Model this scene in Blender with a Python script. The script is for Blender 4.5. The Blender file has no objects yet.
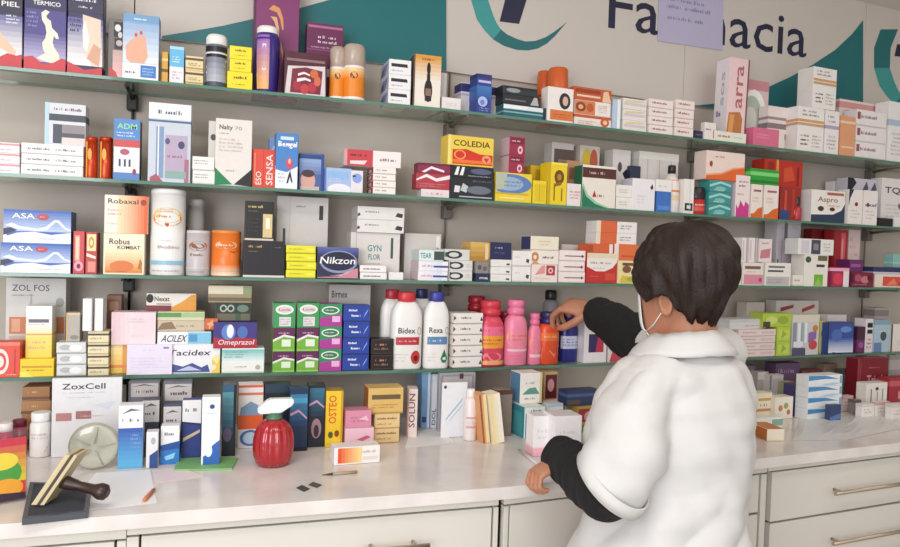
import bpy, bmesh, math, random
from mathutils import Vector, Matrix
random.seed(7)
scn = bpy.context.scene
COL = scn.collection
# ------------------------------------------------------------------ place
SC = 1.15
FPX = 720.0
YAW, PITCH, ROLL, KINK = 0.3083, -0.0289, 0.0319, 0.10
ZCOUNTER = 0.90
ZC = ZCOUNTER + 0.45 * SC
CAM = Vector((0, 0, ZC))
_cy, _sn = math.cos(YAW), math.sin(YAW)
FW = Vector((_sn * math.cos(PITCH), _cy * math.cos(PITCH), math.sin(PITCH)))
_R0 = Vector((_cy, -_sn, 0)); _U0 = _R0.cross(FW)
RT = _R0 * math.cos(ROLL) + _U0 * math.sin(ROLL)
UP = _U0 * math.cos(ROLL) - _R0 * math.sin(ROLL)
D = 1.72 * SC                      # camera to the shelf fronts
SHZ = {k: ZC + SC * h for k, h in {1: .354, 2: .133, 3: -.0753, 4: -.2972}.items()}
SHELF_D = 0.175                    # shelf depth
WALL = 0.19                        # wall plane behind the shelf fronts
CF = (1.2801 - 1.72) * SC          # counter front edge, relative to the shelf fronts
def ray(px, py):
    return FW + RT * ((px - 450) / FPX) - UP * ((py - 273.5) / FPX)
_r = ray(443, 200); XJ = _r.x / _r.y * D
JO = Vector((XJ, D, 0))            # where the two runs of shelving meet
SEG = {'L': (Vector((1, 0, 0)), Vector((0, 1, 0)), 0.0),
       'R': (Vector((math.cos(KINK), math.sin(KINK), 0)), Vector((-math.sin(KINK), math.cos(KINK), 0)), KINK)}
def segof(px): return 'R' if px > 443 else 'L'
def hit(px, py, off, s=None):
    """point of the plane OFF behind the shelf fronts that lies at a photo pixel -> (t along the run, z)"""
    u, n, a = SEG[s or segof(px)]
    r = ray(px, py)
    k = (off + JO.dot(n)) / r.dot(n)
    P = CAM + r * k
    return (P - JO).dot(u), P.z
def hitz(px, py, z, s=None):
    r = ray(px, py); P = CAM + r * ((z - ZC) / r.z)
    u, n, a = SEG[s or segof(px)]
    return (P - JO).dot(u), (P - JO).dot(n)
def pt(t, off, z, s):
    u, n, a = SEG[s]
    P = JO + u * t + n * off
    return Vector((P.x, P.y, z))
def proj(P):
    v = P - CAM; d = v.dot(FW)
    return 450 + FPX * v.dot(RT) / d, 273.5 - FPX * v.dot(UP) / d
LINE = {1: [(0, 68.5), (60, 73.5), (130, 80), (220, 89), (330, 99), (440, 108.5), (560, 121), (665, 133), (780, 149), (900, 166)],
        2: [(0, 175.5), (130, 182.5), (220, 186.5), (410, 196.5), (640, 210.8), (760, 219), (900, 227.5)],
        3: [(0, 273), (210, 277.5), (400, 281), (520, 284), (650, 287), (735, 288), (900, 289.5)],
        4: [(0, 377.5), (200, 375), (400, 373), (520, 370), (640, 366), (750, 357.5), (900, 351)]}
def line(k, px):
    L = LINE[k]
    for (a, b), (c, d) in zip(L, L[1:]):
        if px <= c or (c, d) == L[-1]:
            return b + (d - b) * (px - a) / (c - a)
def dy(k, px):
    """how far the straight shelf lies from the lens-bent one of the photo, in pixels"""
    if k == 0: return 0.0
    s = segof(px); t, _ = hit(px, line(k, px), 0, s)
    return proj(pt(t, 0, SHZ[k], s))[1] - line(k, px)
# ------------------------------------------------------------------ colours
PAL = dict(W='f1eeea', K='1d1b1f', N='262a58', R='c9352e', O='e6762a', Y='f1d51d', G='4f9d3d', T='1c7a78', B='2f5cae', LB='93bade',
           P='e79fb0', M='b13b72', V='6c2f6e', C='efe1c2', GR='98959a', LG='cdc9c6', D='6d3d26', MR='6e1f30', S='e3b295', TL='8ecbc6',
           DG='5a595f', LV='d5cde0', PK='f0cfd2', A='d99a3a', BK='0e0d0f', DR='8e1c22', BL='1f3d9a', CR='f6ecd8', LGN='a8c94a', DB='1e2236')
def lin(h):
    h = PAL.get(h, h)
    c = [int(h[i:i + 2], 16) / 255 for i in (0, 2, 4)]
    return [x / 12.92 if x <= .04045 else ((x + .055) / 1.055) ** 2.4 for x in c]
MATS = {}
def mat(h, rough=0.42, name=None, metal=0.0, var=0.05, scale=60, trans=0, coat=0.0, sss=0, bump=0, bscale=200):
    key = (PAL.get(h, h), rough, metal, var, scale, trans, coat, sss, bump, bscale)
    if key in MATS: return MATS[key]
    m = bpy.data.materials.new(name or 'print_' + PAL.get(h, h)); m.use_nodes = True
    nt = m.node_tree; b = nt.nodes['Principled BSDF']
    c = lin(h)
    b.inputs['Roughness'].default_value = rough
    b.inputs['Metallic'].default_value = metal
    b.inputs['Transmission Weight'].default_value = trans
    b.inputs['Coat Weight'].default_value = coat
    if sss:
        b.inputs['Subsurface Weight'].default_value = sss
        b.inputs['Subsurface Radius'].default_value = (.012, .005, .003)
    tc = nt.nodes.new('ShaderNodeTexCoord')
    nz = nt.nodes.new('ShaderNodeTexNoise'); nz.inputs['Scale'].default_value = scale; nz.inputs['Detail'].default_value = 3
    nt.links.new(tc.outputs['Object'], nz.inputs['Vector'])
    mx = nt.nodes.new('ShaderNodeMix'); mx.data_type = 'RGBA'
    mx.inputs[6].default_value = [x * (1 - var) for x in c] + [1]
    mx.inputs[7].default_value = [min(1, x * (1 + var)) for x in c] + [1]
    nt.links.new(nz.outputs['Fac'], mx.inputs[0]); nt.links.new(mx.outputs[2], b.inputs['Base Color'])
    if bump:
        n2 = nt.nodes.new('ShaderNodeTexNoise'); n2.inputs['Scale'].default_value = bscale; n2.inputs['Detail'].default_value = 4
        nt.links.new(tc.outputs['Object'], n2.inputs['Vector'])
        bp = nt.nodes.new('ShaderNodeBump'); bp.inputs['Strength'].default_value = bump; bp.inputs['Distance'].default_value = .004
        nt.links.new(n2.outputs['Fac'], bp.inputs['Height']); nt.links.new(bp.outputs[0], b.inputs['Normal'])
    MATS[key] = m
    return m
def glass_mat(name, tint, edge=False, gloss=0.12, alpha=0.0):
    m = bpy.data.materials.new(name); m.use_nodes = True; nt = m.node_tree
    nt.nodes.remove(nt.nodes['Principled BSDF']); out = nt.nodes['Material Output']
    tr = nt.nodes.new('ShaderNodeBsdfTransparent'); tr.inputs[0].default_value = lin(tint) + [1]
    gl = nt.nodes.new('ShaderNodeBsdfGlossy'); gl.inputs['Roughness'].default_value = .06
    gl.inputs[0].default_value = (.9, .95, .92, 1)
    fr = nt.nodes.new('ShaderNodeFresnel'); fr.inputs[0].default_value = 1.5
    mx = nt.nodes.new('ShaderNodeMixShader')
    ge = nt.nodes.new('ShaderNodeNewGeometry'); mu = nt.nodes.new('ShaderNodeMath'); mu.operation = 'MULTIPLY_ADD'; mu.inputs[1].default_value = -1; mu.inputs[2].default_value = 1
    m3 = nt.nodes.new('ShaderNodeMath'); m3.operation = 'MULTIPLY'
    nt.links.new(ge.outputs['Backfacing'], mu.inputs[0]); nt.links.new(mu.outputs[0], m3.inputs[0]); nt.links.new(fr.outputs[0], m3.inputs[1])   # reflects on the outside only
    nt.links.new(m3.outputs[0], mx.inputs[0]); nt.links.new(tr.outputs[0], mx.inputs[1]); nt.links.new(gl.outputs[0], mx.inputs[2])
    last = mx
    if alpha:
        df = nt.nodes.new('ShaderNodeBsdfDiffuse'); df.inputs[0].default_value = lin(tint) + [1]
        m2 = nt.nodes.new('ShaderNodeMixShader'); m2.inputs[0].default_value = alpha
        nt.links.new(mx.outputs[0], m2.inputs[1]); nt.links.new(df.outputs[0], m2.inputs[2]); last = m2
    nt.links.new(last.outputs[0], out.inputs[0])
    return m
# ------------------------------------------------------------------ meshes
class MB:
    """collects shapes and links them as ONE mesh object"""
    def __init__(s): s.bm = bmesh.new(); s.mats = []
    def mi(s, m):
        if isinstance(m, str): m = mat(m)
        if m not in s.mats: s.mats.append(m)
        return s.mats.index(m)
    def face(s, pts, m, smooth=False):
        vs = [s.bm.verts.new(p) for p in pts]
        try: f = s.bm.faces.new(vs)
        except ValueError: return None
        f.material_index = s.mi(m); f.smooth = smooth
        return f
    def box(s, x0, x1, y0, y1, z0, z1, m, bev=0.0, side=None, top=None, M=None):
        b = bmesh.new(); bmesh.ops.create_cube(b, size=1)
        for v in b.verts:
            v.co = Vector((x0 + (v.co.x + .5) * (x1 - x0), y0 + (v.co.y + .5) * (y1 - y0), z0 + (v.co.z + .5) * (z1 - z0)))
        a, c, d = s.mi(m), s.mi(side or m), s.mi(top or m)
        for f in b.faces:
            n = f.normal; f.material_index = c if abs(n.x) > .5 else d if abs(n.z) > .5 else a
        if bev: bmesh.ops.bevel(b, geom=list(b.edges), offset=bev, segments=2, affect='EDGES', profile=.6)
        if M: bmesh.ops.transform(b, matrix=M, verts=b.verts)
        s.merge(b)
    def merge(s, b):
        me = bpy.data.meshes.new('t'); b.to_mesh(me); b.free(); s.bm.from_mesh(me); bpy.data.meshes.remove(me)
    def lathe(s, prof, m, seg=24, ry=1.0, cx=0, cy=0, closed=True, ribs=0, ribamp=0, M=None, mfun=None, power=2.0):
        rings = []; b = s.bm; X = s.mi(m)
        for r, z in prof:
            ring = []
            for i in range(seg):
                a = 2 * math.pi * i / seg
                rr = r * (1 + (ribamp * abs(math.cos(ribs * a / 2)) - ribamp * .5 if ribs else 0))
                ca, sa = math.cos(a), math.sin(a)
                if power != 2.0:
                    k = (abs(ca) ** power + abs(sa) ** power) ** (-1 / power); ca *= k; sa *= k
                p = Vector((cx + rr * ca, cy + rr * ry * sa, z))
                if M: p = M @ p
                ring.append(b.verts.new(p))
            rings.append((ring, z))
        for (A, za), (B, zb) in zip(rings, rings[1:]):
            mi = s.mi(mfun((za + zb) / 2)) if mfun else X
            for i in range(seg):
                j = (i + 1) % seg
                f = b.faces.new((A[i], A[j], B[j], B[i])); f.smooth = True; f.material_index = mi
        if closed:
            f = b.faces.new(rings[0][0][::-1]); f.material_index = s.mi(mfun(rings[0][1])) if mfun else X
            f = b.faces.new(rings[-1][0]); f.material_index = s.mi(mfun(rings[-1][1])) if mfun else X
    def tube(s, pts, r, m, seg=10, cap=True):
        pts = [Vector(p) for p in pts]; rs = r if isinstance(r, (list, tuple)) else [r] * len(pts)
        X = s.mi(m); rings = []; ref = None
        for i, p in enumerate(pts):
            d = (pts[min(i + 1, len(pts) - 1)] - pts[max(i - 1, 0)]).normalized()
            if ref is None: ref = Vector((0, 0, 1)) if abs(d.z) < .9 else Vector((1, 0, 0))
            a = d.cross(ref).normalized(); c = a.cross(d).normalized(); ref = c
            rings.append([s.bm.verts.new(p + (a * math.cos(2 * math.pi * k / seg) + c * math.sin(2 * math.pi * k / seg)) * rs[i]) for k in range(seg)])
        for A, B in zip(rings, rings[1:]):
            for k in range(seg):
                j = (k + 1) % seg; f = s.bm.faces.new((A[k], A[j], B[j], B[k])); f.smooth = True; f.material_index = X
        if cap:
            for rg in (rings[0][::-1], rings[-1]):
                f = s.bm.faces.new(rg); f.material_index = X
    def art(s, ops, fmap, aspect):
        """printed artwork; fmap(u, v, layer) gives the place on the surface, aspect = width / height"""
        f0 = fmap
        def fmap(u, v, L): return f0(min(1, max(0, u)), min(1, max(0, v)), L)   # print stays on its face
        for L, op in enumerate(ops):
            k = op[0]
            if k == 'r': _, a, b, c, d, col = op; s.grid(fmap, a, b, c, d, L, col)
            elif k == 'g':
                _, a, b, c, d, c0, c1, n = op
                x, y = lin(c0), lin(c1)
                for i in range(n):
                    f = i / (n - 1); q = [x[j] + (y[j] - x[j]) * f for j in range(3)]
                    hx = ''.join('%02x' % round(255 * (12.92 * v if v <= .0031308 else 1.055 * v ** (1 / 2.4) - .055)) for v in q)
                    s.grid(fmap, a, b + (d - b) * i / n, c, b + (d - b) * (i + 1) / n, L, hx)
            elif k == 'h':                                        # gradient across
                _, a, b, c, d, c0, c1, n = op
                x, y = lin(c0), lin(c1)
                for i in range(n):
                    f = i / (n - 1); q = [x[j] + (y[j] - x[j]) * f for j in range(3)]
                    hx = ''.join('%02x' % round(255 * (12.92 * v if v <= .0031308 else 1.055 * v ** (1 / 2.4) - .055)) for v in q)
                    s.grid(fmap, a + (c - a) * i / n, b, a + (c - a) * (i + 1) / n, d, L, hx)
            elif k == 'p': s.face([fmap(u, v, L) for u, v in op[1]], op[2])
            elif k == 'e':
                _, cu, cv, ru, rv, col = op[:6]
                s.face([fmap(cu + ru * math.cos(2 * math.pi * i / 20), cv + rv * math.sin(2 * math.pi * i / 20), L) for i in range(20)], col)
            elif k == 'o':                                        # ring
                _, cu, cv, ru, rv, th, col = op
                for i in range(24):
                    a, b = 2 * math.pi * i / 24, 2 * math.pi * (i + 1) / 24
                    q = [(1, a), (1, b), (1 - th, b), (1 - th, a)]
                    s.face([fmap(cu + ru * w * math.cos(x), cv + rv * w * math.sin(x), L) for w, x in q], col)
            elif k == 'l':                                        # unreadably small print, as lines
                _, a, b, c, d, n, col = op
                rnd = random.Random(int(a * 999 + b * 77 + n))
                for i in range(n):
                    y = b + (d - b) * (i + .25) / n
                    x1 = a + (c - a) * rnd.uniform(.7, 1); lh = (d - b) / n * .55; lw = lh / aspect * .62; x = a
                    if (x1 - a) / lw > 34: lw = (x1 - a) / 34
                    while x < x1:
                        if rnd.random() < .14: x += lw * .8; continue
                        hh = lh * rnd.choice((.68, .68, .7, 1)); ww = lw * rnd.choice((.75, .6, .8, .3))
                        s.face([fmap(x, y, L), fmap(x + ww, y, L), fmap(x + ww, y + hh, L), fmap(x, y + hh, L)], col); x += lw
            elif k == 't':                                        # u, v of the baseline start, width and cap height as fractions
                _, u, v, w, h, txt, col = op[:7]
                V, T, tw, th = text2d(txt)
                sh = op[7] if len(op) > 7 else 0
                vert = len(op) > 8 and op[8]
                for tri in T:
                    P = []
                    for i in tri:
                        x, y = V[i][0] / tw, V[i][1] / th
                        x += sh * y * h / max(w, .01) / max(aspect, .01)
                        P.append(fmap(u - y * w, v + x * h, L) if vert else fmap(u + x * w, v + y * h, L))
                    s.face(P, col)
    def grid(s, fmap, a, b, c, d, L, col):
        n = s.gridn
        for i in range(n):
            x0, x1 = a + (c - a) * i / n, a + (c - a) * (i + 1) / n
            s.face([fmap(x0, b, L), fmap(x1, b, L), fmap(x1, d, L), fmap(x0, d, L)], col, n > 1)
    gridn = 1
    def build(s, name, parent=None, weld=False):
        if weld: bmesh.ops.remove_doubles(s.bm, verts=s.bm.verts, dist=1e-5)
        me = bpy.data.meshes.new(name); s.bm.to_mesh(me); s.bm.free()
        for m in s.mats: me.materials.append(m)
        return link(name, me, parent)
def link(name, me, parent=None):
    o = bpy.data.objects.new(name, me); COL.objects.link(o)
    if parent: o.parent = parent
    return o
def empty(name, loc=(0, 0, 0), rz=0):
    o = bpy.data.objects.new(name, None); COL.objects.link(o); o.location = loc; o.rotation_euler = (0, 0, rz); o.empty_display_size = .05
    return o
USED = {}
def tag(o, label, cat, group=None):
    o['label'] = label; o['category'] = cat
    if group: o['group'] = group
    USED.setdefault(label, []).append(o.name)
    return o
def struct(o): o['kind'] = 'structure'; return o
_TX = {}
def text2d(txt, bold=.012):
    if txt in _TX: return _TX[txt]
    c = bpy.data.curves.new('t', 'FONT'); c.body = txt; c.size = 1; c.resolution_u = 2; c.offset = bold
    o = bpy.data.objects.new('t', c); COL.objects.link(o)
    dg = bpy.context.evaluated_depsgraph_get(); me = o.evaluated_get(dg).to_mesh()
    V = [(v.co.x, v.co.y) for v in me.vertices]; me.calc_loop_triangles(); T = [tuple(t.vertices) for t in me.loop_triangles]
    x0 = min(v[0] for v in V); V = [(a - x0, b) for a, b in V]
    tw = max(v[0] for v in V); th = 0.73
    o.evaluated_get(dg).to_mesh_clear(); bpy.data.objects.remove(o); bpy.data.curves.remove(c)
    _TX[txt] = (V, T, tw, th)
    return _TX[txt]
def dup(o, loc=None):
    c = o.copy(); COL.objects.link(c)
    for ch in o.children:
        k = ch.copy(); COL.objects.link(k); k.parent = c
        for g in ch.children:
            q = g.copy(); COL.objects.link(q); q.parent = k
    if loc is not None: c.location = loc
    return c
# ------------------------------------------------------------------ goods
SH = 1                              # shelf being filled; 0 = counter
class Rec: pass
def spot(x0, x1, yt, off, on, yb, h=None, s=None):
    """pixel box of a front face -> run, centre t, width, base z, height, off"""
    xm = (x0 + x1) / 2; s = s or segof(xm)
    if on is not None: zb = on.top + .0004
    elif SH == 0: zb = ZCOUNTER + .0006
    else: zb = SHZ[SH] + .0045
    if SH == 0 and on is None and yb is not None: off = hitz(xm, yb, zb, s)[1]
    if off is None: off = on.off if on is not None else .012
    dd = dy(SH, min(899, max(0, xm)))
    zt = hit(xm, yt + dd, off, s)[1] if h is None else zb + h
    tm = hit(xm, yt + dd, off, s)[0]
    yb_ = proj(pt(tm, off, zb, s))[1]; ym = (yt + dd + yb_) / 2
    t0, t1 = hit(x0, ym, off, s)[0], hit(x1, ym, off, s)[0]
    return s, (t0 + t1) / 2, (t1 - t0), zb, max(zt - zb, .006), off
def B(x0, x1, yt, label, c='W', art=(), off=None, d=.055, on=None, yb=None, side=None, top=None, name='medicine_box', cat='box',
      group=None, rz=0, tilt=0, sart=None, rough=.42, h=None, s=None):
    s, t, w, z, hh, off = spot(x0, x1, yt, off, on, yb, h, s)
    w *= .985
    d = min(d, max(.012, SHELF_D - .002 - off)) if SH else d
    m = MB()
    mc = mat(c, rough) if isinstance(c, str) else c
    m.box(-w / 2, w / 2, -d / 2, d / 2, 0, hh, mc, bev=min(.0012, w * .08, hh * .08), side=mat(side, rough) if side else None, top=mat(top, rough) if top else None)
    e = .00035
    if art: m.art(art, lambda u, v, L: (-w / 2 + u * w, -d / 2 - e * (1 + .4 * L), v * hh), w / hh)
    wrap = [o for o in art if o[0] in 'rg' and o[1] <= 0 and o[3] >= 1] if sart is None else sart
    if wrap and not side:
        m.art(wrap, lambda u, v, L: (-w / 2 - e * (1 + .4 * L), d / 2 - u * d, v * hh), d / hh)
        m.art(wrap, lambda u, v, L: (w / 2 + e * (1 + .4 * L), -d / 2 + u * d, v * hh), d / hh)
    elif sart:
        m.art(sart, lambda u, v, L: (-w / 2 - e * (1 + .4 * L), d / 2 - u * d, v * hh), d / hh)
    o = m.build(name)
    o.location = pt(t, off + d / 2, z, s)
    o.rotation_euler = (0, tilt, SEG[s][2] + rz)
    tag(o, label, cat, group)
    r = Rec(); r.o = o; r.top = z + hh; r.off = off; r.s = s; r.t = t; r.w = w; r.h = hh; r.d = d; r.z = z
    return r
POS = {2: ['bottom', 'top'], 3: ['bottom', 'middle', 'top'], 4: ['lowest', 'second lowest', 'second highest', 'highest'],
       5: ['lowest', 'second lowest', 'middle', 'second highest', 'highest']}
NUM = {2: 'two', 3: 'three', 4: 'four', 5: 'five'}
def ST(x0, x1, yt, n, desc, c='W', art=(), group=None, jit=.0015, **k):
    """a stack of n equal cartons, top of the topmost at yt; each is a thing"""
    on = k.get('on')
    s, t, w, z, hh, off = spot(x0, x1, yt, k.get('off'), on, k.get('yb'), None, k.get('s'))
    each = hh / n - .0005
    k['h'] = each; k.pop('on', None)
    first = B(x0, x1, yt, f'{POS[n][0]} of {NUM[n]} {desc}', c, art, group=group or f'stack of {desc}', on=on, **k)
    out = [first]; r0 = first
    for i in range(1, n):
        o = dup(first.o); q = Rec(); q.__dict__.update(r0.__dict__)
        q.z = r0.z + i * (each + .0004); q.top = q.z + each; q.o = o
        o.location = pt(r0.t + random.uniform(-jit, jit), r0.off + r0.d / 2 + random.uniform(0, jit), q.z, r0.s)
        o['label'] = f'{POS[n][i]} of {NUM[n]} {desc}'
        USED.setdefault(o['label'], []).append(o.name)
        out.append(q)
    return out
def L(x0, x1, yt, label, prof, body='W', cap='W', zc=.8, capprof=None, art=(), lz=None, off=None, on=None, yb=None, ry=1.0, name='bottle', cat='bottle',
      group=None, span=150, rough=.3, mfun=None, power=2.0, s=None, capname='cap', capribs=0, labelcol=None, collar=None):
    """a bottle, can or jar turned from a profile (r 0..1 of the half width, z 0..1 of the height); cap above zc is a part"""
    s, t, w, z, hh, off = spot(x0, x1, yt, off, on, yb, None, s)
    R = w / 2 * .98
    root = empty(name)
    m = MB()
    P = [(r * R, q * hh) for r, q in prof]
    m.lathe(P, mat(body, rough) if isinstance(body, str) else body, ry=ry, power=power, seg=28, mfun=(lambda zz: mat(mfun(zz / hh), rough)) if mfun else None)
    m.build('body', root)
    if capprof:
        m = MB(); m.lathe([(r * R, q * hh) for r, q in capprof], mat(cap, .35) if isinstance(cap, str) else cap, ry=1.0 if ry > .75 else ry * 1.25, seg=28, ribs=capribs, ribamp=.06 if capribs else 0)
        m.build(capname, root)
    if collar:
        m = MB(); m.lathe([(r * R, q * hh) for r, q in collar[0]], mat(collar[1], .35), ry=1.0 if ry > .75 else ry * 1.25, seg=24); m.build('collar', root)
    if art:
        z0, z1 = lz
        def rad(zz):
            for (r0, a), (r1, b) in zip(P, P[1:]):
                if a <= zz <= b and b > a: return r0 + (r1 - r0) * (zz - a) / (b - a)
            return R
        sp = math.radians(span)
        def fm(u, v, Ly):
            zz = (z0 + (z1 - z0) * v) * hh; a = -math.pi / 2 + (u - .5) * sp
            ca, sa = math.cos(a), math.sin(a); k = 1
            if power != 2.0: k = (abs(ca) ** power + abs(sa) ** power) ** (-1 / power)
            r = rad(zz) * k + .0006 * (1 + .35 * Ly)
            return (r * ca, r * sa * ry - .0002, zz)
        m = MB(); m.gridn = 10; m.art(list(art), fm, 1.2 * R * sp / ((z1 - z0) * hh)); m.build('label_sticker', root)
    root.location = pt(t, off + R * ry, z, s); root.rotation_euler = (0, 0, SEG[s][2])
    tag(root, label, cat, group)
    r = Rec(); r.o = root; r.top = z + hh; r.off = off; r.s = s; r.t = t; r.w = w; r.h = hh; r.d = 2 * R * ry; r.z = z
    return r
CAN = [(.9, 0), (1, .015), (1, .98), (.9, 1)]
# ------------------------------------------------------------------ camera, world, lamps
cd = bpy.data.cameras.new('camera'); cam = bpy.data.objects.new('camera', cd); COL.objects.link(cam)
cd.sensor_width = 36; cd.lens = FPX / 900 * 36; cd.clip_start = .02; cd.clip_end = 60
cam.matrix_world = Matrix(((RT.x, UP.x, -FW.x, CAM.x), (RT.y, UP.y, -FW.y, CAM.y), (RT.z, UP.z, -FW.z, CAM.z), (0, 0, 0, 1)))
scn.camera = cam
w = bpy.data.worlds.new('world'); scn.world = w; w.use_nodes = True
bg = w.node_tree.nodes['Background']; bg.inputs[0].default_value = (.93, .96, 1, 1); bg.inputs[1].default_value = 1.22
scn.view_settings.view_transform = 'Standard'; scn.view_settings.look = 'None'; scn.view_settings.gamma = 1; scn.view_settings.exposure = -0.27
scn.view_settings.use_curve_mapping = False
scn.cycles.max_bounces = 8; scn.cycles.transparent_max_bounces = 24
def lamp(name, loc, rot, sx, sy, power, col):
    l = bpy.data.lights.new(name, 'AREA'); l.shape = 'RECTANGLE'; l.size = sx; l.size_y = sy; l.energy = power; l.color = col
    o = bpy.data.objects.new(name, l); COL.objects.link(o); o.location = loc; o.rotation_euler = rot; return o
lamp('ceiling_lamp', (-.3, .35, 2.62), (0, 0, 0), 1.2, .3, 20, (1, .97, .93))
lamp('ceiling_lamp', (1.9, .7, 2.62), (0, 0, 0), 1.2, .3, 10, (1, .9, .76))
lamp('daylight_window', (-1.5, -1.3, 1.7), Vector((1.9, 3.0, -.5)).to_track_quat('-Z', 'Y').to_euler(), 1.6, 1.8, 75, (.96, .97, 1))
# ------------------------------------------------------------------ the room
def slab(name, pts, z0, z1, m, parent=None):
    b = MB(); lo = [(p.x, p.y, z0) for p in pts]; hi = [(p.x, p.y, z1) for p in pts]
    b.face(lo[::-1], m); b.face(hi, m)
    for i in range(len(pts)):
        j = (i + 1) % len(pts); b.face([lo[i], lo[j], hi[j], hi[i]], m)
    return b.build(name, parent, weld=True)
def P(t, off, s): return pt(t, off, 0, s)
wallm = mat('c0b6ab', .75, 'wall_paint', var=.04, scale=4)
TL_, TR_ = -1.28, 2.75             # ends of the two runs
tk = math.tan(KINK / 2)
struct(slab('wall_back_left', [P(TL_, WALL, 'L'), P(-WALL * tk, WALL, 'L'), P(-WALL * tk, WALL + .1, 'L'), P(TL_, WALL + .1, 'L')], 0, 2.7, wallm))
struct(slab('wall_back_right', [P(WALL * tk, WALL, 'R'), P(TR_, WALL, 'R'), P(TR_, WALL + .1, 'R'), P(WALL * tk - .02, WALL + .1, 'R')], 0, 2.7, wallm))
flo = MB(); flo.box(-3, 5, -4, 3.2, -.1, 0, mat('b8b2a8', .35, 'floor_tile', var=.1, scale=3)); struct(flo.build('floor'))
cei = MB(); cei.box(-3, 5, -1.2, 3.2, 2.7, 2.8, mat('dcd8d2', .8, 'ceiling_paint')); struct(cei.build('ceiling'))
wl = MB(); wl.box(-1.9, -1.8, .6, 2.6, 0, 2.7, wallm); struct(wl.build('wall_left'))
wr = MB(); wr.box(3.6, 3.7, -1.2, 3.0, 0, 2.7, wallm); struct(wr.build('wall_right'))
# ------------------------------------------------------------------ glass shelves on uprights
pane = glass_mat('shelf_glass', 'eef2ef', alpha=.05)
edge = mat('527d69', .15, 'glass_edge', coat=.5)
WHICH = {1: 'topmost', 2: 'second', 3: 'third', 4: 'lowest'}
for k in (1, 2, 3, 4):
    for s, a, b, lab in (('L', TL_ + .02, 0, 'left of'), ('R', 0, TR_ - .03, 'right of')):
        sg = -1 if s == 'L' else 1
        pts = [P(a, 0, s), P(b, 0, s), P(b, SHELF_D, s), P(a, SHELF_D, s)]
        if s == 'L': pts[2] = P(-SHELF_D * tk, SHELF_D, s)
        else: pts[3] = P(SHELF_D * tk, SHELF_D, s)
        m = MB(); z0, z1 = SHZ[k] - .004, SHZ[k] + .004
        lo = [(p.x, p.y, z0) for p in pts]; hi = [(p.x, p.y, z1) for p in pts]
        m.face(lo[::-1], pane); m.face(hi, pane)
        for i in range(4):
            j = (i + 1) % 4; m.face([lo[i], lo[j], hi[j], hi[i]], edge)
        o = m.build('glass_shelf', weld=True)
        tag(o, f'{WHICH[k]} green-edged glass shelf of the run {lab} the dark upright in mid picture', 'shelf', 'glass shelves on the wall')
blackm = mat('191718', .4, 'black_metal', metal=.3)
greym = mat('7a736d', .5, 'dark_grey_metal', metal=.3)
zsign = hit(448, 71.5, WALL - .013, 'R')[1] - .002
for px, py, s, m, lab, desc in ((131, 200, 'L', blackm, 'black', 'at the left'), (444, 150, 'R', greym, 'dark grey', 'in mid picture'),
                          (690, 190, 'R', greym, 'dark grey', 'behind the woman'), (868, 190, 'R', greym, 'dark grey', 'at the right edge')):
    t = hit(px, py, WALL - .012, s)[0]
    if px == 444: t += .012
    b = MB(); b.tube([pt(t, WALL - .010, ZCOUNTER + .01, s), pt(t, WALL - .010, 2.66 if px == 131 else zsign, s)], .0035 if px == 131 else .003, m, 10)
    o = b.build('shelf_upright'); tag(o, f'thin {lab} upright rod carrying shelves {desc}', 'upright', 'uprights that carry the shelves')
    for k in (1, 2, 3, 4):
        r = empty('shelf_bracket', pt(t, WALL, SHZ[k], s), SEG[s][2])
        tag(r, f'{lab} bracket under the {WHICH[k]} glass shelf {desc}', 'bracket', 'brackets under the glass shelves')
        c = MB(); c.box(-.014, .014, -.034, -.002, -.048, -.006, m, bev=.004); c.build('clamp', r)
        c = MB(); c.tube([(0, -.03, -.016), (0, -.09, -.010), (0, -.165, -.0095)], [.006, .005, .004], m, 8); c.build('arm', r)
# ------------------------------------------------------------------ pharmacy sign
sg = empty('pharmacy_sign', pt(0, WALL, 2.1, 'L'))
tag(sg, 'long pharmacy sign board with dark lettering, teal swooshes and crescent logos, above the top shelf', 'sign')
SIGN = WALL - .013
boardm = mat('cfc6be', .5, 'sign_board', var=.015, scale=5)
zb = hit(448, 71.5, SIGN, 'R')[1]
inv = None
def sgp(px, py, e, s): t, z = hit(px, py, SIGN, s); return pt(t, SIGN - e, z, s) - sg.location
teal = mat('1a6c70', .45, 'sign_teal', var=.03); navy = mat('1f2140', .45, 'sign_navy'); teal2 = mat('3d9a98', .45, 'sign_light_teal')
for a, b, s in ((TL_ + .05, -.003, 'L'), (.012, hit(684.5, 60, SIGN, 'R')[0] - .001, 'R'), (hit(684.5, 60, SIGN, 'R')[0] + .001, hit(864, 60, SIGN, 'R')[0] - .001, 'R'), (hit(864, 60, SIGN, 'R')[0] + .001, TR_ - .05, 'R')):
    m = MB()
    pts = [pt(a, SIGN, 0, s), pt(b, SIGN, 0, s), pt(b, WALL - .001, 0, s), pt(a, WALL - .001, 0, s)]
    lo = [Vector((p.x, p.y, zb)) - sg.location for p in pts]; hi = [Vector((p.x, p.y, 2.5)) - sg.location for p in pts]
    m.face(lo[::-1], boardm); m.face(hi, boardm)
    for i in range(4): j = (i + 1) % 4; m.face([lo[i], lo[j], hi[j], hi[i]], boardm)
    m.build('sign_panel', sg, weld=True)
E_ = .0008
def clipz(p): p.z = max(p.z, zb - sg.location.z + .0005); return p
m = MB()
up = [(162, 36), (190, 31.5), (222, 26), (262, 17), (300, 8), (340, -3), (446, -40)]
for (a, b), (c, d) in zip(up, up[1:]):
    bot = lambda x: 36 + (x - 162) * (71.5 - 36) / (446 - 162) + 6
    m.face([clipz(sgp(a, bot(a), E_, 'L')), clipz(sgp(c, bot(c), E_, 'L')), sgp(c, d, E_, 'L'), sgp(a, b, E_, 'L')], teal)
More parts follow.
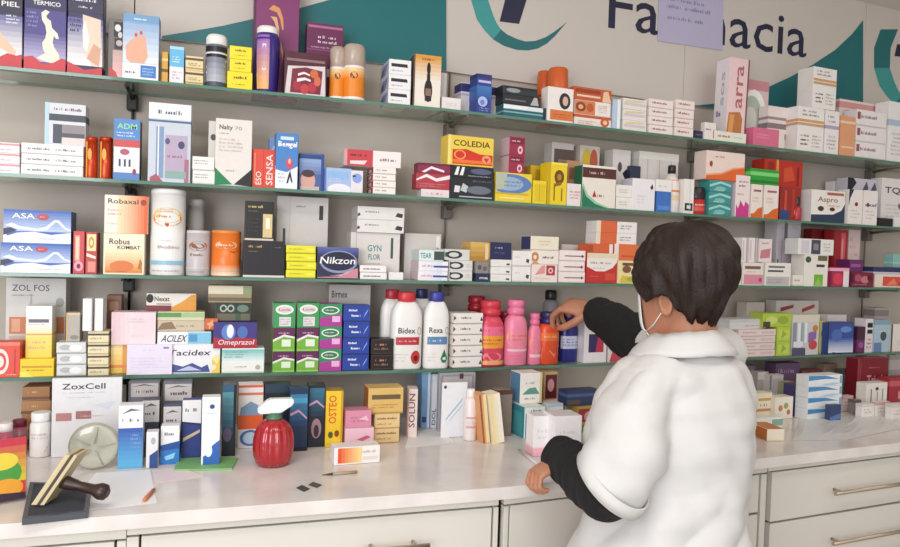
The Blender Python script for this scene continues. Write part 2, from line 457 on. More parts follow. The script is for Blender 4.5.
m.build('swoosh', sg)
m = MB()
up = [(692, 108), (712, 104), (740, 97), (766, 88), (790, 77), (812, 65), (835, 50), (852, 34), (863, 20)]
for (a, b), (c, d) in zip(up, up[1:]):
    m.face([clipz(sgp(a, 122, E_, 'R')), clipz(sgp(c, 124, E_, 'R')), clipz(sgp(c, d, E_, 'R')), clipz(sgp(a, b, E_, 'R'))], teal)
m.build('swoosh', sg)
def logo(ox, oy, sc, ns):
    m = MB()
    out = [(478, -42), (471, -22), (471, 0), (477, 20), (485, 31), (493, 39.5), (504, 46), (517, 50), (528, 50.5), (538, 48.5), (547, 43.5), (555, 36), (567, 22)]
    inn = [(497, -42), (489, -22), (488, 0), (493, 15), (497, 24), (501, 29.5), (507, 34.5), (517, 39), (525, 41.5), (535, 41), (545, 37.5), (554, 32), (567, 22)]
    q = lambda p: sgp(ox + (p[0] - 471) * sc, oy + p[1] * sc, E_, 'R')
    for i in range(len(out) - 1):
        m.face([q(out[i]), q(out[i + 1]), q(inn[i + 1]), q(inn[i])], teal2 if i in (2, 3, 4) else teal)
    for poly in ([(507, -8), (529, -8), (519, 24), (499.5, 21.5)], [(496, -26), (560, -18), (557, -4), (493, -13)]):
        m.face([q(p) for p in poly], navy)
    m.build('logo', sg)
logo(471, 0, 1, 'R'); logo(874, 68, .92, 'R')
m = MB(); V, T, tw, th = text2d('Farmacia', .003)
t0, z0 = hit(608, 27.5, SIGN, 'R'); t1, z1 = hit(806, 57.5, SIGN, 'R')
zc1 = hit(630, -18.5, SIGN, 'R')[1]; zb1 = hit(630, 30, SIGN, 'R')[1]
sy = (zc1 - zb1) / .729
for tri in T:
    m.face([pt(t0 + (t1 - t0) * V[i][0] / tw, SIGN - E_, z0 + (z1 - z0) * V[i][0] / tw + V[i][1] * sy, 'R') - sg.location for i in tri], navy)
m.build('lettering', sg)
# paper taped on the sign
s_, t, wd, z, hh, off = 'R', (hit(658, 22, SIGN, 'R')[0] + hit(723, 22, SIGN, 'R')[0]) / 2, hit(723, 22, SIGN, 'R')[0] - hit(658, 22, SIGN, 'R')[0], hit(690, 46, SIGN, 'R')[1], 0, 0
hh = wd * 1.3; m = MB(); pm = mat('b9b3cf', .7, 'lilac_paper', var=.03, scale=8)
m.box(-wd / 2, wd / 2, -.0012, 0, 0, hh, pm)
m.art([('l', .12, .3, .8, .95, 10, '8f8aa8'), ('l', .12, .42, .6, .62, 3, '5f5a78'), ('l', .14, .2, .75, .26, 1, '8f8aa8')], lambda u, v, L: (-wd / 2 + u * wd, -.0012 - .0003, v * hh), wd / hh)
o = m.build('paper_notice'); o.location = pt(t, SIGN - .002, z, 'R'); o.rotation_euler = (0, math.radians(-1.5), KINK)
tag(o, 'lilac printed paper notice taped over the middle of the pharmacy sign lettering', 'notice')
# ------------------------------------------------------------------ counter and cabinets
ctm = mat('e0d8d3', .2, 'counter_laminate', var=.22, scale=12)
lipm = mat('e9e6e2', .3, 'counter_lip', var=.02)
F2 = CF
pts = [P(TL_ + .02, F2, 'L'), P(-F2 * tk, F2, 'L'), P(TR_ - .03, F2, 'R'), P(TR_ - .03, WALL - .002, 'R'), P(WALL * tk, WALL - .002, 'R'), P(-WALL * tk, WALL - .002, 'L'), P(TL_ + .02, WALL - .002, 'L')]
o = slab('counter_top', pts, ZCOUNTER - .028, ZCOUNTER, ctm)
tag(o, 'long white marbled counter top running under the shelves', 'counter')
cabm = mat('dad4ca', .38, 'cabinet_white', var=.015, scale=5); gapm = mat('55504c', .7, 'cabinet_gap'); hm = mat('b9aa95', .3, 'brushed_handle', metal=.85)
def handle(m_, t0, t1, zz):
    h = MB(); h.tube([(t0, -.030, zz), (t1, -.030, zz)], .0055, hm, 10)
    for q in (t0 + .03, t1 - .03): h.tube([(q, -.03, zz), (q, 0.0, zz)], .004, hm, 8)
    return h.build('handle', m_)
def cabinet(name, px0, px1, s, label, fronts):
    t0, t1 = hit(px0, 525, F2 + .022, s)[0], hit(px1, 500, F2 + .022, s)[0]
    if px0 == 499: t0 += .012
    w_ = t1 - t0; c = empty(name, pt((t0 + t1) / 2, F2 + .022, 0, s), SEG[s][2]); tag(c, label, 'cabinet', 'base cabinets under the counter')
    zt = ZCOUNTER - .0285; dep = WALL - .004 - F2 - .022
    if px1 > 499 or px0 >= 499: dep -= .03
    xi, xj = (.12 if px0 == 499 else .001), (.06 if px0 == 127 else .001)
    m = MB(); m.box(-w_ / 2 + xi, w_ / 2 - xj, .02, dep, .08, zt, cabm)
    m.box(-w_ / 2 + .001, w_ / 2 - .001, .018, .02, .08, zt, gapm); m.build('body', c)
    m = MB(); m.box(-w_ / 2 + xi, w_ / 2 - xj, .07, dep, 0, .08, gapm); m.build('plinth', c)
    for kind, a, b, hgt0, hgt1, hd in fronts:                       # fractions of the width, heights below the counter underside
        x0, x1 = -w_ / 2 + a * w_, -w_ / 2 + b * w_
        f = MB(); f.box(x0, x1, 0, .018, zt - hgt1, zt - hgt0, cabm, bev=.0015); fo = f.build(kind, c)
        if hd: handle(fo, x0 + (x1 - x0) * hd[0], x0 + (x1 - x0) * hd[1], zt - hgt0 - hd[2])
    return c
stile = [('frame', 0, 1, 0, .024, None)]
cabinet('base_cabinet', -170, 127, 'L', 'white base cabinet at the left end below the stamp pad', [('rail', 0, 1, .0, .026, None), ('stile', .965, 1, .03, .79, None), ('drawer', .02, .955, .03, .26, (.35, .65, .11)), ('drawer', .02, .955, .27, .78, (.35, .65, .11))])
cabinet('base_cabinet', 127, 499, 'L', 'wide white base cabinet below the red pump bottle', [('rail', 0, 1, 0, .02, None), ('stile', 0, .028, .024, .79, None), ('stile', .985, 1, .024, .79, None), ('drawer', .034, .979, .024, .25, (.58, .79, .06)), ('drawer', .034, .979, .26, .78, (.34, .73, .09))])
cabinet('base_cabinet', 499, 766, 'R', 'white base cabinet behind the woman', [('rail', 0, 1, 0, .02, None), ('stile', .975, 1, .024, .79, None), ('stile', 0, .015, .024, .79, None), ('door', .02, .48, .024, .78, None), ('drawer', .49, .965, .024, .125, (.2, .6, .05)), ('door', .49, .965, .132, .78, None)])
cabinet('base_cabinet', 766, 1040, 'R', 'pale base cabinet with wide drawers right of the woman', [('rail', 0, 1, 0, .018, None), ('drawer', .012, .99, .022, .158, (.17, .70, .07)), ('drawer', .012, .99, .164, .30, (.17, .70, .07)), ('drawer', .012, .99, .306, .53, (.17, .70, .07)), ('drawer', .012, .99, .536, .78, (.17, .70, .07))])
# ------------------------------------------------------------------ goods on the top shelf
tx = lambda a, b, c, d, n=3, col='8a868c': ('l', a, b, c, d, n, col)
SH = 1
leg = [(0, .62), (.12, .58), (.3, .45), (.62, .3), (.85, .2), (.8, .14), (.4, .22), (0, .2)]
B(-14, 22.5, -16, 'tall reducing gel box reading PIEL, cut by the left edge of the photo', '2b2747', [
    ('g', 0, .12, 1, .62, 'f2ece8', '6d6f9d', 8), ('p', leg, 'e9bfa4'), ('p', [(0, .08), (.3, .1), (.6, .17), (.85, .15), (1, .17), (1, 0), (0, 0)], 'c6333c'),
    ('r', 0, .66, 1, 1, '26233f'), ('t', .3, .84, .6, .06, 'ANTE', 'W'), ('t', .42, .73, .5, .06, 'PIEL', 'W'), tx(.55, .52, .95, .64, 3, 'e9e6ee')], d=.05, name='gel_box')
B(24, 66.5, -16, 'tall purple gel box with a kneeling white figure, second from the left', '4a4185', [
    ('g', 0, .1, 1, .45, 'b9b0d3', '4a4185', 8), ('r', 0, .70, 1, 1, '2c2855'), ('t', .1, .84, .82, .055, 'ALISADOR', 'W'), ('t', .2, .75, .66, .05, 'TERMICO', 'W'), tx(.06, .48, .36, .68, 4, '8f8ac0'),
    ('p', [(.4, .66), (.5, .7), (.6, .68), (.52, .63), (.55, .6), (.63, .58), (.66, .5), (.8, .44), (.83, .38), (.76, .38), (.71, .41), (.68, .34), (.72, .28), (.84, .2), (.86, .12), (.7, .09), (.5, .11), (.3, .14), (.5, .2), (.45, .25), (.43, .32), (.5, .37), (.53, .44), (.5, .52), (.42, .58)], 'f3e2cf'),
    ('p', [(0, .14), (.2, .16), (.45, .08), (.7, .1), (.9, .16), (1, .15), (1, 0), (0, 0)], 'c6333c')], d=.05, name='gel_box')
B(67.5, 103, -16, 'tall gel box with a pale face panel, third from the left on the top shelf', '2b2750', [
    ('g', 0, .1, 1, .62, 'efe9e6', '5f5f95', 8), ('p', [(.42, .66), (.94, .62), (.96, .12), (.7, .1), (.5, .25), (.45, .4)], 'e6cdb8'), ('p', [(.5, .6), (.62, .4), (.56, .25), (.45, .3), (.42, .5)], 'f3ece8'),
    ('p', [(.55, .18), (.9, .1), (.95, .3), (.75, .35)], 'd5a184'), ('r', 0, .68, 1, 1, '2a2548'), ('t', .22, .86, .52, .07, 'VEUX', 'ef9fb0'), tx(.08, .79, .9, .84, 1, 'e9e6ee'), tx(.3, .72, .75, .76, 1, 'e9e6ee'), tx(.06, .45, .36, .62, 3, '3b3a66'),
    ('p', [(0, .13), (.2, .1), (.5, .05), (1, .09), (1, 0), (0, 0)], 'c6333c')], d=.05, name='gel_box')
B(108, 124, 19, 'dark mottled box half hidden behind the hand cream box', '6f6a66', [
    ('r', .35, .7, .95, .95, '1d1b1f'), ('e', .6, .85, .2, .06, 'e8e2de'), ('e', .75, .74, .14, .05, 'd7cfc9'), ('r', .4, .5, 1, .68, '2a2628'), ('e', .7, .6, .2, .05, 'cbb5ab'), ('g', .3, 0, 1, .48, 'e9b6b6', 'c9a79c', 5), ('p', [(.1, 0), (.7, 0), (.5, .12), (.1, .2)], 'c83c40')], off=.03, d=.045)
B(122.5, 159, 15, 'light blue hand cream box showing an open hand', 'b8cbe0', [
    ('g', 0, .25, 1, .95, 'dfe4ee', '86a9cf', 7), ('r', 0, .88, 1, 1, '6e9cc4'), tx(.3, .9, .75, .96, 1, 'dfe9f2'), ('p', [(.1, .3), (.08, .5), (.2, .58), (.3, .62), (.36, .78), (.43, .62), (.5, .82), (.56, .62), (.62, .72), (.66, .5), (.7, .36), (.6, .25), (.2, .25)], 'e2a98c'),
    ('e', .36, .68, .04, .03, 'b5575c'), ('e', .5, .72, .04, .03, 'b5575c'), ('r', 0, 0, 1, .24, 'f2f1f0'), ('r', .5, .03, .94, .22, '3f79bf'), tx(.56, .06, .88, .19, 3, '9cc0e6'), tx(.08, .06, .44, .14, 1, '4a5a50')], off=.004, d=.05, name='cream_box')
B(161.5, 168, 52, 'narrow amber box right of the hand cream box', 'd9a23c', [('r', 0, .35, 1, .45, '6b4a22'), ('r', 0, .7, 1, .78, 'efd08a')], off=.02, d=.04)
B(169.5, 184, 47, 'small cream box, sky blue above and white below', 'ece6e8', [('r', 0, .45, 1, .92, '63b3dd'), ('r', 0, .92, 1, 1, 'a6d5ec'), tx(.2, .55, .8, .75, 3, 'd9eef8'), tx(.2, .1, .8, .35, 3, 'b8a6ae')], name='cream_box')
ST(185.5, 203.5, 56.5, 2, 'cream boxes with brown stripes beside the grey spray can', 'e3cf9f', [('r', 0, .7, 1, .86, '5d4527'), ('r', 0, .1, 1, .2, 'b48f4b'), tx(.15, .3, .85, .55, 2, '7a5f35')])
L(205, 227.5, 33, 'grey spray can with white cap and black bands', CAN[:2] + [(1, .78), (.9, .82)], body='6d7080', cap='W', capprof=[(.88, .78), (.98, .8), (.98, .93), (.8, .985), (.3, 1)],
  art=[('g', 0, 0, 1, 1, 'b9bcc6', '5d6172', 7), ('r', 0, .86, 1, .99, '1d1c22'), ('r', .1, .72, .9, .82, '1d1c22'), ('r', 0, .8, 1, .84, 'e6e3e3'), ('p', [(.1, .45), (.9, .62), (.9, .68), (.1, .5)], 'e6e3e8'), ('p', [(.1, .3), (.8, .5), (.85, .54), (.1, .35)], 'dcdbe3'), ('r', 0, 0, 1, .1, '4b4f60')], lz=(.03, .76), name='spray_can', cat='spray can')
yel = [('r', 0, 0, 1, .12, 'd9bb12'), ('t', .2, .5, .55, .26, 'Rennis', '5d4a12'), tx(.2, .2, .7, .36, 1, 'a08a1a')]
yel = [tx(.2, .52, .78, .82, 1, '5d4a12'), tx(.2, .22, .7, .36, 1, 'a08a1a')]
y1 = B(227, 252.5, 72.5, 'bottom one of three bright yellow boxes beside the spray can', 'f2dc1c', yel, group='yellow boxes on the top shelf')
y2 = B(229.5, 251.5, 60, 'middle one of three bright yellow boxes beside the spray can', 'f2dc1c', yel, on=y1, group='yellow boxes on the top shelf')
B(229.5, 252, 47, 'top one of three bright yellow boxes beside the spray can', 'f2dc1c', yel, on=y2, group='yellow boxes on the top shelf')
L(254.5, 281, 24.5, 'deep purple bottle with a white cap and lilac front', [(.8, 0), (.86, .02), (1, .5), (.98, .8), (.82, .9)], body='38277a', cap='W', capprof=[(.82, .885), (.84, .9), (.84, .97), (.7, 1)],
  art=[('g', .1, 0, .55, 1, 'f0b26a', '9a6bb5', 8), ('p', [(.1, .25), (.5, .1), (.45, .5), (.1, .7)], 'd9a2cf'), ('t', .32, .35, .12, .5, 'I', 'e9d4ee'), ('p', [(.1, 0), (.5, 0), (.4, .2), (.1, .3)], 'f2c47c')], lz=(.05, .85), span=140)
B(253, 299, -18, 'very tall plum box with a golden curl behind the purple bottle', '84336b', [
    ('r', 0, 0, .05, 1, '57204a'), ('p', [(.32, .76), (.42, .8), (.56, .78), (.64, .7), (.66, .6), (.62, .6), (.58, .68), (.5, .74), (.4, .75)], 'd9955a'), ('p', [(.36, .7), (.5, .7), (.56, .6), (.55, .48), (.6, .36), (.56, .36), (.5, .48), (.5, .6), (.45, .66)], 'e2b07a'), ('p', [(.6, .5), (.66, .4), (.66, .34), (.6, .42)], 'd9955a')], off=.1, d=.06)
c1 = B(284, 327, 53, 'dark red box printed with cherries, white at its lower corners', '4f1826', [
    ('p', [(.02, .02), (.98, .02), (.96, .72), (.08, .66)], 'd9cfd0'), ('p', [(.14, .05), (.86, .05), (.9, .6), (.5, .66), (.18, .6)], '7a1f34'), ('e', .3, .22, .09, .12, 'a8263c'), ('e', .48, .15, .1, .12, 'c03a3f'), ('e', .66, .2, .1, .12, 'b5303a'), ('e', .78, .36, .08, .12, 'd46a4a'),
    ('e', .7, .52, .1, .1, 'cf6a3a'), ('p', [(.3, .3), (.5, .36), (.62, .33), (.62, .38), (.48, .42), (.3, .38)], 'f3e6e6'), ('p', [(.32, .44), (.46, .5), (.6, .46), (.6, .5), (.46, .55), (.32, .5)], 'f3e6e6'), ('r', .05, .78, .95, .84, '8d6a72')], d=.05, name='tea_box')
B(306, 343, 24, 'plum box with white print behind the orange bottles', '6c2350', [('r', .03, .94, .97, .97, 'b06a92'), tx(.3, .74, .85, .86, 2, 'e6d4df'), tx(.12, .68, .9, .72, 1, 'c59ab5'), ('r', .42, .34, .72, .44, 'e6d4df'), ('r', 0, .66, 1, .675, '8d4a76')], off=.1, d=.05, tilt=0)
oran = [('r', 0, .06, 1, .95, 'e9861f'), ('g', 0, .6, 1, .95, 'ea8a24', 'f3c98f', 4), ('e', .45, .72, .12, .1, '5d2a12'), ('r', 0, 0, 1, .07, 'f3eee8')]
for a, b, y, o_, de in ((330.5, 347, 46, .02, 'left one of two orange bottles with clear caps, shorter'), (344.5, 367, 43, .008, 'right one of two orange bottles with clear caps, larger and in front')):
    L(a, b, y, de, [(.92, 0), (1, .02), (1, .6), (.96, .62)], body='f0e8e2', capprof=[(.94, .62), (1, .63), (1, .94), (.85, 1)], cap=mat('d9c3b3', .18, 'clear_cap', trans=.35), art=oran, lz=(.02, .6), off=o_, span=170, group='orange bottles with clear caps')
ST(388.5, 411, 59, 3, 'white boxes with blue sides beside the serum box', 'efecec', [('p', [(.1, .5), (.85, .5), (.82, .72), (.1, .72)], '2b2a33'), tx(.1, .15, .7, .35, 1, 'a9a6ad')], d=.115, side='c4c6d6',
   sart=[('p', [(0, .1), (.6, .1), (.9, .8), (.3, .8)], '7d86b5'), ('p', [(.1, .2), (.4, .2), (.5, .6), (.2, .6)], '4c4a6d')], off=.008)
B(413.5, 441, 54.5, 'amber and white serum box with a dark dropper bottle printed on it', 'efe6d9', [('g', 0, .45, 1, 1, 'efe6d9', 'dd9a35', 7), ('r', 0, 0, .04, 1, '5b3a1f'), ('e', .54, .32, .15, .22, '241a1a'), ('p', [(.42, .12), (.66, .12), (.66, .45), (.42, .45)], '241a1a'), ('r', .48, .5, .6, .64, '1b1516'), ('e', .54, .74, .07, .12, '1b1516'), ('r', .44, .22, .64, .36, '8d6f62'), tx(.25, .88, .8, .95, 1, '8a5a1c')], side='4c3423', d=.05, name='serum_box')
B(437, 446.5, 72, 'plain white box behind the serum box', 'e3deda', [], off=.08, d=.05, s='L')
B(442, 461, 97, 'low white box in the corner where the shelf runs meet', 'ece4e3', [tx(.15, .3, .8, .6, 2, 'd3b5b5')], off=.012, d=.05, s='R')
B(460.5, 502, 83.5, 'off-white box with navy top band behind the blue tube box', 'd5cfd0', [('r', 0, .72, 1, .97, '2b2b66'), ('r', .0, .6, 1, .66, 'b7a5c0'), tx(.76, .2, .95, .3, 1, '7d6f80')], off=.062, d=.05)
B(476.5, 491.5, 73, 'upright blue box with pale swirl beside the stack of dark boxes', '2a3f8f', [('r', 0, .9, 1, 1, '2a2c6a'), ('r', .1, .78, .95, .84, 'c5c0e6'), ('g', 0, .35, 1, .7, '2b55a5', '3f78b5', 5), ('e', .42, .3, .32, .13, 'b7c0ea'), ('e', .4, .28, .16, .07, '6f86cf'), tx(.2, .05, .9, .16, 2, '9db0dd')], d=.05)
d1 = B(503, 546.5, 104, 'bottom teal and white box of the dark stack, left of the portrait box', '28606c', [('r', 0, .62, .98, .95, 'dfe8ea'), ('p', [(0, .9), (.6, .95), (.5, .7), (0, .6)], 'f1f3f3'), ('r', 0, .32, 1, .44, '7fb0b5'), ('r', .92, 0, 1, 1, '1f2a30')], d=.06)
d2 = B(502.5, 541, 94, 'middle black box of the dark stack, left of the portrait box', '23252b', [('r', .05, .35, .6, .5, '6c7078'), ('p', [(.72, .1), (.95, .1), (.9, .95), (.82, .95)], 'b5b3b6')], on=d1, d=.06)
B(502.5, 538, 85.5, 'top black box of the dark stack, left of the portrait box', '262c33', [('e', .3, .5, .2, .28, '8f9a9c'), ('r', .05, .75, .95, .92, '0f1013')], on=d2, d=.06)
jar = [(.9, 0), (1, .02), (1, .5), (.92, .55), (1, .58), (1, .95), (.9, 1)]
L(541, 555, 68, 'orange-capped jar behind the portrait box, the left and lower one', [(.9, 0), (1, .02), (1, .5), (.9, .56)], body='c2521f', capprof=[(1, .56), (1, .6), (.9, .97), (.8, 1)], cap='cd5a22', off=.118, name='jar', cat='jar', group='orange-capped jars')
L(553.5, 572.5, 64, 'orange-capped jar behind the portrait box, the right and taller one', [(.9, 0), (1, .02), (1, .5), (.9, .56)], body='c2521f', capprof=[(1, .56), (1, .6), (.92, .97), (.8, 1)], cap='d0602a', off=.046, name='jar', cat='jar', group='orange-capped jars')
B(547.5, 573.5, 85.5, 'white box with the oval portrait of a dark-haired lady and orange foot', 'f0e9e4', [('e', .66, .62, .22, .24, '2a2224'), ('e', .68, .62, .11, .14, 'dcb3a4'), ('r', .1, .05, 1, .34, 'd9783a'), tx(.2, .1, .9, .25, 2, 'b0521f'), ('r', 0, 0, 1, .04, 'f0e9e4')], d=.04, off=.004, name='soap_box')
s1 = B(574, 611.5, 113, 'bottom orange and white box right of the portrait box', 'f0e4dc', [('r', 0, .7, 1, .95, 'c05a2a'), ('e', .82, .45, .12, .4, 'c9602f'), ('e', .83, .45, .06, .2, 'f0c9b0'), tx(.1, .1, .6, .5, 2, 'd49a80')], d=.06)
s2 = B(574.5, 611, 99, 'middle orange and white box right of the portrait box', 'f2e8e2', [('r', 0, 0, .56, .96, 'd98150'), ('e', .16, .5, .14, .34, '8d3a1e'), ('e', .16, .5, .07, .17, 'e3b08c'), ('e', .42, .5, .1, .3, 'c05a2a'), tx(.64, .2, .95, .8, 4, 'd3a7a0')], on=s1, d=.06)
B(573.5, 612, 86, 'top dark orange box right of the portrait box', 'c65a2c', [('r', .04, .55, .7, .85, '9a3a1c'), ('r', .08, .25, .7, .4, 'efd0b5'), ('p', [(.75, 0), (1, 0), (.9, .9), (.78, .8)], 'ecc3a5')], on=s2, d=.06)
B(612.5, 621, 97, 'slim pale blue and white box standing right of the orange ones', 'b9cbe0', [('r', .55, 0, .9, 1, 'f2f1f1')], d=.05)
ST(623, 647, 96.5, 3, 'pale boxes with faint yellow print on the top shelf', 'ebe3dd', [('r', .05, .35, .95, .6, 'd7c9cf'), ('p', [(.1, .6), (.9, .75), (.9, .9), (.1, .8)], 'ded0a0')])
redw = [tx(.12, .35, .8, .8, 1, '9c3a2c'), ('r', 0, .02, 1, .1, 'dcc5bf')]
ST(649, 673.5, 97, 4, 'white boxes with red lines left of the upright, top shelf', 'f0e5e0', redw)
ST(675, 694, 98, 4, 'white boxes with red lines just left of the navy box', 'f0e2dc', redw)
B(694.5, 703, 129, 'tiny navy box between white boxes on the top shelf', '2b2d4a', [tx(.1, .4, .9, .6, 1, '8f90b0')], d=.04)
B(704.5, 716, 121, 'small white box standing at the foot of the tall hair product box', 'eae3de', [tx(.1, .5, .8, .7, 1, '6d5a5a'), ('r', .75, .1, .9, .6, 'c07a70')], off=.004, d=.02)
B(714, 746.5, 131, 'flat white box lying in front of the tall hair product box', 'e6e6d9', [tx(.1, .3, .5, .7, 1, 'b5635a'), tx(.6, .4, .9, .6, 1, 'a8b59a')], off=.002, d=.018)
B(728, 746.5, 57, 'tallest box on the top shelf, pale pink with a brown hair photo', 'e9c9cb', [('p', [(0, .02), (.75, .02), (.8, .3), (.65, .38), (.1, .36)], 'b8763f'), ('p', [(.1, .05), (.3, .05), (.4, .34), (.15, .34)], 'd99a5a'), ('t', .72, .42, .5, .5, 'arra', 'b0686c', 0, True), ('r', .93, 0, 1, 1, '7d4a44')], side='efe8ea', sart=[('t', .7, .45, .35, .4, 'sos', 'b9a9c9', 0, True), tx(.2, .3, .5, .42, 1, '8f7fb0')], off=.03, d=.07, rz=-.1, tilt=math.radians(1.5), name='hair_dye_box')
B(745.5, 768, 80, 'pinkish box with a big white ring printed on it', 'd9bfc0', [('r', 0, .86, 1, 1, 'c98a92'), ('e', .35, .45, .58, .42, 'f4f1ef'), ('e', .25, .45, .48, .33, 'b5bdb2'), ('e', .2, .42, .3, .2, 'd5d3cc')], off=.115, d=.04, name='cream_box')
B(767.5, 788, 106.5, 'white box with grey and brown bands behind the pink box', 'e8dcd6', [('r', 0, .7, 1, .76, '9a8a90'), ('r', 0, .5, 1, .62, '8a7a80'), ('r', 0, .28, 1, .4, 'b87a5a')], off=.065, d=.045)
B(753, 784.5, 128.5, 'low pink box near the right end of the top shelf', 'd9708f', [('r', .82, 0, 1, 1, 'ead9d6'), tx(.1, .4, .6, .7, 2, 'e9a0b5')], off=.006, d=.045)
tri = [('r', 0, .66, 1, .72, 'd9a06a'), ('r', 0, .58, 1, .64, 'c9a27a'), tx(.15, .78, .85, .95, 2, '9a8078'), tx(.55, .1, .9, .4, 4, 'b5a29a'), tx(.12, .12, .45, .4, 3, '5a4a4a')]
w1 = B(797.5, 824, 108, 'white box with a tan band carrying another like it, top shelf right', 'f1ece9', tri, d=.06)
B(813, 836.5, 69, 'white box with a tan band standing on top of others, highest at right', 'f1ece9', tri, on=w1, d=.07, side='ece6e2')
B(825, 839, 112, 'narrow white box with lilac band between tan-banded box and peach box', 'f0ebea', [('r', 0, .58, 1, .66, 'b5a5c5'), tx(.15, .7, .85, .92, 2, 'a59aa0'), tx(.15, .1, .85, .45, 4, 'b5a29a')], d=.06)
B(840, 855, 118, 'upright peach coloured box on the top shelf', 'e2a177', [('r', 0, .82, 1, .88, 'f0d3bf'), ('r', .1, .2, .9, .25, 'f0c9ac')], d=.06)
B(838, 892, 104.5, 'wide white box with pink header behind the peach box', 'ead9d5', [('r', 0, .86, 1, .96, 'd59a98'), tx(.1, .8, .9, .85, 1, 'b56a6a')], off=.08, d=.06)
ST(856, 886.5, 113, 3, 'white boxes with purple print right of the peach box', 'efe9e8', [tx(.1, .4, .8, .75, 1, '8d7585'), ('r', .02, .4, .12, .85, '9a5560'), ('r', 0, .02, 1, .08, 'cfc5c5')])
B(888, 920, 106, 'white box with pale blue band, last one at the right of the top shelf', 'f0eceb', [('r', 0, .6, 1, .7, 'b5c5d9'), tx(.1, .1, .9, .5, 6, 'c5b9b5')], d=.06)

# ------------------------------------------------------------------ second shelf
SH = 2
ST(-12, 20, 143, 3, 'red-edged white boxes at the left end of the second shelf', 'efebea', [('r', 0, .72, 1, .9, 'd98a94'), tx(.1, .2, .8, .4, 1, 'c06a76')])
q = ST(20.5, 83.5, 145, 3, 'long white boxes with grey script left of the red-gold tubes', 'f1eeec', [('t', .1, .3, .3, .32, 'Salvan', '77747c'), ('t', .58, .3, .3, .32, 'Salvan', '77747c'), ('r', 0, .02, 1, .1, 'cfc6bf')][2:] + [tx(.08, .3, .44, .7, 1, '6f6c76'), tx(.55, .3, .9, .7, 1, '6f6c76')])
B(44.5, 86, 104.5, 'blue-white box with a dark band, standing on the long white boxes', 'd7d9de', [('r', 0, .58, 1, .74, '363f4c'), ('t', .2, .8, .7, .1, 'SensiN', '5d4a56')][:1] + [tx(.22, .8, .95, .92, 1, '6d4a56'), ('r', 0, 0, .1, 1, 'b9d3e3'), ('r', .2, .05, .42, .5, '3d4350'), ('r', .42, .3, .98, .5, '8d8488'), ('r', .42, .2, .98, .3, '4a4a52'), ('r', .42, 0, .98, .18, 'e3d0cc')], on=q[-1], off=.03, d=.05)
for a, b, de in ((84, 97, 'left one of two shiny red and gold tubes'), (98, 112, 'right one of two shiny red and gold tubes')):
    L(a, b, 137.5, de, [(.94, 0), (1, .02), (1, .9)], body=mat('d4491f', .25, 'foil_red', metal=.5), capprof=[(1, .9), (1, .97), (.92, 1)], cap=mat('c8401e', .25, 'foil_cap', metal=.5), art=[('r', .2, 0, .3, 1, 'f0b04a'), ('r', .62, .05, .7, .95, 'b02a18'), ('e', .45, .65, .12, .16, 'f2a23a')], lz=(.02, .88), off=.015, name='tube', cat='tube', group='shiny red and gold tubes')  # vertical streaks paint the foil's reflections onto it
B(113.5, 140, 120, 'box with blue top, red stripe and three tiny dark figures', 'e9e9ef', [('r', 0, .66, 1, 1, '4f86c6'), ('t', .12, .84, .76, .09, 'ADM', '9fe08a'), tx(.1, .7, .9, .8, 2, 'cfe0f2'), ('r', 0, .54, 1, .66, 'c94a4a'), ('r', 0, 0, 1, .12, '4f7fc0'), ('e', .42, .46, .18, .05, 'b0566a'), ('r', .2, .22, .27, .34, '2f3550'), ('r', .4, .22, .47, .34, '2f3550'), ('r', .58, .22, .65, .34, '2f3550'), ('e', .8, .14, .07, .05, '9a2a40')], side='2e3138', d=.05)
tb = [('r', 0, 0, 1, 1, 'c6ccd6'), ('r', 0, .8, 1, 1, 'e6e8ec'), ('t', .22, .86, .7, .06, 'Dentalia', '55586a')][:2] + [tx(.22, .84, .9, .93, 1, '55586a'), ('r', 0, .76, 1, .785, '46608c'), ('r', .18, .05, .36, .7, '8096ba'), ('r', .22, .05, .25, .72, 'e9eef5'), ('r', .4, .1, .92, .6, 'b5a3ba'), ('e', .78, .48, .08, .05, '3a3f66'), ('e', .45, .52, .06, .04, '54507a'), tx(.42, .3, .8, .36, 1, 'a05a7a'), ('p', [(.05, 0), (.35, 0), (.2, .1), (.05, .05)], 'a8505f'), ('r', .86, 0, .96, .3, 'a86a7c'), ('r', .4, .05, .9, .14, '86a89f')]
B(148, 191, 104, 'silvery toothbrush pack, the big one under the long grey panel', 'd3d7de', tb, off=.004, d=.03, rough=.2, name='toothbrush_pack', cat='toothbrush pack')
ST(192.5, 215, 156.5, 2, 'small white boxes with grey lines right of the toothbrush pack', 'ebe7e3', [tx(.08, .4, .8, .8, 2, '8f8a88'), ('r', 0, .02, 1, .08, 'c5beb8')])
B(208, 222, 121, 'pale box edge showing behind the white box with green corner', 'dcd6cf', [('e', .35, .75, .2, .05, '4a4a48')], off=.06, d=.05)
B(215, 252, 119, 'tall white box with green and black triangles at its foot', 'e3dcd6', [('p', [(0, 0), (.48, .02), (0, .26)], '158048'), ('p', [(.52, .02), (1, 0), (1, .26)], '201c1e'), ('t', .1, .84, .36, .07, 'Nalty', '3a3634'), ('t', .52, .84, .2, .055, '70', 'a9a9a9'), tx(.1, .76, .4, .8, 1, '8f8a88'), tx(.1, .5, .8, .72, 4, 'c5bdb8'), tx(.3, .2, .62, .25, 1, '9ab5a0')], off=.006, d=.045)
B(252, 275, 149, 'orange-red box with white vertical lettering beside the green corner box', 'dc4a35', [('r', .48, 0, .5, 1, 'b53224'), ('t', .4, .08, .25, .34, 'ESO', 'f4e2dc', 0, True), ('t', .9, .08, .3, .8, 'SENSA', 'f4e2dc', 0, True), ('r', .08, .1, .14, .9, 'e98a6a')], off=.02, d=.05)
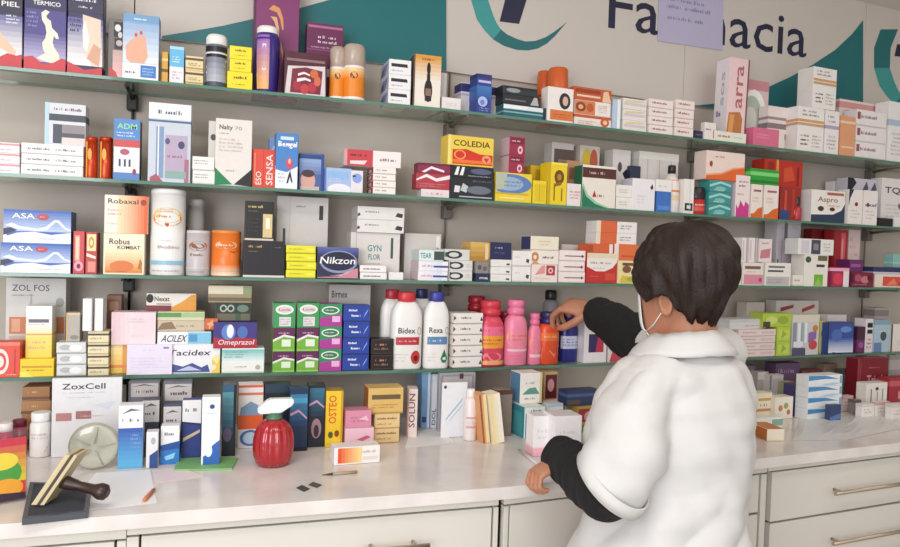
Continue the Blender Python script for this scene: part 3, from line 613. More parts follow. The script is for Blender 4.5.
B(269, 282, 137.5, 'blue box partly hidden behind the blue and white figure box', '6f93cc', [('e', .5, .75, .3, .12, 'a9c2e6')], off=.07, d=.05)
B(275.5, 298, 133, 'blue and white box with a small red and black figure', 'eef0f3', [('r', 0, .42, 1, 1, '4a82c4'), ('p', [(0, .42), (1, .62), (1, .42), (.5, .3), (0, .34)], '4a82c4'), ('r', .2, .88, .8, .94, 'cfe0f0'), ('t', .1, .76, .85, .1, 'Bengal', 'f2f2f5')][:4] + [tx(.1, .75, .95, .86, 1, 'eef2f8'), ('e', .62, .46, .15, .1, 'dc4a5a'), ('e', .62, .5, .06, .05, 'e8b5a8'), ('p', [(.5, .1), (.58, .24), (.66, .34), (.78, .12), (.72, .12), (.65, .22), (.57, .1)], '25243f'), tx(.1, .1, .4, .3, 3, 'b9c2d3')], off=.004, d=.05)
B(299, 324, 153, 'dark blue box with a pale head printed low on it', '51689f', [('r', 0, .86, 1, .96, '2f4682'), ('g', 0, .45, 1, .85, '6d7fae', '8fa6cf', 4), ('r', .88, 0, 1, 1, '2f4c93'), ('e', .36, .26, .3, .26, 'd9a596'), ('e', .36, .46, .26, .1, '4a3436'), ('r', .06, 0, .82, .12, 'cbb7ae')], off=.03, d=.05)
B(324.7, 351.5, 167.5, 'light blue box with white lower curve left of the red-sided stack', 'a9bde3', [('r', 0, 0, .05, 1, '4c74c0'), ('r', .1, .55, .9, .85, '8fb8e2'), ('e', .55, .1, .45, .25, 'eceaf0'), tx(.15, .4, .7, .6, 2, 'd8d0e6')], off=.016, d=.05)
B(351, 363, 170, 'small white and blue box beside the stack with red sides', 'e5dfe3', [('e', .5, .65, .4, .22, '8aa5e0'), ('r', .1, .7, .4, .78, '3a3a4a')], off=.008, d=.04)
q = ST(373, 396, 166.5, 4, 'white boxes with red dotted sides on the second shelf', 'f0e9e4', [tx(.1, .35, .8, .75, 1, '8d7d7a'), ('r', 0, .02, 1, .1, 'cdb9b4')], side='b5202d', sart=[('e', .5, .5, .25, .3, 'efdfe0')], off=.006, d=.09)
B(345, 402, 150, 'red and white carton lying across the stack with red sides', 'efe7e3', [('r', 0, 0, .5, 1, 'c9404a'), ('r', 0, 0, .05, 1, 'd99a96'), tx(.1, .5, .48, .85, 1, '7a1f2a'), ('p', [(.1, .1), (.35, .1), (.4, .35), (.1, .3)], 'ecd9d6'), tx(.62, .3, .95, .6, 1, '8d6a6a')], on=q[-1], off=.012, d=.1, rz=-.05)
r1 = B(421, 449.5, 189, 'bottom pale pink box of the crimson stack left of the black boxes', 'ead9d9', [tx(.2, .2, .8, .7, 1, 'c08a92')], off=.01, d=.05)
r2 = B(416, 450, 173, 'middle red and white box of the crimson stack left of the black boxes', 'b23a44', [('p', [(0, .6), (.3, .95), (.6, .7), (1, .95), (1, .7), (.6, .5), (.3, .75), (0, .5)], 'f0e6e8'), tx(.1, .1, .9, .4, 2, 'cf8086')], on=r1, d=.05)
B(418, 451, 163, 'top plum box of the crimson stack left of the black boxes', '8a2a4c', [('p', [(.1, .1), (.4, .7), (.8, .35), (.8, .15), (.4, .45), (.2, .05)], 'f2e8ee'), ('r', 0, .8, 1, 1, '6a2038')], on=r2, d=.05)
k1 = B(450, 494.5, 178, 'larger black box with grey pictures under the yellow and red one', '25262c', [('p', [(.08, .3), (.2, .3), (.22, .6), (.1, .62)], 'e3e3e6'), ('p', [(.22, .4), (.36, .3), (.4, .6), (.28, .75)], 'c5c8cc'), ('e', .64, .45, .28, .2, '6d7480'), ('r', .2, .08, .95, .14, 'b5b8c0'), tx(.5, .8, .95, .95, 1, '6d7080')], off=.004, d=.06)
k2 = B(450.5, 494, 166, 'thin black box right under the yellow and red one', '1f1f26', [('p', [(.08, .2), (.14, .9), (.2, .9), (.16, .2)], 'f0f0f2'), ('p', [(.2, .2), (.26, .9), (.32, .9), (.28, .2)], 'f0f0f2'), ('e', .7, .6, .25, .25, '5a6080'), tx(.4, .1, .95, .3, 1, 'a5a8b5')], on=k1, d=.06)
B(447.5, 494, 136, 'yellow and red box with black capitals and a red lower half', 'f0cf4e', [('t', .12, .66, .8, .2, 'COLEDIA', '26201a'), ('p', [(.1, .52), (.4, .56), (.7, .42), (.98, .42), (.98, .06), (.1, .04)], 'd8331f'), ('o', .26, .36, .13, .16, .25, 'f0a060'), ('p', [(.1, .2), (.98, .2), (.98, .1), (.1, .08)], 'ef7a3a'), ('e', .84, .26, .1, .14, 'f0a070'), ('p', [(.78, .3), (.84, .14), (.9, .3)], 'd8331f'), ('r', 0, 0, .06, 1, 'f5e28a')], on=k2, d=.055)
z1 = B(495.5, 532, 172.5, 'yellow box with a large blue-grey oval under the maroon boxes', 'efd136', [('e', .4, .62, .6, .34, '5f82b8'), ('e', .36, .62, .4, .24, '9db3cc'), ('p', [(0, .98), (0, .4), (.25, .42), (.3, .98)], 'b9bfa9'), tx(.2, .5, .7, .75, 2, '6f86a8'), ('r', 0, .26, .9, .31, 'c9b234'), ('r', .1, .1, .8, .16, 'f7e88a')], off=.004, d=.06)
mm = [('r', .1, .62, .9, .92, '7a1c36'), tx(.15, .68, .85, .86, 1, 'e9b5c5'), ('e', .68, .3, .16, .22, 'e8c5cf'), ('e', .68, .3, .08, .1, 'b5304a')]
q = ST(509, 525, 136, 2, 'maroon boxes above the yellow box with blue oval', 'a02a4a', mm, on=z1, off=.02, d=.06, side='d8b9c5')
B(533, 546.5, 180, 'plain yellow box between the oval box and the sunflower box', 'efd52e', [('r', .1, .1, .9, .85, 'e3c41e'), ('r', .45, .1, .5, .85, 'c9aa1a')], off=.006, d=.05)
B(530, 546, 165, 'darker yellow box behind the plain yellow one', 'cdaa1e', [('r', .3, .6, .8, .9, 'a8851a')], off=.07, d=.05)
B(548, 567, 162, 'yellow box printed with a brown flower', 'efcf23', [('r', 0, 0, .12, 1, 'c9a41a'), ('e', .58, .66, .26, .17, '6d4418'), ('e', .58, .66, .12, .08, 'b5821e'), ('r', .3, .1, .36, .5, '7d5a18'), ('p', [(.3, .5), (.7, .55), (.7, .48), (.3, .42)], '8d6a1c'), ('r', .7, .1, .76, .4, '8d6a1c'), ('r', .14, .94, 1, 1, 'f5e060')], off=.006, d=.05)  # darker left strip is side shading painted on the front
B(551, 573, 142, 'grey box with a dark brown header behind the flower box', 'c2bbb7', [('r', .1, .5, 1, .9, '57463f'), ('r', .3, .6, .9, .74, '8a7a70'), ('r', 0, .15, 1, .22, '6f7280')], off=.1, d=.05)
B(579, 599, 145, 'pale box with a yellow and red print at the back of the second shelf', 'c8bcb5', [('e', .35, .75, .25, .2, 'c9b03a'), ('e', .7, .75, .2, .2, 'b5543a'), ('r', .5, .3, .9, .5, '9a8a85')], off=.1, d=.05)
B(567, 581, 183, 'small white box with faint pink print right of the flower box', 'ece2df', [tx(.2, .3, .9, .7, 3, 'd38a8f')], off=.008, d=.04)
B(566, 580, 160, 'brownish box behind the small white one with pink print', 'b98a6a', [('r', .2, .6, .8, .85, '8a5a40'), ('r', .3, 0, .9, .5, 'd6c9c2')], off=.06, d=.025)
B(582, 616, 165, 'white box with a maroon header and green corner', 'ede4d8', [('r', 0, .7, 1, .94, '552a28'), ('t', .14, .76, .6, .09, 'Nervital', 'cbb5a8')][:1] + [tx(.2, .76, .85, .88, 1, 'c9b0a5'), ('p', [(0, 0), (.75, 0), (.4, .08), (.12, .25), (0, .5)], '1c7a58'), ('p', [(0, .5), (.12, .25), (.4, .08), (.75, 0), (.8, .02), (.45, .12), (.16, .3), (.02, .56)], '9fc9a9'), ('p', [(.3, .25), (.36, .4), (.42, .25)], 'a82a2a'), tx(.45, .22, .85, .36, 1, 'a06a5a')], side='23684c', off=.004, d=.05)
ST(616, 632, 184, 2, 'small white boxes right of the maroon-headed box', 'eee8e3', [tx(.15, .3, .85, .7, 2, 'b5b0a9')], off=.008, d=.05)
B(612, 630, 149, 'white box with black marks standing at the back of the second shelf', 'dcd6d3', [('p', [(.55, .62), (.8, .7), (.9, .55), (.75, .5)], '25232a'), ('e', .4, .72, .12, .08, '55525a'), tx(.2, .2, .8, .4, 3, 'b0aaa8')], off=.1, d=.05)
B(632, 655, 178, 'big white box with a black speck left of the blue square', 'efeaec', [('p', [(.78, .75), (.88, .85), (.92, .72), (.84, .66)], '2a2a33'), tx(.2, .2, .6, .5, 3, 'd5cfd5')], off=.006, d=.06, side='d8d3e0')
B(630, 640, 165, 'dark navy box edge behind the big white box', '2c344c', [], off=.08, d=.05)
b1 = B(656.5, 671, 191, 'small blue box under a white one on the second shelf', '3f72bf', [('r', .1, .1, .9, .3, '5d8ad0')], off=.008, d=.05)
B(655.5, 672, 179, 'white box sitting on the small blue one', 'efece9', [tx(.2, .3, .8, .6, 1, 'c9c2bf')], on=b1, d=.05)
B(638, 678, 152, 'large pale grey box at the back near the woman\'s head', 'd8d2cd', [('r', .2, .1, .23, .9, 'c3bcb6'), ('r', .5, .1, .53, .9, 'c3bcb6'), ('r', .8, .1, .83, .9, 'c3bcb6'), ('r', 0, .88, 1, 1, 'e3ded9')], off=.09, d=.06)
L(670, 683, 164, 'white bottle with orange label and black cap', [(.9, 0), (1, .02), (1, .62), (.5, .82)], body='ece3dc', capprof=[(.42, .82), (.5, .83), (.5, .98), (.42, 1)], cap='1e1b1d', art=[('r', 0, .6, 1, .98, 'e0873c'), ('r', 0, .35, 1, .5, 'e9cfa9'), ('p', [(0, 0), (1, 0), (1, .25), (0, .1)], 'b5303a')], lz=(.03, .7), off=.014)
B(684, 694, 178.5, 'white carton with a dark foot beside the red bottle', 'efeae6', [('r', .1, .08, .9, .3, '2a3330'), ('r', .3, .14, .7, .24, 'e3e3df'), ('r', .55, 0, .6, 1, 'd0c9c4')], off=.008, d=.04)
L(695, 709, 186.5, 'short red bottle with a wide black cap', [(.9, 0), (1, .03), (1, .55)], body='c8342f', capprof=[(1, .55), (1, .6), (.96, .95), (.85, 1)], cap='201d20', art=[('r', 0, .2, 1, .5, 'd9544a'), tx(.2, .55, .8, .8, 1, 'f0c5bc')], lz=(.03, .5), off=.01)
tl = [('p', [(0, .6), (.5, .95), (1, .7), (1, .5), (.5, .75), (0, .4)], 'a5d6d2'), ('e', .5, .3, .25, .2, '7fc0bd'), tx(.2, .1, .8, .25, 1, 'cfe6e4')]
qt = ST(709, 731, 180, 3, 'teal cartons with pale waves under the orange wave box', '3f9593', tl, off=.008)
B(735.5, 750, 175, 'upright white box with a magenta splash at its foot', 'efe2df', [('p', [(.05, 0), (.95, 0), (.95, .3), (.7, .38), (.6, .25), (.35, .4), (.2, .2), (.05, .3)], 'cf3f8e'), tx(.2, .7, .85, .9, 2, 'a0606a'), tx(.1, .5, .7, .6, 1, 'd9a9a9')], off=.01, d=.07, side='e6d6e0')
ow = [('p', [(0, 0), (1, 0), (1, .34), (.6, .28), (.3, .14), (0, .12)], 'dd6a2c'), ('r', .2, .78, .85, .84, 'a0606a'), tx(.15, .45, .7, .65, 2, 'e3c0b0')]
g1 = B(751, 762.5, 184, 'left one of two white boxes with orange foot under the green box', 'f0e4dc', ow, off=.01, d=.06, group='white boxes with orange foot')
g2 = B(764, 778.5, 185, 'right one of two white boxes with orange foot under the green box', 'f0e4dc', ow, off=.01, d=.06, group='white boxes with orange foot')
B(750, 779, 169, 'glossy green carton lying on the two orange-footed boxes', '2fa03c', [('r', 0, .55, 1, .8, '7fd67a'), ('r', 0, .1, 1, .25, '1d7a2c')], on=g2, d=.05, rough=.15)
h1 = B(706, 745, 151.5, 'white box with an orange wave lying on the teal cartons', 'efd9cf', [('p', [(0, .02), (1, .02), (1, .5), (.7, .42), (.4, .22), (0, .14)], 'e2692f'), ('p', [(0, .14), (.4, .22), (.7, .42), (1, .5), (1, .54), (.7, .48), (.4, .28), (0, .2)], 'f0a57a'), tx(.18, .76, .55, .86, 1, 'b05a44'), ('e', .12, .55, .04, .1, '9a4a3a'), ('r', 0, 0, 1, .03, 'b53f2a')], on=qt[-1], off=.012, d=.06)
rb = B(780, 801, 187, 'dark red box with blue foot under the red and gold carton', '9c2a26', [('p', [(0, 0), (.4, 0), (.5, .2), (.3, .35), (0, .3)], '2f4a7a'), ('r', .2, .3, .3, .9, 'c9543f'), ('r', .55, .1, .68, .95, 'b5382f'), ('e', .8, .25, .12, .12, 'c9a050')], off=.02, d=.06)
B(764, 803, 160, 'red carton with a golden stripe high on the second shelf', 'bb3224', [('r', .3, 0, .36, 1, 'e3944a'), ('r', .1, .2, .25, .9, '9a2218'), ('p', [(.5, .2), (.8, .3), (.7, .8), (.5, .7)], 'd2522e'), ('r', .85, .1, .9, .8, '8d1c16')], on=rb, off=.045, d=.06)
L(797.5, 804, 196, 'slim bottle with red label and black cap', [(.9, 0), (1, .03), (1, .5), (.5, .62)], body='b5303c', capprof=[(.5, .62), (.55, .64), (.55, .97), (.45, 1)], cap='1c1a1c', off=.008)
B(811, 845, 190, 'white box with brown script and a navy swoosh at its foot', 'efebe6', [('p', [(0, 0), (1, 0), (1, .62), (.9, .4), (.65, .26), (0, .22)], '2c3c58'), ('p', [(0, .22), (.65, .26), (.9, .4), (1, .62), (1, .68), (.86, .44), (.6, .32), (0, .27)], 'f5f2ee'), ('t', .18, .64, .6, .16, 'Aspro', 'a0705a'), tx(.4, .48, .9, .58, 1, 'c9a090'), ('e', .28, .42, .09, .08, '4a3a1c'), ('e', .62, .42, .08, .06, '5a2a2a'), ('r', .45, .86, .95, .94, 'b5624f')], side='e6e3e0', off=.006, d=.07)
B(833, 846, 181, 'white box rising behind the navy-footed one', 'e8e1df', [tx(.2, .6, .8, .85, 2, 'c5b5b5')], off=.132, d=.04)
nv = [('p', [(0, 1), (.35, 1), (.1, .75), (0, .5)], '2a2e45'), ('e', .55, .58, .12, .06, '8d2a35'), tx(.15, .15, .8, .45, 3, 'd0c5c5')]
B(848.5, 862.5, 189, 'left one of two white boxes with a red dot and navy corner', 'f0eae6', nv, off=.006, d=.05, group='white boxes with a red dot')
B(863.5, 877.5, 190, 'right one of two white boxes with a red dot and dark script', 'f0eae6', [('e', .3, .58, .1, .06, '8d2a35'), ('t', .1, .54, .8, .1, 'axel', '4a4866'), tx(.15, .15, .8, .45, 3, 'd0c5c5')], off=.006, d=.05, group='white boxes with a red dot')
B(846.5, 876, 178, 'black and white box behind the two white boxes with a red dot', 'cfcad6', [('p', [(0, .6), (.3, .9), (.2, 1), (0, 1)], '22212e'), ('p', [(.5, .75), (.65, .95), (.72, .8), (.6, .7)], '55526a'), ('p', [(.78, .75), (.93, .95), (1, .8), (.86, .7)], '55526a')], off=.075, d=.05)
t1 = B(878, 893, 217.5, 'low black box carrying a white one at the right end of the second shelf', '1e1d28', [], off=.012, d=.05)
B(881, 907, 178, 'white box with dark capitals at the right end of the second shelf', 'ece7e4', [('t', .12, .7, .8, .13, 'TQS', '3a3846'), tx(.2, .2, .9, .5, 4, 'd3cdc9'), ('e', .75, .45, .1, .06, '7a6a8a')], off=.07, d=.05)
B(894, 925, 217, 'low white box at the very right end of the second shelf', 'efece9', [tx(.2, .3, .8, .6, 1, 'b5b0ae')], off=.012, d=.05)
# ------------------------------------------------------------------ third shelf
SH = 3
asa = [('g', 0, .35, 1, 1, 'b5c4e6', '3c66b4', 8), ('p', [(.02, .52), (.12, .6), (.24, .5), (.5, .44), (.62, .5), (.75, .72), (.82, .72), (.92, .5), (1, .44), (1, .38), (.9, .45), (.8, .64), (.76, .64), (.64, .4), (.5, .36), (.2, .42)], 'dde4f4'),
       ('p', [(0, 0), (1, 0), (1, .34), (.7, .26), (.45, .34), (.2, .3), (.06, .2), (0, .3)], 'eef0f5'), ('p', [(0, .42), (.1, .46), (.2, .38), (.1, .3), (0, .22)], '2a2c4e'), ('t', .12, .74, .34, .16, 'ASA', 'f4f2e6'), ('e', .58, .8, .09, .1, 'b5434f'), tx(.53, .77, .63, .83, 1, 'e9c5ca'), tx(.5, .1, .9, .18, 1, 'b5bccd')]
a1 = B(0, 71, 242, 'lower one of two blue and white boxes with a white wave', '3a64b2', asa, off=.006, d=.07, side='2c3f78', group='blue boxes with a white wave')
B(3, 71.5, 209, 'upper one of two blue and white boxes with a white wave', '3a64b2', asa, on=a1, d=.07, side='2c3f78', group='blue boxes with a white wave')
B(73, 84.5, 230, 'narrow red box with pink flower next to the blue wave boxes', 'c9444a', [('r', .15, .3, .6, .9, 'e09a86'), ('r', .25, .34, .5, .86, 'efd0b8'), ('e', .5, .18, .4, .12, 'ef9fb5'), ('e', .5, .18, .18, .06, '7a2030')], off=.01, d=.05, name='tea_box')
B(85.5, 97, 231, 'narrow red box with cream panel next to the orange cold remedy', 'bb4038', [('r', .12, .55, .9, .95, 'efdfa5'), ('o', .5, .75, .25, .14, .5, 'c99a4a'), ('p', [(.1, .5), (.9, .42), (.9, .36), (.1, .42)], 'f2e2cf'), ('r', .2, .05, .9, .3, 'df8a80')], side='6d2226', off=.01, d=.05, name='tea_box')
rk = B(103, 144.5, 232.5, 'lower cream and orange box beside the tall white powder can', 'f4e6cc', [('g', .04, .04, .96, .6, 'dd8a3a', 'f4e0b5', 7), ('e', .45, .2, .3, .14, 'd9763a'), ('t', .14, .74, .5, .14, 'Robus', '2a241f'), ('t', .34, .62, .56, .09, 'KOMBAT', '2a241f'), ('p', [(.84, .15), (.9, .4), (.95, .3), (.93, .12)], 'b5741e'), tx(.1, .06, .6, .1, 1, 'c06a30')], off=.01, d=.06)
B(104, 148, 194.5, 'upper box fading cream to orange beside the tall white powder can', 'f2e7d8', [('h', .3, 0, 1, 1, 'f0d9b0', 'e2622c', 9), ('t', .08, .78, .7, .13, 'Robaxal', '4a2a1c'), ('e', .9, .83, .07, .08, '9a3a22'), tx(.08, .45, .4, .66, 2, 'd9b0b5'), tx(.08, .2, .4, .3, 1, 'd9c0b5')], on=rk, d=.06)
L(148.5, 185, 187.5, 'tall white powder can with an orange oval label, biggest can in view', [(.97, 0), (1, .012), (1, .93)], body='f0edeb', capprof=[(1, .93), (1, .985), (.9, 1)], cap='e9e7e6', name='powder_can', cat='can',
  art=[('e', .5, .74, .33, .13, 'efc98a'), ('e', .5, .72, .31, .09, 'd98a4a'), ('e', .5, .74, .27, .07, 'f3dfb0'), ('p', [(.24, .7), (.5, .62), (.78, .68), (.5, .66)], 'cf4a2c'), tx(.28, .72, .72, .78, 1, 'c98a3a'), tx(.34, .8, .7, .86, 2, 'e0a84a'), ('t', .32, .33, .44, .045, 'Polvo', 'c5b5b5')][:7] + [tx(.3, .32, .74, .38, 1, 'c9b5b8'), tx(.36, .42, .6, .45, 1, 'd9cfc5'), ('r', .1, .12, .92, .17, '8fbfd6'), tx(.2, .02, .8, .06, 1, 'b5b5bd')], lz=(.02, .9), off=.006, span=165)
L(187, 204, 198, 'grey tin standing behind the silver can', [(.95, 0), (1, .02), (1, .9)], body='a8a29f', capprof=[(1, .9), (1, .98), (.9, 1)], cap='b5b1ae', art=[('e', .5, .3, .3, .12, '8a5a40')], lz=(.1, .9), off=.09, name='powder_can', cat='can')
canart = lambda c, l: [('e', .5, .72, .32, .12, c), ('e', .5, .72, .22, .06, l), tx(.25, .45, .75, .55, 1, l), ('r', 0, .14, 1, .19, 'c9c5c3'), tx(.2, .05, .8, .1, 1, '9a9594')]
L(185.5, 210, 229.5, 'silver powder can with brown label between white and orange cans', [(.97, 0), (1, .02), (1, .92)], body='c3bcbd', capprof=[(1, .92), (1, .98), (.92, 1)], cap='d3cdcd', art=canart('a5673f', '8a4a30'), lz=(.03, .9), off=.006, name='powder_can', cat='can')
L(210.5, 241.5, 229.5, 'orange powder can with white script beside the black boxes', [(.97, 0), (1, .02), (1, .92)], body='e8792e', capprof=[(1, .92), (1, .98), (.92, 1)], cap='e98a42', art=[('g', 0, 0, 1, .3, 'e9d6bd', 'ea7c2c', 6), ('e', .5, .75, .3, .1, 'f2b98a'), ('p', [(.2, .62), (.7, .56), (.85, .62), (.6, .6)], 'b53c1a'), tx(.24, .7, .8, .8, 1, 'f7e6d4'), ('r', 0, .1, 1, .13, 'd9b596')], lz=(.02, .9), off=.004, name='powder_can', cat='can')
bk = B(243, 285, 240, 'lower black box with gold script beside the orange can', '1f1b1e', [('r', 0, 0, 1, .06, 'd9d3cb'), tx(.12, .78, .55, .9, 1, 'b59a5a'), tx(.12, .68, .4, .73, 1, '8a7a50'), ('r', .66, .08, .67, .95, '3a3140'), tx(.72, .8, .95, .85, 1, '8a8078')], off=.006, d=.06)
B(245, 274, 200.5, 'upper black box with a small gold picture beside the white panel box', '1f1b1c', [('r', .62, .08, .95, .68, 'd9c08a'), ('r', .72, .3, .86, .58, 'f2ecd8'), tx(.1, .8, .75, .92, 1, 'c5b072'), tx(.1, .72, .5, .77, 1, '8a7a50'), ('r', 0, 0, 1, .05, 'cfc5b8'), tx(.1, .2, .5, .6, 4, '3d3738')], on=bk, d=.06)
B(276, 328, 196, 'large light grey box behind the yellow and black ones', 'cdc7c4', [('r', .82, .72, .9, .9, '35323a'), tx(.36, .86, .62, .9, 1, '8a8688'), ('r', .12, .25, .17, .6, '3c4a42'), ('r', .24, 0, .25, 1, 'bdb6b3')], off=.08, d=.07)
ST(286, 316, 244.5, 4, 'thin bright yellow boxes left of the navy oval box', 'e6e02a', [('r', 0, .04, 1, .14, 'b5ac1c'), tx(.1, .4, .7, .7, 1, 'b0a51e'), ('r', .7, .4, .95, .65, 'f0ea6a')], off=.006, d=.05)
B(317, 358.5, 246.5, 'navy box with white letters in an oval and a pink wave', '2a2a4a', [('g', 0, .75, 1, 1, '3b3f78', '5a66a0', 4), ('e', .52, .54, .46, .36, '8a93b5'), ('e', .52, .56, .42, .3, '22223c'), ('t', .06, .48, .86, .22, 'Nikzon', 'f2f0f2', .15), ('p', [(0, .05), (.5, .08), (.75, .26), (1, .36), (1, .02), (0, .02)], 'c98a96'), ('p', [(.3, .1), (.6, .12), (.85, .28), (.7, .16)], 'f0d0d3'), ('r', 0, .0, 1, .03, '3a2030')], off=.004, d=.06)
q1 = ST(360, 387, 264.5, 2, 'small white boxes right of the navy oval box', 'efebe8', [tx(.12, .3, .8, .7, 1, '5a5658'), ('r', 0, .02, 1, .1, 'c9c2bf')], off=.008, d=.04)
B(389, 403.5, 271.5, 'little blank white box right of the two small white ones', 'ece8e5', [('r', .06, .2, .1, .9, 'd3ccc9')], off=.008, d=.04)
q2 = B(350, 400, 232, 'off-white box with teal letters behind the small white ones', 'ddd6d1', [('t', .34, .6, .28, .14, 'GYN', '3f8a86'), ('t', .36, .42, .24, .12, 'FLOR', '3f8a86'), ('r', .81, .45, .86, .9, '3f5a4a'), ('r', .1, 0, .12, 1, 'c5bdb8'), tx(.34, .3, .6, .36, 1, 'b5aaa5')], off=.06, d=.07)
pl = [tx(.14, .45, .5, .75, 1, '6a6668'), ('p', [(.8, .3), (.95, .2), (.97, .5), (.85, .6)], '3a363a'), ('p', [(0, .2), (.06, .3), (.04, .5), (0, .4)], '4a4648')]
ST(357, 404.5, 206, 2, 'long white boxes with dark corner mark, high above the navy oval box', 'e6e1dd', pl, on=q2, off=.05, d=.1)
B(404, 441, 233, 'off-white box behind the oval-marked boxes', 'd0cac5', [('r', .86, .5, .97, .95, 'e9e4e0'), ('r', .88, 0, .93, .7, '5a4438'), tx(.2, .6, .5, .66, 1, 'b5aeaa')], off=.11, d=.05, s='L')
ov = lambda c: [('h', 0, 0, .8, 1, 'f2eef2', 'dfe3f2', 4), ('r', .5, .35, 1, .55, c), tx(.1, .3, .45, .7, 1, 'd9a0a8')]
f1 = ST(418, 448, 260.5, 2, 'white and blue striped boxes under the teal-lettered one', 'efedf0', ov('3f4d84'), off=.014, d=.1, side='e3cfd6', s='L')
e1 = ST(449.5, 472.5, 260, 2, 'white boxes with a dark U mark beside the blue striped ones', 'e0deda', [('o', .25, .5, .35, .36, .4, '2c3038'), ('r', 0, .64, .06, .86, '2c3038'), tx(.7, .3, .95, .7, 2, 'b5b9b0')], off=.01, d=.1, s='R')
B(419, 444, 249.5, 'white box with teal letters on top of the blue striped pair', 'dfe9e6', [('t', .05, .25, .45, .5, 'TEAR', '2f8f8a'), ('r', .6, .1, 1, .9, '44524c')], on=f1[-1], off=.02, d=.09, s='L')
B(445, 470, 249, 'white box with a dark oval on top of the U marked pair', 'd9d9d3', [('o', .35, .5, .34, .36, .4, '33373a'), ('r', 0, .3, .1, .7, '3f4a45')], on=e1[-1], off=.016, d=.09, s='R')
m1 = B(476, 490, 273.5, 'little navy box with two white letters on the third shelf', '2b3558', [('t', .25, .3, .6, .36, 'ma', 'e9edf5')], off=.012, d=.05, s='R')
m2 = B(475.5, 489, 261.5, 'little speckled grey box on the little navy one', '8f8a85', [('e', .3, .5, .15, .2, '5a5550'), ('e', .7, .4, .15, .2, '6a645e')], on=m1, d=.05, s='R')
wb = [('p', [(.72, .3), (.88, .2), (.92, .45), (.76, .5)], '3a4a4a'), ('r', 0, .02, 1, .08, 'cfc8c2'), tx(.1, .5, .5, .7, 1, 'd9d0ca')]
f2 = ST(491, 511.5, 259.5, 3, 'white boxes with a dark tick under the navy and gold box', 'eeebe6', wb, off=.01, d=.07)
B(490, 511.5, 242.5, 'navy box with white script and gold side above the ticked boxes', '282a55', [tx(.2, .6, .65, .75, 1, 'c5c9e0'), tx(.2, .35, .8, .42, 1, '8a8fb5')], side='c99a45', on=f2[-1], d=.07)
B(470, 489, 242, 'golden box left of the navy box with white script', 'cf9f48', [('g', 0, 0, 1, 1, 'b5853a', 'd9b062', 4), ('r', .8, .1, .98, .9, 'e3cfa5')], on=m2, off=.02, d=.06)
f3 = ST(512.5, 531, 251, 2, 'plain white boxes left of the orange ringed box', 'efece8', wb, off=.01, d=.06)
p1 = B(532, 557.5, 265, 'white and pink box with a red square, under the orange ringed box', 'f0e2dc', [('p', [(.1, .4), (.5, .5), (.5, .95), (.35, .9)], 'e39a94'), ('r', .55, .4, .9, .95, 'b53a44'), ('o', .72, .66, .1, .16, .5, 'f0c9c5'), tx(.1, .15, .8, .3, 1, 'd9c0b9')], off=.006, d=.06)
p2 = B(531.5, 559, 251, 'white box with a brown ring and dark red script', 'f2e8df', [('e', .12, .5, .14, .36, 'c98a4a'), ('e', .12, .5, .06, .16, 'f0e0cf'), tx(.4, .35, .95, .65, 1, '7a3a4a'), ('p', [(0, 0), (.3, 0), (.1, .3)], 'd9a070')], on=p1, d=.06)
B(530.5, 559, 237, 'cream box with a navy side on top of the ringed box', 'f0e6d0', [tx(.25, .3, .8, .75, 2, 'd9c29a'), ('r', 0, 0, 1, .06, 'd0c5b5')], side='31366a', on=p2, d=.06)
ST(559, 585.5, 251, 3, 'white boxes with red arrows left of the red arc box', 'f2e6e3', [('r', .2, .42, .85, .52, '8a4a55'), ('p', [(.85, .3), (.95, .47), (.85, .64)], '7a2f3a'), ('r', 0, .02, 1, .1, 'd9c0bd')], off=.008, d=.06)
B(561, 586, 245.5, 'grey-white box behind, peeping over the red arrow boxes', 'cfc5c0', [tx(.2, .6, .9, .9, 1, 'b5a5a0')], off=.08, d=.05)
ra = B(586.5, 617, 254.5, 'white and red box with a big curved arc, left of the woman\'s head', 'c4302c', [('p', [(0, 1), (1, 1), (1, .72), (.85, .52), (.6, .4), (.3, .4), (0, .55)], 'efe6df'), ('p', [(0, .98), (1, .98), (1, .84), (0, .84)], 'e9d5b5'), tx(.12, .62, .85, .74, 1, '8a7f7c'), tx(.2, .46, .6, .56, 1, 'c5bcb8'), tx(.1, .2, .4, .26, 1, 'e38a80'), ('r', .6, .1, .95, .34, 'd34a3a')], off=.006, d=.06)
yb_ = B(617.5, 640, 262, 'cream and yellow box at the woman\'s forehead', 'efd9a5', [('e', .4, .62, .2, .16, '7a5a3a'), ('r', .2, .78, .7, .9, '6a4a3a'), ('p', [(.1, .05), (.95, .05), (.9, .4), (.5, .3), (.2, .36)], 'd9c23a'), ('e', .6, .2, .2, .1, 'a8b03a')], off=.006, d=.06)
oa = B(588, 613, 245, 'dark orange box lying on the red arc box', 'd8633a', [('r', 0, .1, .2, .9, 'b04a2a'), ('r', .85, 0, 1, 1, 'efe0d9')], on=ra, d=.06)
ob = B(614, 638, 245.5, 'orange box with white edge above the cream and yellow box', 'df7340', [('r', 0, 0, .18, 1, 'efe3dc'), ('r', .3, .2, .9, .3, 'c9582c')], on=yb_, d=.06)
ou = [('r', 0, 0, .1, 1, 'e9d9c0'), ('r', .1, 0, .5, 1, 'dc6a3e'), tx(.58, .3, .92, .75, 2, '8a8a8f')]
ST(596, 637, 222.5, 2, 'orange and white boxes, highest near the woman\'s head', 'f0e9e6', ou, on=oa, off=.012, d=.06)
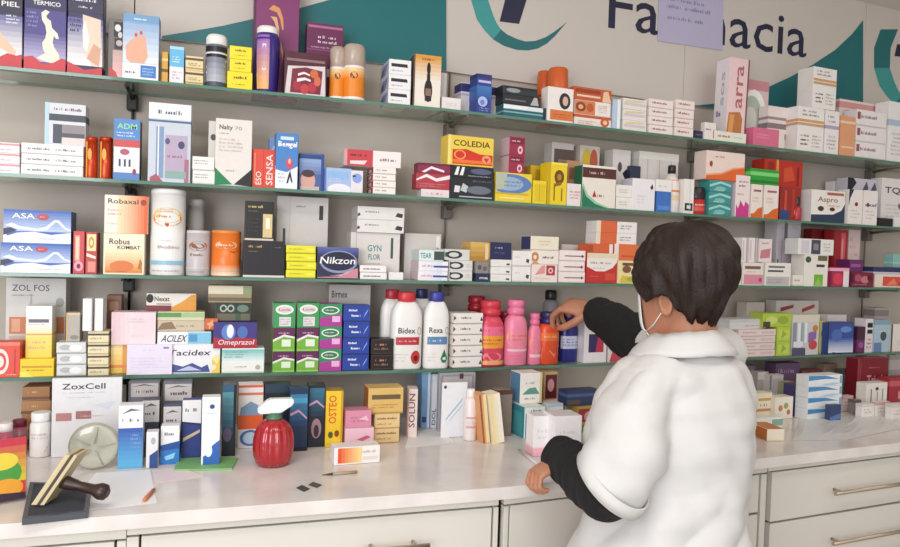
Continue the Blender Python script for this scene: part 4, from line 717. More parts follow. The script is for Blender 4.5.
# right of the woman's head
B(729, 741.5, 255, 'narrow white box with green foot right beside the woman\'s hair', 'ece8e2', [('p', [(.3, .55), (.7, .6), (.7, .75), (.4, .7)], '3a3c3a'), ('r', .2, .3, .9, .38, '6aa58a'), tx(.2, .05, .9, .2, 1, 'd9b5b9')], off=.008, d=.06)
c3 = B(742.5, 763.5, 264, 'cream box with a pink lower half right of the woman\'s hair', 'efe3d9', [('r', .06, .05, .98, .48, 'dc90a6'), ('r', .1, .72, .85, .85, '7d5f55'), tx(.2, .56, .6, .64, 1, 'cfa5a0'), ('e', .85, .25, .08, .1, 'b5506a')], off=.006, d=.06)
c4 = B(765, 791, 264, 'white box with grey lower half next to the pink and cream one', 'efeae3', [('r', .04, .04, .94, .4, 'c3bdbe'), ('r', .12, .78, .75, .86, '6d6a6a'), ('r', .1, .6, .7, .68, '5a5858'), tx(.1, .1, .8, .34, 2, 'a8a2a5')], off=.006, d=.06)
for i, (a, b) in enumerate(((742, 748), (749, 757))):
    B(a, b, 239, ['left', 'right'][i] + ' one of two slim white upright boxes on the pink and cream box', 'efe6e6', [('r', .7, 0, .9, 1, 'b0a5a8'), ('r', .1, .1, .3, .9, 'd9c5cc')], on=c3, off=.012, d=.05, group='slim white upright boxes')
B(758, 772, 240, 'white box with a rosy patch right of the slim upright boxes', 'ebdedd', [('p', [(.15, .15), (.85, .2), (.9, .6), (.5, .55), (.2, .5)], 'c9828f'), tx(.2, .75, .8, .88, 1, 'a08a8f'), ('r', .0, 0, .06, 1, 'cfc0c3')], on=c4, off=.02, d=.05)
B(776, 800, 222, 'tall lavender-grey box at the back, right of the woman', 'cbc4cb', [('r', .3, .7, .44, .95, '6d6a78'), ('r', .2, .1, .25, .9, 'b5aeb9'), ('r', .05, .3, .1, .4, '55525a')], off=.1, d=.06)
B(793, 803, 276, 'low white box left of the green-footed box', 'efe8df', [tx(.1, .4, .8, .65, 1, '6d6866'), ('r', 0, .02, 1, .1, 'cfc8b8')], off=.008, d=.05)
gb = B(804, 828, 256, 'white box with a bright green patch at its foot', 'efebe3', [('r', .42, .02, .8, .38, '77b83c'), ('p', [(.45, .02), (.75, .05), (.6, .3)], '9ad05a'), ('r', .5, .62, .85, .7, '3a363a'), ('e', .15, .85, .12, .1, '4a5a4a'), ('r', .55, .82, .95, .98, '6a6a4a')], off=.006, d=.06)
B(798, 834, 240, 'white box with a black square lying across the green-footed box', 'eeeae8', [('r', .36, .05, .62, .95, '4a4a58'), ('r', .42, .3, .56, .7, '8a8a9a'), tx(.7, .2, .95, .8, 3, 'c0b5b0'), ('r', .08, .1, .3, .9, 'd9d3dc')], on=gb, d=.06)
B(811, 830, 230, 'dark red box at the back under the navy-footed box', '7d1c22', [('r', .1, .2, .9, .35, '9a2a30')], off=.125, d=.04)
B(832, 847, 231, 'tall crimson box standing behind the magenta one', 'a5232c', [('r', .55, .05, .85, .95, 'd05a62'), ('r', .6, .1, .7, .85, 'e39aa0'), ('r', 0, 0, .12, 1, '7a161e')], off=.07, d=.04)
B(848, 859.5, 230.5, 'pale pink box with a dark spot behind the purple boxes', 'dcc3c0', [('e', .55, .25, .25, .1, '5a3a3a'), tx(.1, .5, .8, .9, 3, 'c9a5a5')], off=.08, d=.06)
u1 = B(829.5, 849, 268, 'magenta and white box right of the green-footed box', 'b02a55', [('r', 0, .8, 1, .95, 'efb5cb'), ('r', .7, 0, 1, .8, 'efe3e6'), ('e', .42, .4, .25, .3, 'd9405a'), ('r', 0, 0, .1, .8, '7a1c40')], off=.006, d=.06)
u2 = B(851, 874, 273, 'plum patterned box under the purple one', '7a2340', [('e', .3, .6, .15, .25, 'b5506a'), ('e', .6, .5, .18, .25, 'c97a7f'), ('e', .8, .6, .1, .2, '4a1528'), tx(.1, .1, .9, .25, 1, 'b58a8f'), ('r', 0, .3, .1, .9, '3f1430')], off=.008, d=.06)
B(849.5, 863, 260.5, 'small purple box lying on the plum patterned one', '6a2a62', [('r', .1, .4, .8, .65, '9a5a9a')], on=u2, off=.012, d=.06)
v1 = B(875, 912, 275, 'orange-red and cream box at the right end of the third shelf', 'efe0d0', [('r', .2, .12, 1, .82, 'dd5440'), ('p', [(.3, .2), (.5, .7), (.6, .2)], 'e98a70'), ('p', [(.6, .2), (.75, .6), (.9, .2)], 'b53a2c')], off=.008, d=.06)
v2 = B(873, 910, 268, 'flat navy box lying on the orange-red one at the right', '2d3566', [('r', 0, 0, 1, .3, 'cfcad6')], on=v1, d=.065)
B(893, 912, 255, 'pale teal box at the back, right edge of the third shelf', '8fc2b8', [('r', 0, .3, 1, .4, 'b5d9d0')], on=v2, off=.03, d=.04)

# ------------------------------------------------------------------ lowest shelf
SH = 4
B(-8, 20, 340, 'red box with a white circle at the left end of the lowest shelf', 'dd4a3a', [('o', .3, .45, .3, .36, .3, 'f2ddd6'), ('e', .3, .45, .12, .16, 'efe0d8'), ('r', 0, .9, 1, 1, 'e87a6a'), ('r', .8, .1, .84, .8, 'b5342a'), tx(.5, .05, .9, .12, 1, 'f0c5bd')], off=.004, d=.05)
B(5, 66, 276, 'large grey-white box with dark capitals behind the yellow boxes', 'cfccc8', [('t', .1, .86, .62, .07, 'ZOL FOS', '5a5558'), ('r', .06, .4, .98, .58, 'c4764a'), ('r', .1, .42, .24, .56, 'd9a080'), ('p', [(.36, .6), (.42, .84), (.46, .6)], 'b0aca8'), ('e', .9, .74, .07, .05, '9a9a92'), tx(.1, .8, .6, .83, 1, 'a5a09c'), ('r', .06, .1, .98, .38, 'c9b5a8')], off=.1, d=.06)
B(25.5, 52, 304, 'tall box fading from white to yellow beside the red box', 'f2efe8', [('g', 0, 0, 1, .52, 'f0c818', 'f1d768', 6), ('g', 0, .52, 1, .74, 'f1d768', 'f2efe8', 7), ('r', .1, .76, .88, .81, '6a6670'), tx(.1, .72, .8, .75, 1, 'a09ca0'), ('r', 0, .58, 1, .6, 'e0a060'), tx(.1, .36, .8, .52, 2, 'd9b58a')], off=.03, d=.05)
B(19.5, 54, 357, 'low yellow box lying in front of the white-to-yellow box', 'f0cc1e', [('r', .05, .5, .95, .62, 'c99a1a'), tx(.2, .3, .8, .45, 1, '9a7a1a'), ('p', [(0, 0), (.4, 0), (.2, .3), (0, .3)], 'f7e05a')], off=.006, d=.025)
sl = ST(56.5, 86.5, 340.5, 3, 'silvery white boxes right of the yellow ones', 'dcdcda', [('e', .3, .55, .2, .25, 'b5b9ba'), ('e', .65, .5, .22, .3, 'f0f0ef'), ('r', 0, .02, 1, .12, 'a9aaa8')], off=.006, d=.06)
B(66, 80, 311, 'grey box with a tan lid standing on the silvery white boxes', 'b3aca2', [('r', 0, .92, 1, 1, 'd9c09a'), ('r', 0, 0, .12, 1, 'd0a868'), ('e', .6, .15, .3, .08, '8a857c')], on=sl[-1], off=.02, d=.05)
cb = ST(88, 109, 329.5, 4, 'cream boxes with dark bands under the two upright white ones', 'eadcb5', [('r', 0, .62, 1, .8, '4a4038'), tx(.1, .2, .8, .5, 1, 'b5a580'), ('r', 0, .9, 1, 1, 'c9b98a')], off=.006, d=.06)
B(82.5, 92, 297, 'left one of two upright white boxes on the cream boxes', 'f3f0f0', [('r', .85, 0, 1, 1, 'd9d3d3')], on=cb[-1], off=.01, d=.05, group='upright white boxes on the cream ones')
B(94.5, 104, 297, 'right one of two upright white boxes on the cream boxes', 'f3f0f0', [('r', .0, 0, .1, 1, 'd9d3d3'), ('r', .9, 0, 1, 1, '3a3638')], on=cb[-1], off=.01, d=.05, group='upright white boxes on the cream ones')
B(106, 121, 294, 'brown box at the back beside the upright white ones', '8a5f4c', [('r', .2, .8, .8, .92, 'b58a70'), ('r', .4, .3, .6, .75, '6a4438')], off=.09, d=.05)
yo = B(110.5, 127.5, 343, 'yellow and orange box under the big pale pink box', 'efc763', [('r', .7, 0, 1, 1, 'e0a04a'), ('r', 0, .2, 1, .3, 'e38a4a'), ('g', 0, .3, .7, 1, 'f0c56a', 'f3dc9a', 4)], off=.03, d=.05)
B(126.5, 172.5, 343.5, 'lilac-white slip of a box in front, left of the navy picture box', 'e9dff0', [tx(.35, .78, .65, .86, 1, 'c9bcdc'), ('r', .8, .86, .92, .92, '8a80a0'), tx(.1, .2, .9, .6, 4, 'dccfe6'), ('p', [(0, 0), (.3, .1), (.2, .2), (0, .15)], 'f0e6ef')], off=.003, d=.02)
B(111, 156, 311, 'big pale pink box on top of the yellow and orange box', 'ecd5d9', [('h', 0, 0, .5, 1, 'e3c3c8', 'ecd9dc', 5), tx(.34, .66, .84, .84, 2, 'cfc3c9'), tx(.4, .2, .9, .34, 1, 'e0cdd2')], on=yo, off=.02, d=.06)
ta = B(157, 220.5, 343.5, 'wide white box with a navy picture and a yellow end', 'f0eff0', [('t', .16, .62, .68, .2, 'Tacidex', '2a2540', .2), ('p', [(.22, .04), (.84, .04), (.8, .3), (.7, .2), (.55, .36), (.4, .24), (.22, .34)], '44528f'), ('p', [(.3, .1), (.5, .26), (.7, .1)], 'c5cce6'), ('r', .87, 0, 1, .5, 'f0cd5a'), ('p', [(.87, .5), (.95, .3), (1, .55), (1, .62), (.9, .6)], 'f5e6a5'), ('e', .9, .2, .04, .1, 'f5ead0')], off=.012, d=.055)
tb_ = B(157, 211.5, 331, 'white box with dark italics and a sky blue end on the navy picture box', 'eff0f2', [('t', .06, .2, .46, .56, 'ACILEX', '33303f', .3), ('r', .56, .05, 1, .95, '86c5e3'), ('r', .58, .2, .74, .8, '4f9aca')], on=ta, d=.055)
gs = B(157, 205, 320, 'beige and brown box under the green-topped one', 'cbbba0', [('p', [(0, .1), (.4, .2), (.3, .9), (.1, .8)], '8a6f5a'), tx(.4, .3, .9, .7, 1, 'a08f78')], on=tb_, off=.03, d=.05)
gs2 = B(157, 205, 311, 'flat box with a green top band over the beige one', 'd3cfae', [('r', 0, .4, .5, .9, '5f9350'), ('r', .5, .4, 1, .9, 'a5c08a')], on=gs, d=.05)
B(146, 196.5, 292.5, 'orange and white box with black script, highest behind the navy picture box', 'e6dfd5', [('p', [(.4, 0), (1, 0), (1, .95), (.9, .9), (.7, .5), (.5, .2)], 'dd9a3c'), ('r', 0, 0, .5, .3, '7d2f38'), ('e', .07, .7, .07, .25, '1e1a1a'), ('t', .16, .55, .3, .28, 'Nexat', '3a3030'), ('r', .2, .35, .5, .42, 'b08a80')], on=gs2, off=.06, d=.05)
tq = B(221.5, 264.5, 348, 'white box with a teal gradient right of the navy picture box', 'eef0ea', [('g', 0, .5, 1, .95, 'd9ebe6', '7cc0bd', 6), tx(.06, .6, .6, .9, 3, '5a9a98'), tx(.3, .2, .7, .3, 1, 'c5a5a0'), ('e', .85, .22, .06, .1, 'b5b59a'), ('r', 0, 0, 1, .06, 'd3d6c8')], off=.006, d=.055)
om = B(213, 257.5, 322, 'purple and red box with blue ovals above the teal gradient one', '41357f', [('p', [(0, .0), (1, 0), (1, .35), (.6, .42), (.3, .35), (0, .42)], 'b02a3c'), ('t', .1, .14, .82, .2, 'Omeprazol', 'f2dcd6', .2), ('e', .34, .62, .16, .3, '5f86c9'), ('e', .38, .66, .08, .26, 'efeef2'), ('e', .66, .62, .12, .24, '4f70b5')], on=tq, d=.055)
B(205, 218, 318, 'orange star printed carton left of the purple and red box', 'd9683c', [('p', [(.1, .6), (.4, .7), (.6, .95), (.6, .6), (.95, .5), (.5, .4), (.3, .1), (.3, .45)], 'efb07a'), ('r', 0, 0, 1, .15, '4a2a24')], on=tb_, off=.02, d=.02)
og = B(215, 252, 302.5, 'dark green box with two pale rings above the purple and red one', '2a332c', [('o', .22, .7, .1, .2, .4, 'a9b5a5'), ('o', .42, .7, .1, .2, .4, 'a9b5a5'), ('e', .75, .7, .16, .2, '6a8070'), ('r', .05, .05, .95, .42, '6a6450'), ('r', .55, .05, .7, .42, '3f5a46')], on=om, off=.03, d=.05, side='171719')
B(208, 252, 285, 'tan box with a cream band on the dark green one', '9c8d6c', [('r', 0, .5, .8, .95, 'd9d0b8'), ('r', 0, .1, 1, .3, '6d6248'), ('r', .82, .5, 1, .95, '8a9a70')], on=og, d=.05)
gw = [('r', 0, 0, 1, 1, '3c9a55'), ('e', .5, .74, .42, .2, 'efeeea'), ('e', .5, .74, .34, .13, 'd9d0cc'), ('t', .24, .7, .54, .09, 'Luvia', 'a03a4a'), ('r', .26, .06, .8, .44, 'dfd9dc'), tx(.3, .1, .75, .4, 3, 'b9a5b5')]
gp = [('r', 0, 0, 1, .55, '77b23c'), ('p', [(0, 1), (1, 1), (1, .62), (.5, .72), (0, .5)], '5f2350'), ('p', [(0, .5), (.5, .72), (1, .62), (1, .54), (.5, .62), (0, .4)], 'efe6ea'), tx(.25, .72, .85, .84, 1, 'd9a5c0'), ('r', .4, .2, .82, .5, 'e6efd6'), ('r', 0, 0, 1, .08, '94c95a')]
pp = [('r', 0, 0, 1, .55, 'ad3a95'), ('p', [(0, 1), (1, 1), (1, .55), (0, .38)], '2f8f5a'), ('e', .48, .72, .4, .18, 'efeee8'), ('e', .48, .72, .34, .13, '3a7a52'), tx(.25, .68, .75, .78, 1, 'e9efe6'), ('r', .56, .2, .92, .46, 'e9b5dc')]
for a, b, nm in ((272.5, 294.5, 'left'), (296.5, 318.5, 'right')):
    g = B(a, b, 351.5, f'bottom green and purple carton of the {nm} green pile', '77b23c', gp, off=.006, d=.06, group='green and purple cartons')
    g = B(a + .3, b + .3, 328, f'middle green and purple carton of the {nm} green pile', '77b23c', gp, on=g, d=.06, group='green and purple cartons')
    B(a + 1, b + 1, 303.5, f'top green carton with a white oval on the {nm} green pile', '3c9a55', gw, on=g, d=.06, group='green cartons with a white oval', side='d0d9cf')
g = ST(319.5, 342, 304.5, 3, 'magenta cartons with a green top, right of the green piles', 'ad3a95', pp, off=.006, d=.06)
bl = [('r', 0, 0, 1, .06, '1a2c6a'), ('t', .22, .58, .4, .26, 'Alka', 'e6ebf7', .25), ('t', .3, .2, .5, .26, 'Seltzer', 'e6ebf7', .25)][:1] + [tx(.2, .58, .6, .8, 1, 'e6ebf7'), tx(.3, .24, .78, .5, 1, 'e6ebf7'), ('p', [(.75, .2), (.9, .6), (.95, .8), (.82, .5)], '9fb8ea'), ('r', 0, .86, 1, 1, '24419a')]
ST(343, 369.5, 306, 4, 'deep blue boxes with white script, right of the magenta cartons', '25429f', bl, off=.006, d=.06)
ST(371, 393.5, 340, 2, 'black boxes with copper script beside the white detergent bottle', '231b1c', [('r', .06, .06, .94, .1, '4a3a34'), tx(.2, .5, .9, .8, 1, 'c08a6c'), tx(.15, .25, .8, .48, 1, 'a87458'), ('r', 0, .9, 1, 1, '3a2d2c')], off=.006, d=.05)
B(328, 370, 285.5, 'grey-white box with a black word behind the blue boxes', 'c2bcb6', [('t', .06, .84, .38, .09, 'Birmex', '33302f'), tx(.1, .4, .8, .6, 2, 'b5aeaa')], off=.1, d=.06)
flask = [(.96, 0), (1, .02), (1, .66), (.93, .76), (.7, .85), (.48, .89)]
def wbottle(a, b, y, de, cap, art, off):
    L(a, b, y, de, flask, body='efece8', cap=cap, capprof=[(.54, .875), (.56, .88), (.56, .985), (.5, 1)], art=art, lz=(.03, .66), off=off, ry=.62, power=3.2, span=118, capribs=16, name='antiseptic_bottle', group='white antiseptic bottles')
wbottle(392, 424, 294, 'front white bottle with a red cap and red round mark', 'cf3640', [('t', .22, .7, .5, .12, 'Bidex', '2e2a2c'), ('o', .84, .75, .07, .08, .3, 'b5b0b0'), ('r', .16, .46, .84, .62, 'bb3440'), tx(.25, .5, .75, .58, 1, 'e9b5b9'), ('e', .74, .2, .14, .14, 'c03a34'), ('e', .74, .18, .06, .06, '6a1c18'), tx(.15, .1, .5, .3, 3, 'd5cfcc')], .008)
wbottle(425.5, 450.5, 293.5, 'front white bottle with a blue cap and green drop', '3b3f9a', [('t', .18, .7, .5, .12, 'Rexa', '2e2a2c'), ('o', .84, .75, .07, .08, .3, 'b5b0b0'), ('r', .12, .46, .86, .62, '5d86b0'), tx(.2, .5, .75, .58, 1, 'cfdfec'), ('p', [(.75, .36), (.9, .16), (.82, .08), (.68, .08), (.62, .16)], '1f7a52'), tx(.15, .1, .5, .3, 3, 'e0cfcc')], .008)
wbottle(381, 405, 291, 'white bottle with red cap behind, left of the front red-capped one', 'b82f3c', [], .07)
wbottle(412, 433, 290.5, 'white bottle with a dark navy cap behind the front pair', '25295c', [], .07)
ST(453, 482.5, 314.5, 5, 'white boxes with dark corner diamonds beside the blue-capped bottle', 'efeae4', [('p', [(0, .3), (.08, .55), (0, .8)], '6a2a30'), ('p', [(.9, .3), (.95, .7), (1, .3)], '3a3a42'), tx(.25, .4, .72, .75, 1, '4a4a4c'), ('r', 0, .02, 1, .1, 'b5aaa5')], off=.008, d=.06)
syr = [(.95, 0), (1, .02), (1, .55), (.95, .65), (.78, .725), (.6, .76), (.56, .78)]
def syrup(a, b, y, de, body, cap, art, off, group=None, prof=syr, **k):
    L(a, b, y, de, prof, body=body, cap=cap, capprof=[(.58, .77), (.74, .78), (.74, .855), (.63, .87), (.63, .885), (.73, .9), (.73, .985), (.6, 1)], capribs=14, art=art, lz=(.03, .62), off=off, ry=.8, power=2.5, name='syrup_bottle', group=group, **k)
syrup(482, 507.3, 303, 'coral red bottle with a yellow-orange label left of the pink ones', 'dd4a63', 'd63e4e', [('r', 0, .74, 1, .98, 'ec7090'), ('r', 0, .42, 1, .74, 'f0a23a'), tx(.15, .5, .85, .68, 2, 'c9601e'), ('e', .45, .2, .28, .12, 'f08a90'), ('r', 0, 0, 1, .1, 'f2b070')], .01)
syrup(469, 490, 298, 'dark red bottle behind the coral one', 'a81f33', 'a3202f', [], .085)
syrup(500, 516, 314, 'small red bottle behind, between coral and pink bottles', 'c22d47', 'b8283f', [], .09)
syrup(508.8, 530.5, 302.5, 'large pink bottle with a yellow oval label', 'f08aa8', 'ec7fa3', [('e', .5, .68, .44, .26, 'f2b850'), tx(.25, .58, .75, .78, 2, 'd98a3a'), ('r', .1, .32, .9, .38, 'f7c5d0'), tx(.2, .1, .8, .24, 2, 'e0708f')], .008)
syrup(531, 543, 316, 'small pink bottle right of the large pink one', 'ef86a4', 'ea78a0', [('e', .5, .64, .44, .28, 'f0b060'), ('r', .1, .2, .9, .3, 'f7c9d3')], .01)
syrup(542.5, 562, 315, 'orange-red bottle with a navy cap under the woman\'s hand', 'e4532f', '332a63', [('r', 0, .72, 1, .98, 'ee7a36'), tx(.2, .8, .8, .92, 1, 'f7b48a'), ('p', [(.1, .1), (.6, .2), (.9, .55), (.8, .6), (.4, .4), (.15, .5)], 'f08a70'), ('p', [(0, 0), (1, 0), (1, .06), (.5, .12), (0, .2)], 'f2dc8a')], .004, prof=[(.95, 0), (1, .02), (1, .66), (.9, .74), (.66, .78)])
syrup(563, 580.5, 316, 'dark blue bottle with a white label beside the orange-red one', '2a2c7c', '25276b', [('r', .05, .42, .95, .86, 'cdd0e6'), tx(.15, .5, .85, .8, 3, '5d629a')], .034, prof=[(.95, 0), (1, .02), (1, .66), (.9, .74), (.66, .78)])
L(547, 561, 293, 'black-capped bottle at the back, just behind the woman\'s fingers', [(.9, 0), (1, .02), (1, .8), (.6, .86)], body='8f8a90', cap='1d1b1e', capprof=[(.7, .86), (.74, .87), (.74, .98), (.6, 1)], off=.12)
B(584, 607, 322, 'white box with a navy and crimson square under the woman\'s sleeve', 'eae4e6', [('r', .2, .24, .86, .66, '34285f'), ('p', [(.86, .66), (.86, .24), (.5, .24), (.62, .66)], 'c03350'), tx(.3, .76, .8, .9, 2, 'b5aab5')], off=.012, d=.05)
B(607.5, 628, 345, 'low red and white box under the woman\'s forearm', 'e9dcda', [('p', [(.1, 0), (.8, 0), (.7, .9), (.3, .8)], 'd0485a'), ('p', [(.8, .1), (1, .2), (.9, .9)], 'cf4a58')], off=.02, d=.05)
B(640, 700, 328, 'white and pink box hidden mostly behind the woman', 'eadedd', [('r', .1, .2, .9, .4, 'd9a5aa')], off=.03, d=.05)
# right of the woman
q = ST(738, 775.5, 328, 4, 'pinkish white boxes just right of the woman\'s shoulder', 'ecdcd8', [tx(.1, .4, .55, .75, 1, 'c98f94'), ('r', .6, .35, .95, .75, 'e3c5c5'), ('r', 0, .02, 1, .1, 'c5aeae')], off=.008, d=.1)
B(726, 768, 318, 'white carton lying aslant on the pinkish stack near the woman\'s shoulder', 'e0dcdc', [('r', 0, .7, 1, 1, 'cfd3d6'), tx(.4, .2, .9, .5, 1, 'c5a5a8')], on=q[-1], off=.02, d=.08, rz=.12)
q = ST(777, 790.5, 325.5, 2, 'yellow-green boxes right of the pinkish stack', 'b9d04e', [('r', .1, .15, .9, .8, 'c9dc62'), ('p', [(.3, .2), (.7, .5), (.4, .8)], '9ab83c')], off=.006, d=.06)
B(763, 791.5, 312, 'yellow-green box lying across the top of its stack', 'b5cc48', [('e', .3, .5, .2, .3, 'd0dc7a'), ('e', .7, .5, .2, .3, '98b040'), ('r', 0, 0, .25, .4, '4a4a40')], on=q[-1], off=.012, d=.06)
B(775, 818, 299, 'white box with red slanted marks at the back of the lowest shelf', 'd3cbc3', [('p', [(.1, .78), (.4, .86), (.4, .92), (.1, .86)], '9a4038'), ('p', [(.6, .76), (.9, .86), (.9, .93), (.6, .84)], 'a8483c'), tx(.2, .62, .95, .72, 1, '4a4644'), ('r', 0, 0, 1, .5, 'd9d3cd')], off=.1, d=.05)
B(746, 764, 301, 'pale box with reddish script behind the yellow-green ones', 'c9bdb5', [tx(.1, .55, .9, .75, 1, 'a0563f')], off=.1, d=.05)
B(792, 819, 313, 'brush pack with upright blue, white and pink stripes', 'd3d0cf', [('r', 0, .82, 1, 1, 'dcd6c6'), ('r', .02, .1, .16, .8, '8f9aa8'), ('r', .2, .2, .3, .8, 'eef2f2'), ('r', .32, .1, .42, .8, '9ab0b5'), ('r', .46, .3, .54, .8, 'f0f3f3'), ('p', [(.6, .3), (.9, .4), (.9, .6), (.6, .55)], '8f6ab0'), ('e', .78, .25, .16, .12, 'c94a4f'), ('e', .85, .66, .1, .08, 'c9882f'), ('r', .05, .2, .4, .34, 'ede6f0'), ('r', 0, 0, .5, .18, '55516f')], off=.008, d=.03, name='toothbrush_pack', cat='toothbrush pack')
B(819.5, 825, 319, 'slim yellowish carton between brush pack and blue box', 'c5bd6a', [('e', .5, .6, .3, .1, '8a7a30')], off=.03, d=.04)
nb = B(827, 853.5, 321, 'blue box fading to white at its foot on the lowest shelf', '37509c', [('g', .05, .04, 1, .5, 'dfe4ef', '4a6ab5', 7), ('r', 0, 0, .05, 1, '23284a'), ('e', .7, .78, .22, .1, '6a90d0'), ('p', [(.2, .06), (.6, .02), (.6, .0), (.2, 0)], '25284a'), ('e', .35, .6, .2, .2, '4f6fb8')], off=.006, d=.05)
B(827, 848, 313, 'off-white box peeping over the blue one that fades to white', 'd8d0cb', [('r', .9, 0, 1, 1, '7a7280')], off=.07, d=.05)
B(857, 865, 325, 'narrow plum box beside the black and white one, lowest shelf', '70305f', [('r', 0, .5, 1, 1, '45243f'), ('e', .5, .3, .3, .12, '9a5a9a')], off=.012, d=.05)
B(865.5, 873, 317, 'narrow white box with black squares and pink script', 'e6dde0', [('r', .2, .74, .9, .88, '1f1b20'), ('r', .2, .56, .9, .68, '1f1b20'), tx(.2, .1, .9, .45, 3, 'b54a70')], off=.01, d=.05)
B(874, 889.5, 318, 'pale blue box with a dark swirl, lowest shelf at right', 'aec7d6', [('e', .6, .5, .2, .15, '44525a'), ('r', 0, 0, .5, .3, '6a86b0'), ('r', .0, .85, 1, 1, '8aa8b8'), tx(.2, .6, .8, .7, 1, 'dfe9ee')], off=.008, d=.05)
B(874, 888, 306, 'grey carton behind the pale blue box with a dark swirl', 'b0a9a6', [('r', 0, .8, 1, .95, '8a7f80')], off=.09, d=.05)
B(890.5, 920, 322, 'cream-white box at the right end of the lowest shelf', 'e9e3dc', [('r', 0, 0, .06, 1, '5a5550'), tx(.2, .2, .9, .4, 2, 'cfc8c0')], off=.01, d=.05)
# ------------------------------------------------------------------ goods standing on the counter
SH = 0
C = lambda x0, x1, yt, yb, label, c='W', art=(), **k: B(x0, x1, yt, label, c, art, yb=yb, **k)
# left end
cbx = [('r', 0, .1, 1, .3, '6a4426'), tx(.2, .5, .8, .8, 1, 'd0a878')]
k1 = C(21, 51, 415, 449, 'brown carton at the back, base of a small brown stack at the left', 'a5774a', cbx, d=.07)
k2 = B(21, 51, 401, 'middle brown carton of the small stack at the left', 'a5774a', cbx, on=k1, d=.07, group='brown cartons at the left'); B(22, 50, 387, 'top brown carton of the small stack at the left', '9c6c40', cbx, on=k2, d=.07, group='brown cartons at the left')
L(-4, 11, 424, 'crimson jar with a pale lid at the left end of the counter', [(.9, 0), (1, .03), (1, .78)], body='b02f4c', cap='e6dcdc', capprof=[(1, .78), (1, .97), (.9, 1)], art=[('r', .1, .2, .9, .6, 'e9b5c5'), tx(.2, .3, .8, .5, 2, 'a0304a')], lz=(.05, .76), yb=462, name='jar', cat='jar')
L(10, 25, 421, 'wine red jar beside the white jar', [(.9, 0), (1, .03), (1, .82)], body='9c2a48', cap='6e2038', capprof=[(1, .82), (1, .97), (.9, 1)], art=[('r', .05, .3, .95, .62, 'd9a0b0')], lz=(.05, .8), yb=456, name='jar', cat='jar')
L(27, 50.5, 414, 'white plastic jar in front of the brown stack', [(.92, 0), (1, .02), (1, .72), (.82, .8)], body='e9e4e0', cap='efecea', capprof=[(.86, .8), (.88, .82), (.88, .98), (.8, 1)], capribs=18, art=[tx(.2, .55, .8, .8, 2, 'c9c2c5'), ('p', [(.3, .1), (.8, .3), (.7, .1)], 'b5a9a0')], lz=(.05, .7), yb=458, name='jar', cat='jar')
C(51, 122, 378, 456, 'large white display board leaning behind the round glass disc', 'e2e0e2', [('t', .14, .86, .62, .075, 'ZoxCell', '3c3a40'), tx(.16, .8, .8, .83, 1, 'b5b3b8'), tx(.2, .74, .7, .77, 1, 'c5c2c6'), ('r', .06, .46, .28, .56, 'b5807c'), ('r', .34, .48, .56, .58, 'a5706c'), tx(.4, .5, .8, .53, 1, 'd9b5b0'), ('p', [(.6, .66), (.9, .7), (.8, .6)], 'd3d8e3')], d=.012, name='display_card', cat='display card')
# round glass disc
zt = ZCOUNTER + .0006
t_, o_ = hitz(93, 471, zt); rr = (hit(118, 446, o_, 'L')[0] - hit(68, 446, o_, 'L')[0]) / 2
gd = empty('glass_disc', pt(t_, o_ + .012, zt + rr, 'L'))
tag(gd, 'round greenish glass disc with radial marks standing in front of the white display board', 'glass disc')
glm = mat('dcdaca', .1, 'greenish_glass', var=.3, scale=14, trans=.45, coat=.6)
m = MB(); m.lathe([(rr * .2, -.006), (rr * .86, -.012), (rr, -.006), (rr, .006), (rr * .86, .010), (rr * .2, .004)], glm, seg=48, M=Matrix.Rotation(math.pi / 2, 4, 'X')); m.build('disc', gd)
m = MB()
for a in range(0, 360, 72):
    a = math.radians(a + 8); m.tube([(rr * .16 * math.cos(a), -.011, rr * .16 * math.sin(a)), (rr * .9 * math.cos(a), -.0115, rr * .9 * math.sin(a))], .0016, mat('b0ac98', .25), 6)
m.build('rib', gd); gd.children[-1]['kind'] = 'stuff'
m = MB(); m.lathe([(rr * 1.02, -.005), (rr * 1.05, 0), (rr * 1.02, .005), (rr * .97, 0), (rr * 1.02, -.005)], mat('a9a58a', .15, 'glass_rim'), seg=48, closed=False, M=Matrix.Rotation(math.pi / 2, 4, 'X')); m.build('rim', gd)
gd.location.z += rr * .055
# stamp pad, stamp, paper, pencil stub, leaflet stand
def cz(px, py, z=ZCOUNTER): t, o = hitz(px, py, z); return pt(t, o, z, segof(px))
pp_ = [cz(22, 519, .912), cz(88, 512, .912), cz(92, 484, .912), cz(30, 482, .912)]
cen = sum(pp_, Vector()) / 4; pad = empty('stamp_pad', (cen.x, cen.y, ZCOUNTER + .0003)); tag(pad, 'dark grey stamp pad lying on the counter under the stamp', 'stamp pad')
def prism(name, P4, z0, z1, m_, parent, M0):
    b = MB(); lo = [(p.x - M0.x, p.y - M0.y, z0) for p in P4]; hi = [(p.x - M0.x, p.y - M0.y, z1) for p in P4]
    b.face(lo[::-1], m_); b.face(hi, m_)
    for i in range(len(P4)): j = (i + 1) % len(P4); b.face([lo[i], lo[j], hi[j], hi[i]], m_)
    bmesh.ops.recalc_face_normals(b.bm, faces=b.bm.faces); return b.build(name, parent)
prism('tray', pp_, 0, .012, mat('4d5058', .45, 'pad_grey'), pad, cen)
prism('ink_felt', [cen + (p - cen) * .86 for p in pp_], .012, .0135, mat('3a3c44', .95, 'pad_felt'), pad, cen)
zt = ZCOUNTER + .0142
st0 = cz(44, 503, zt); st = empty('rubber_stamp', st0); tag(st, 'wooden rubber stamp with a dark handle lying on the stamp pad', 'stamp')
ax = (cz(71, 462, zt) - st0); ax.z = 0; ln = ax.length; Mx = Matrix.Translation((0, 0, 0)) @ Matrix.Rotation(math.atan2(ax.y, ax.x), 4, 'Z')
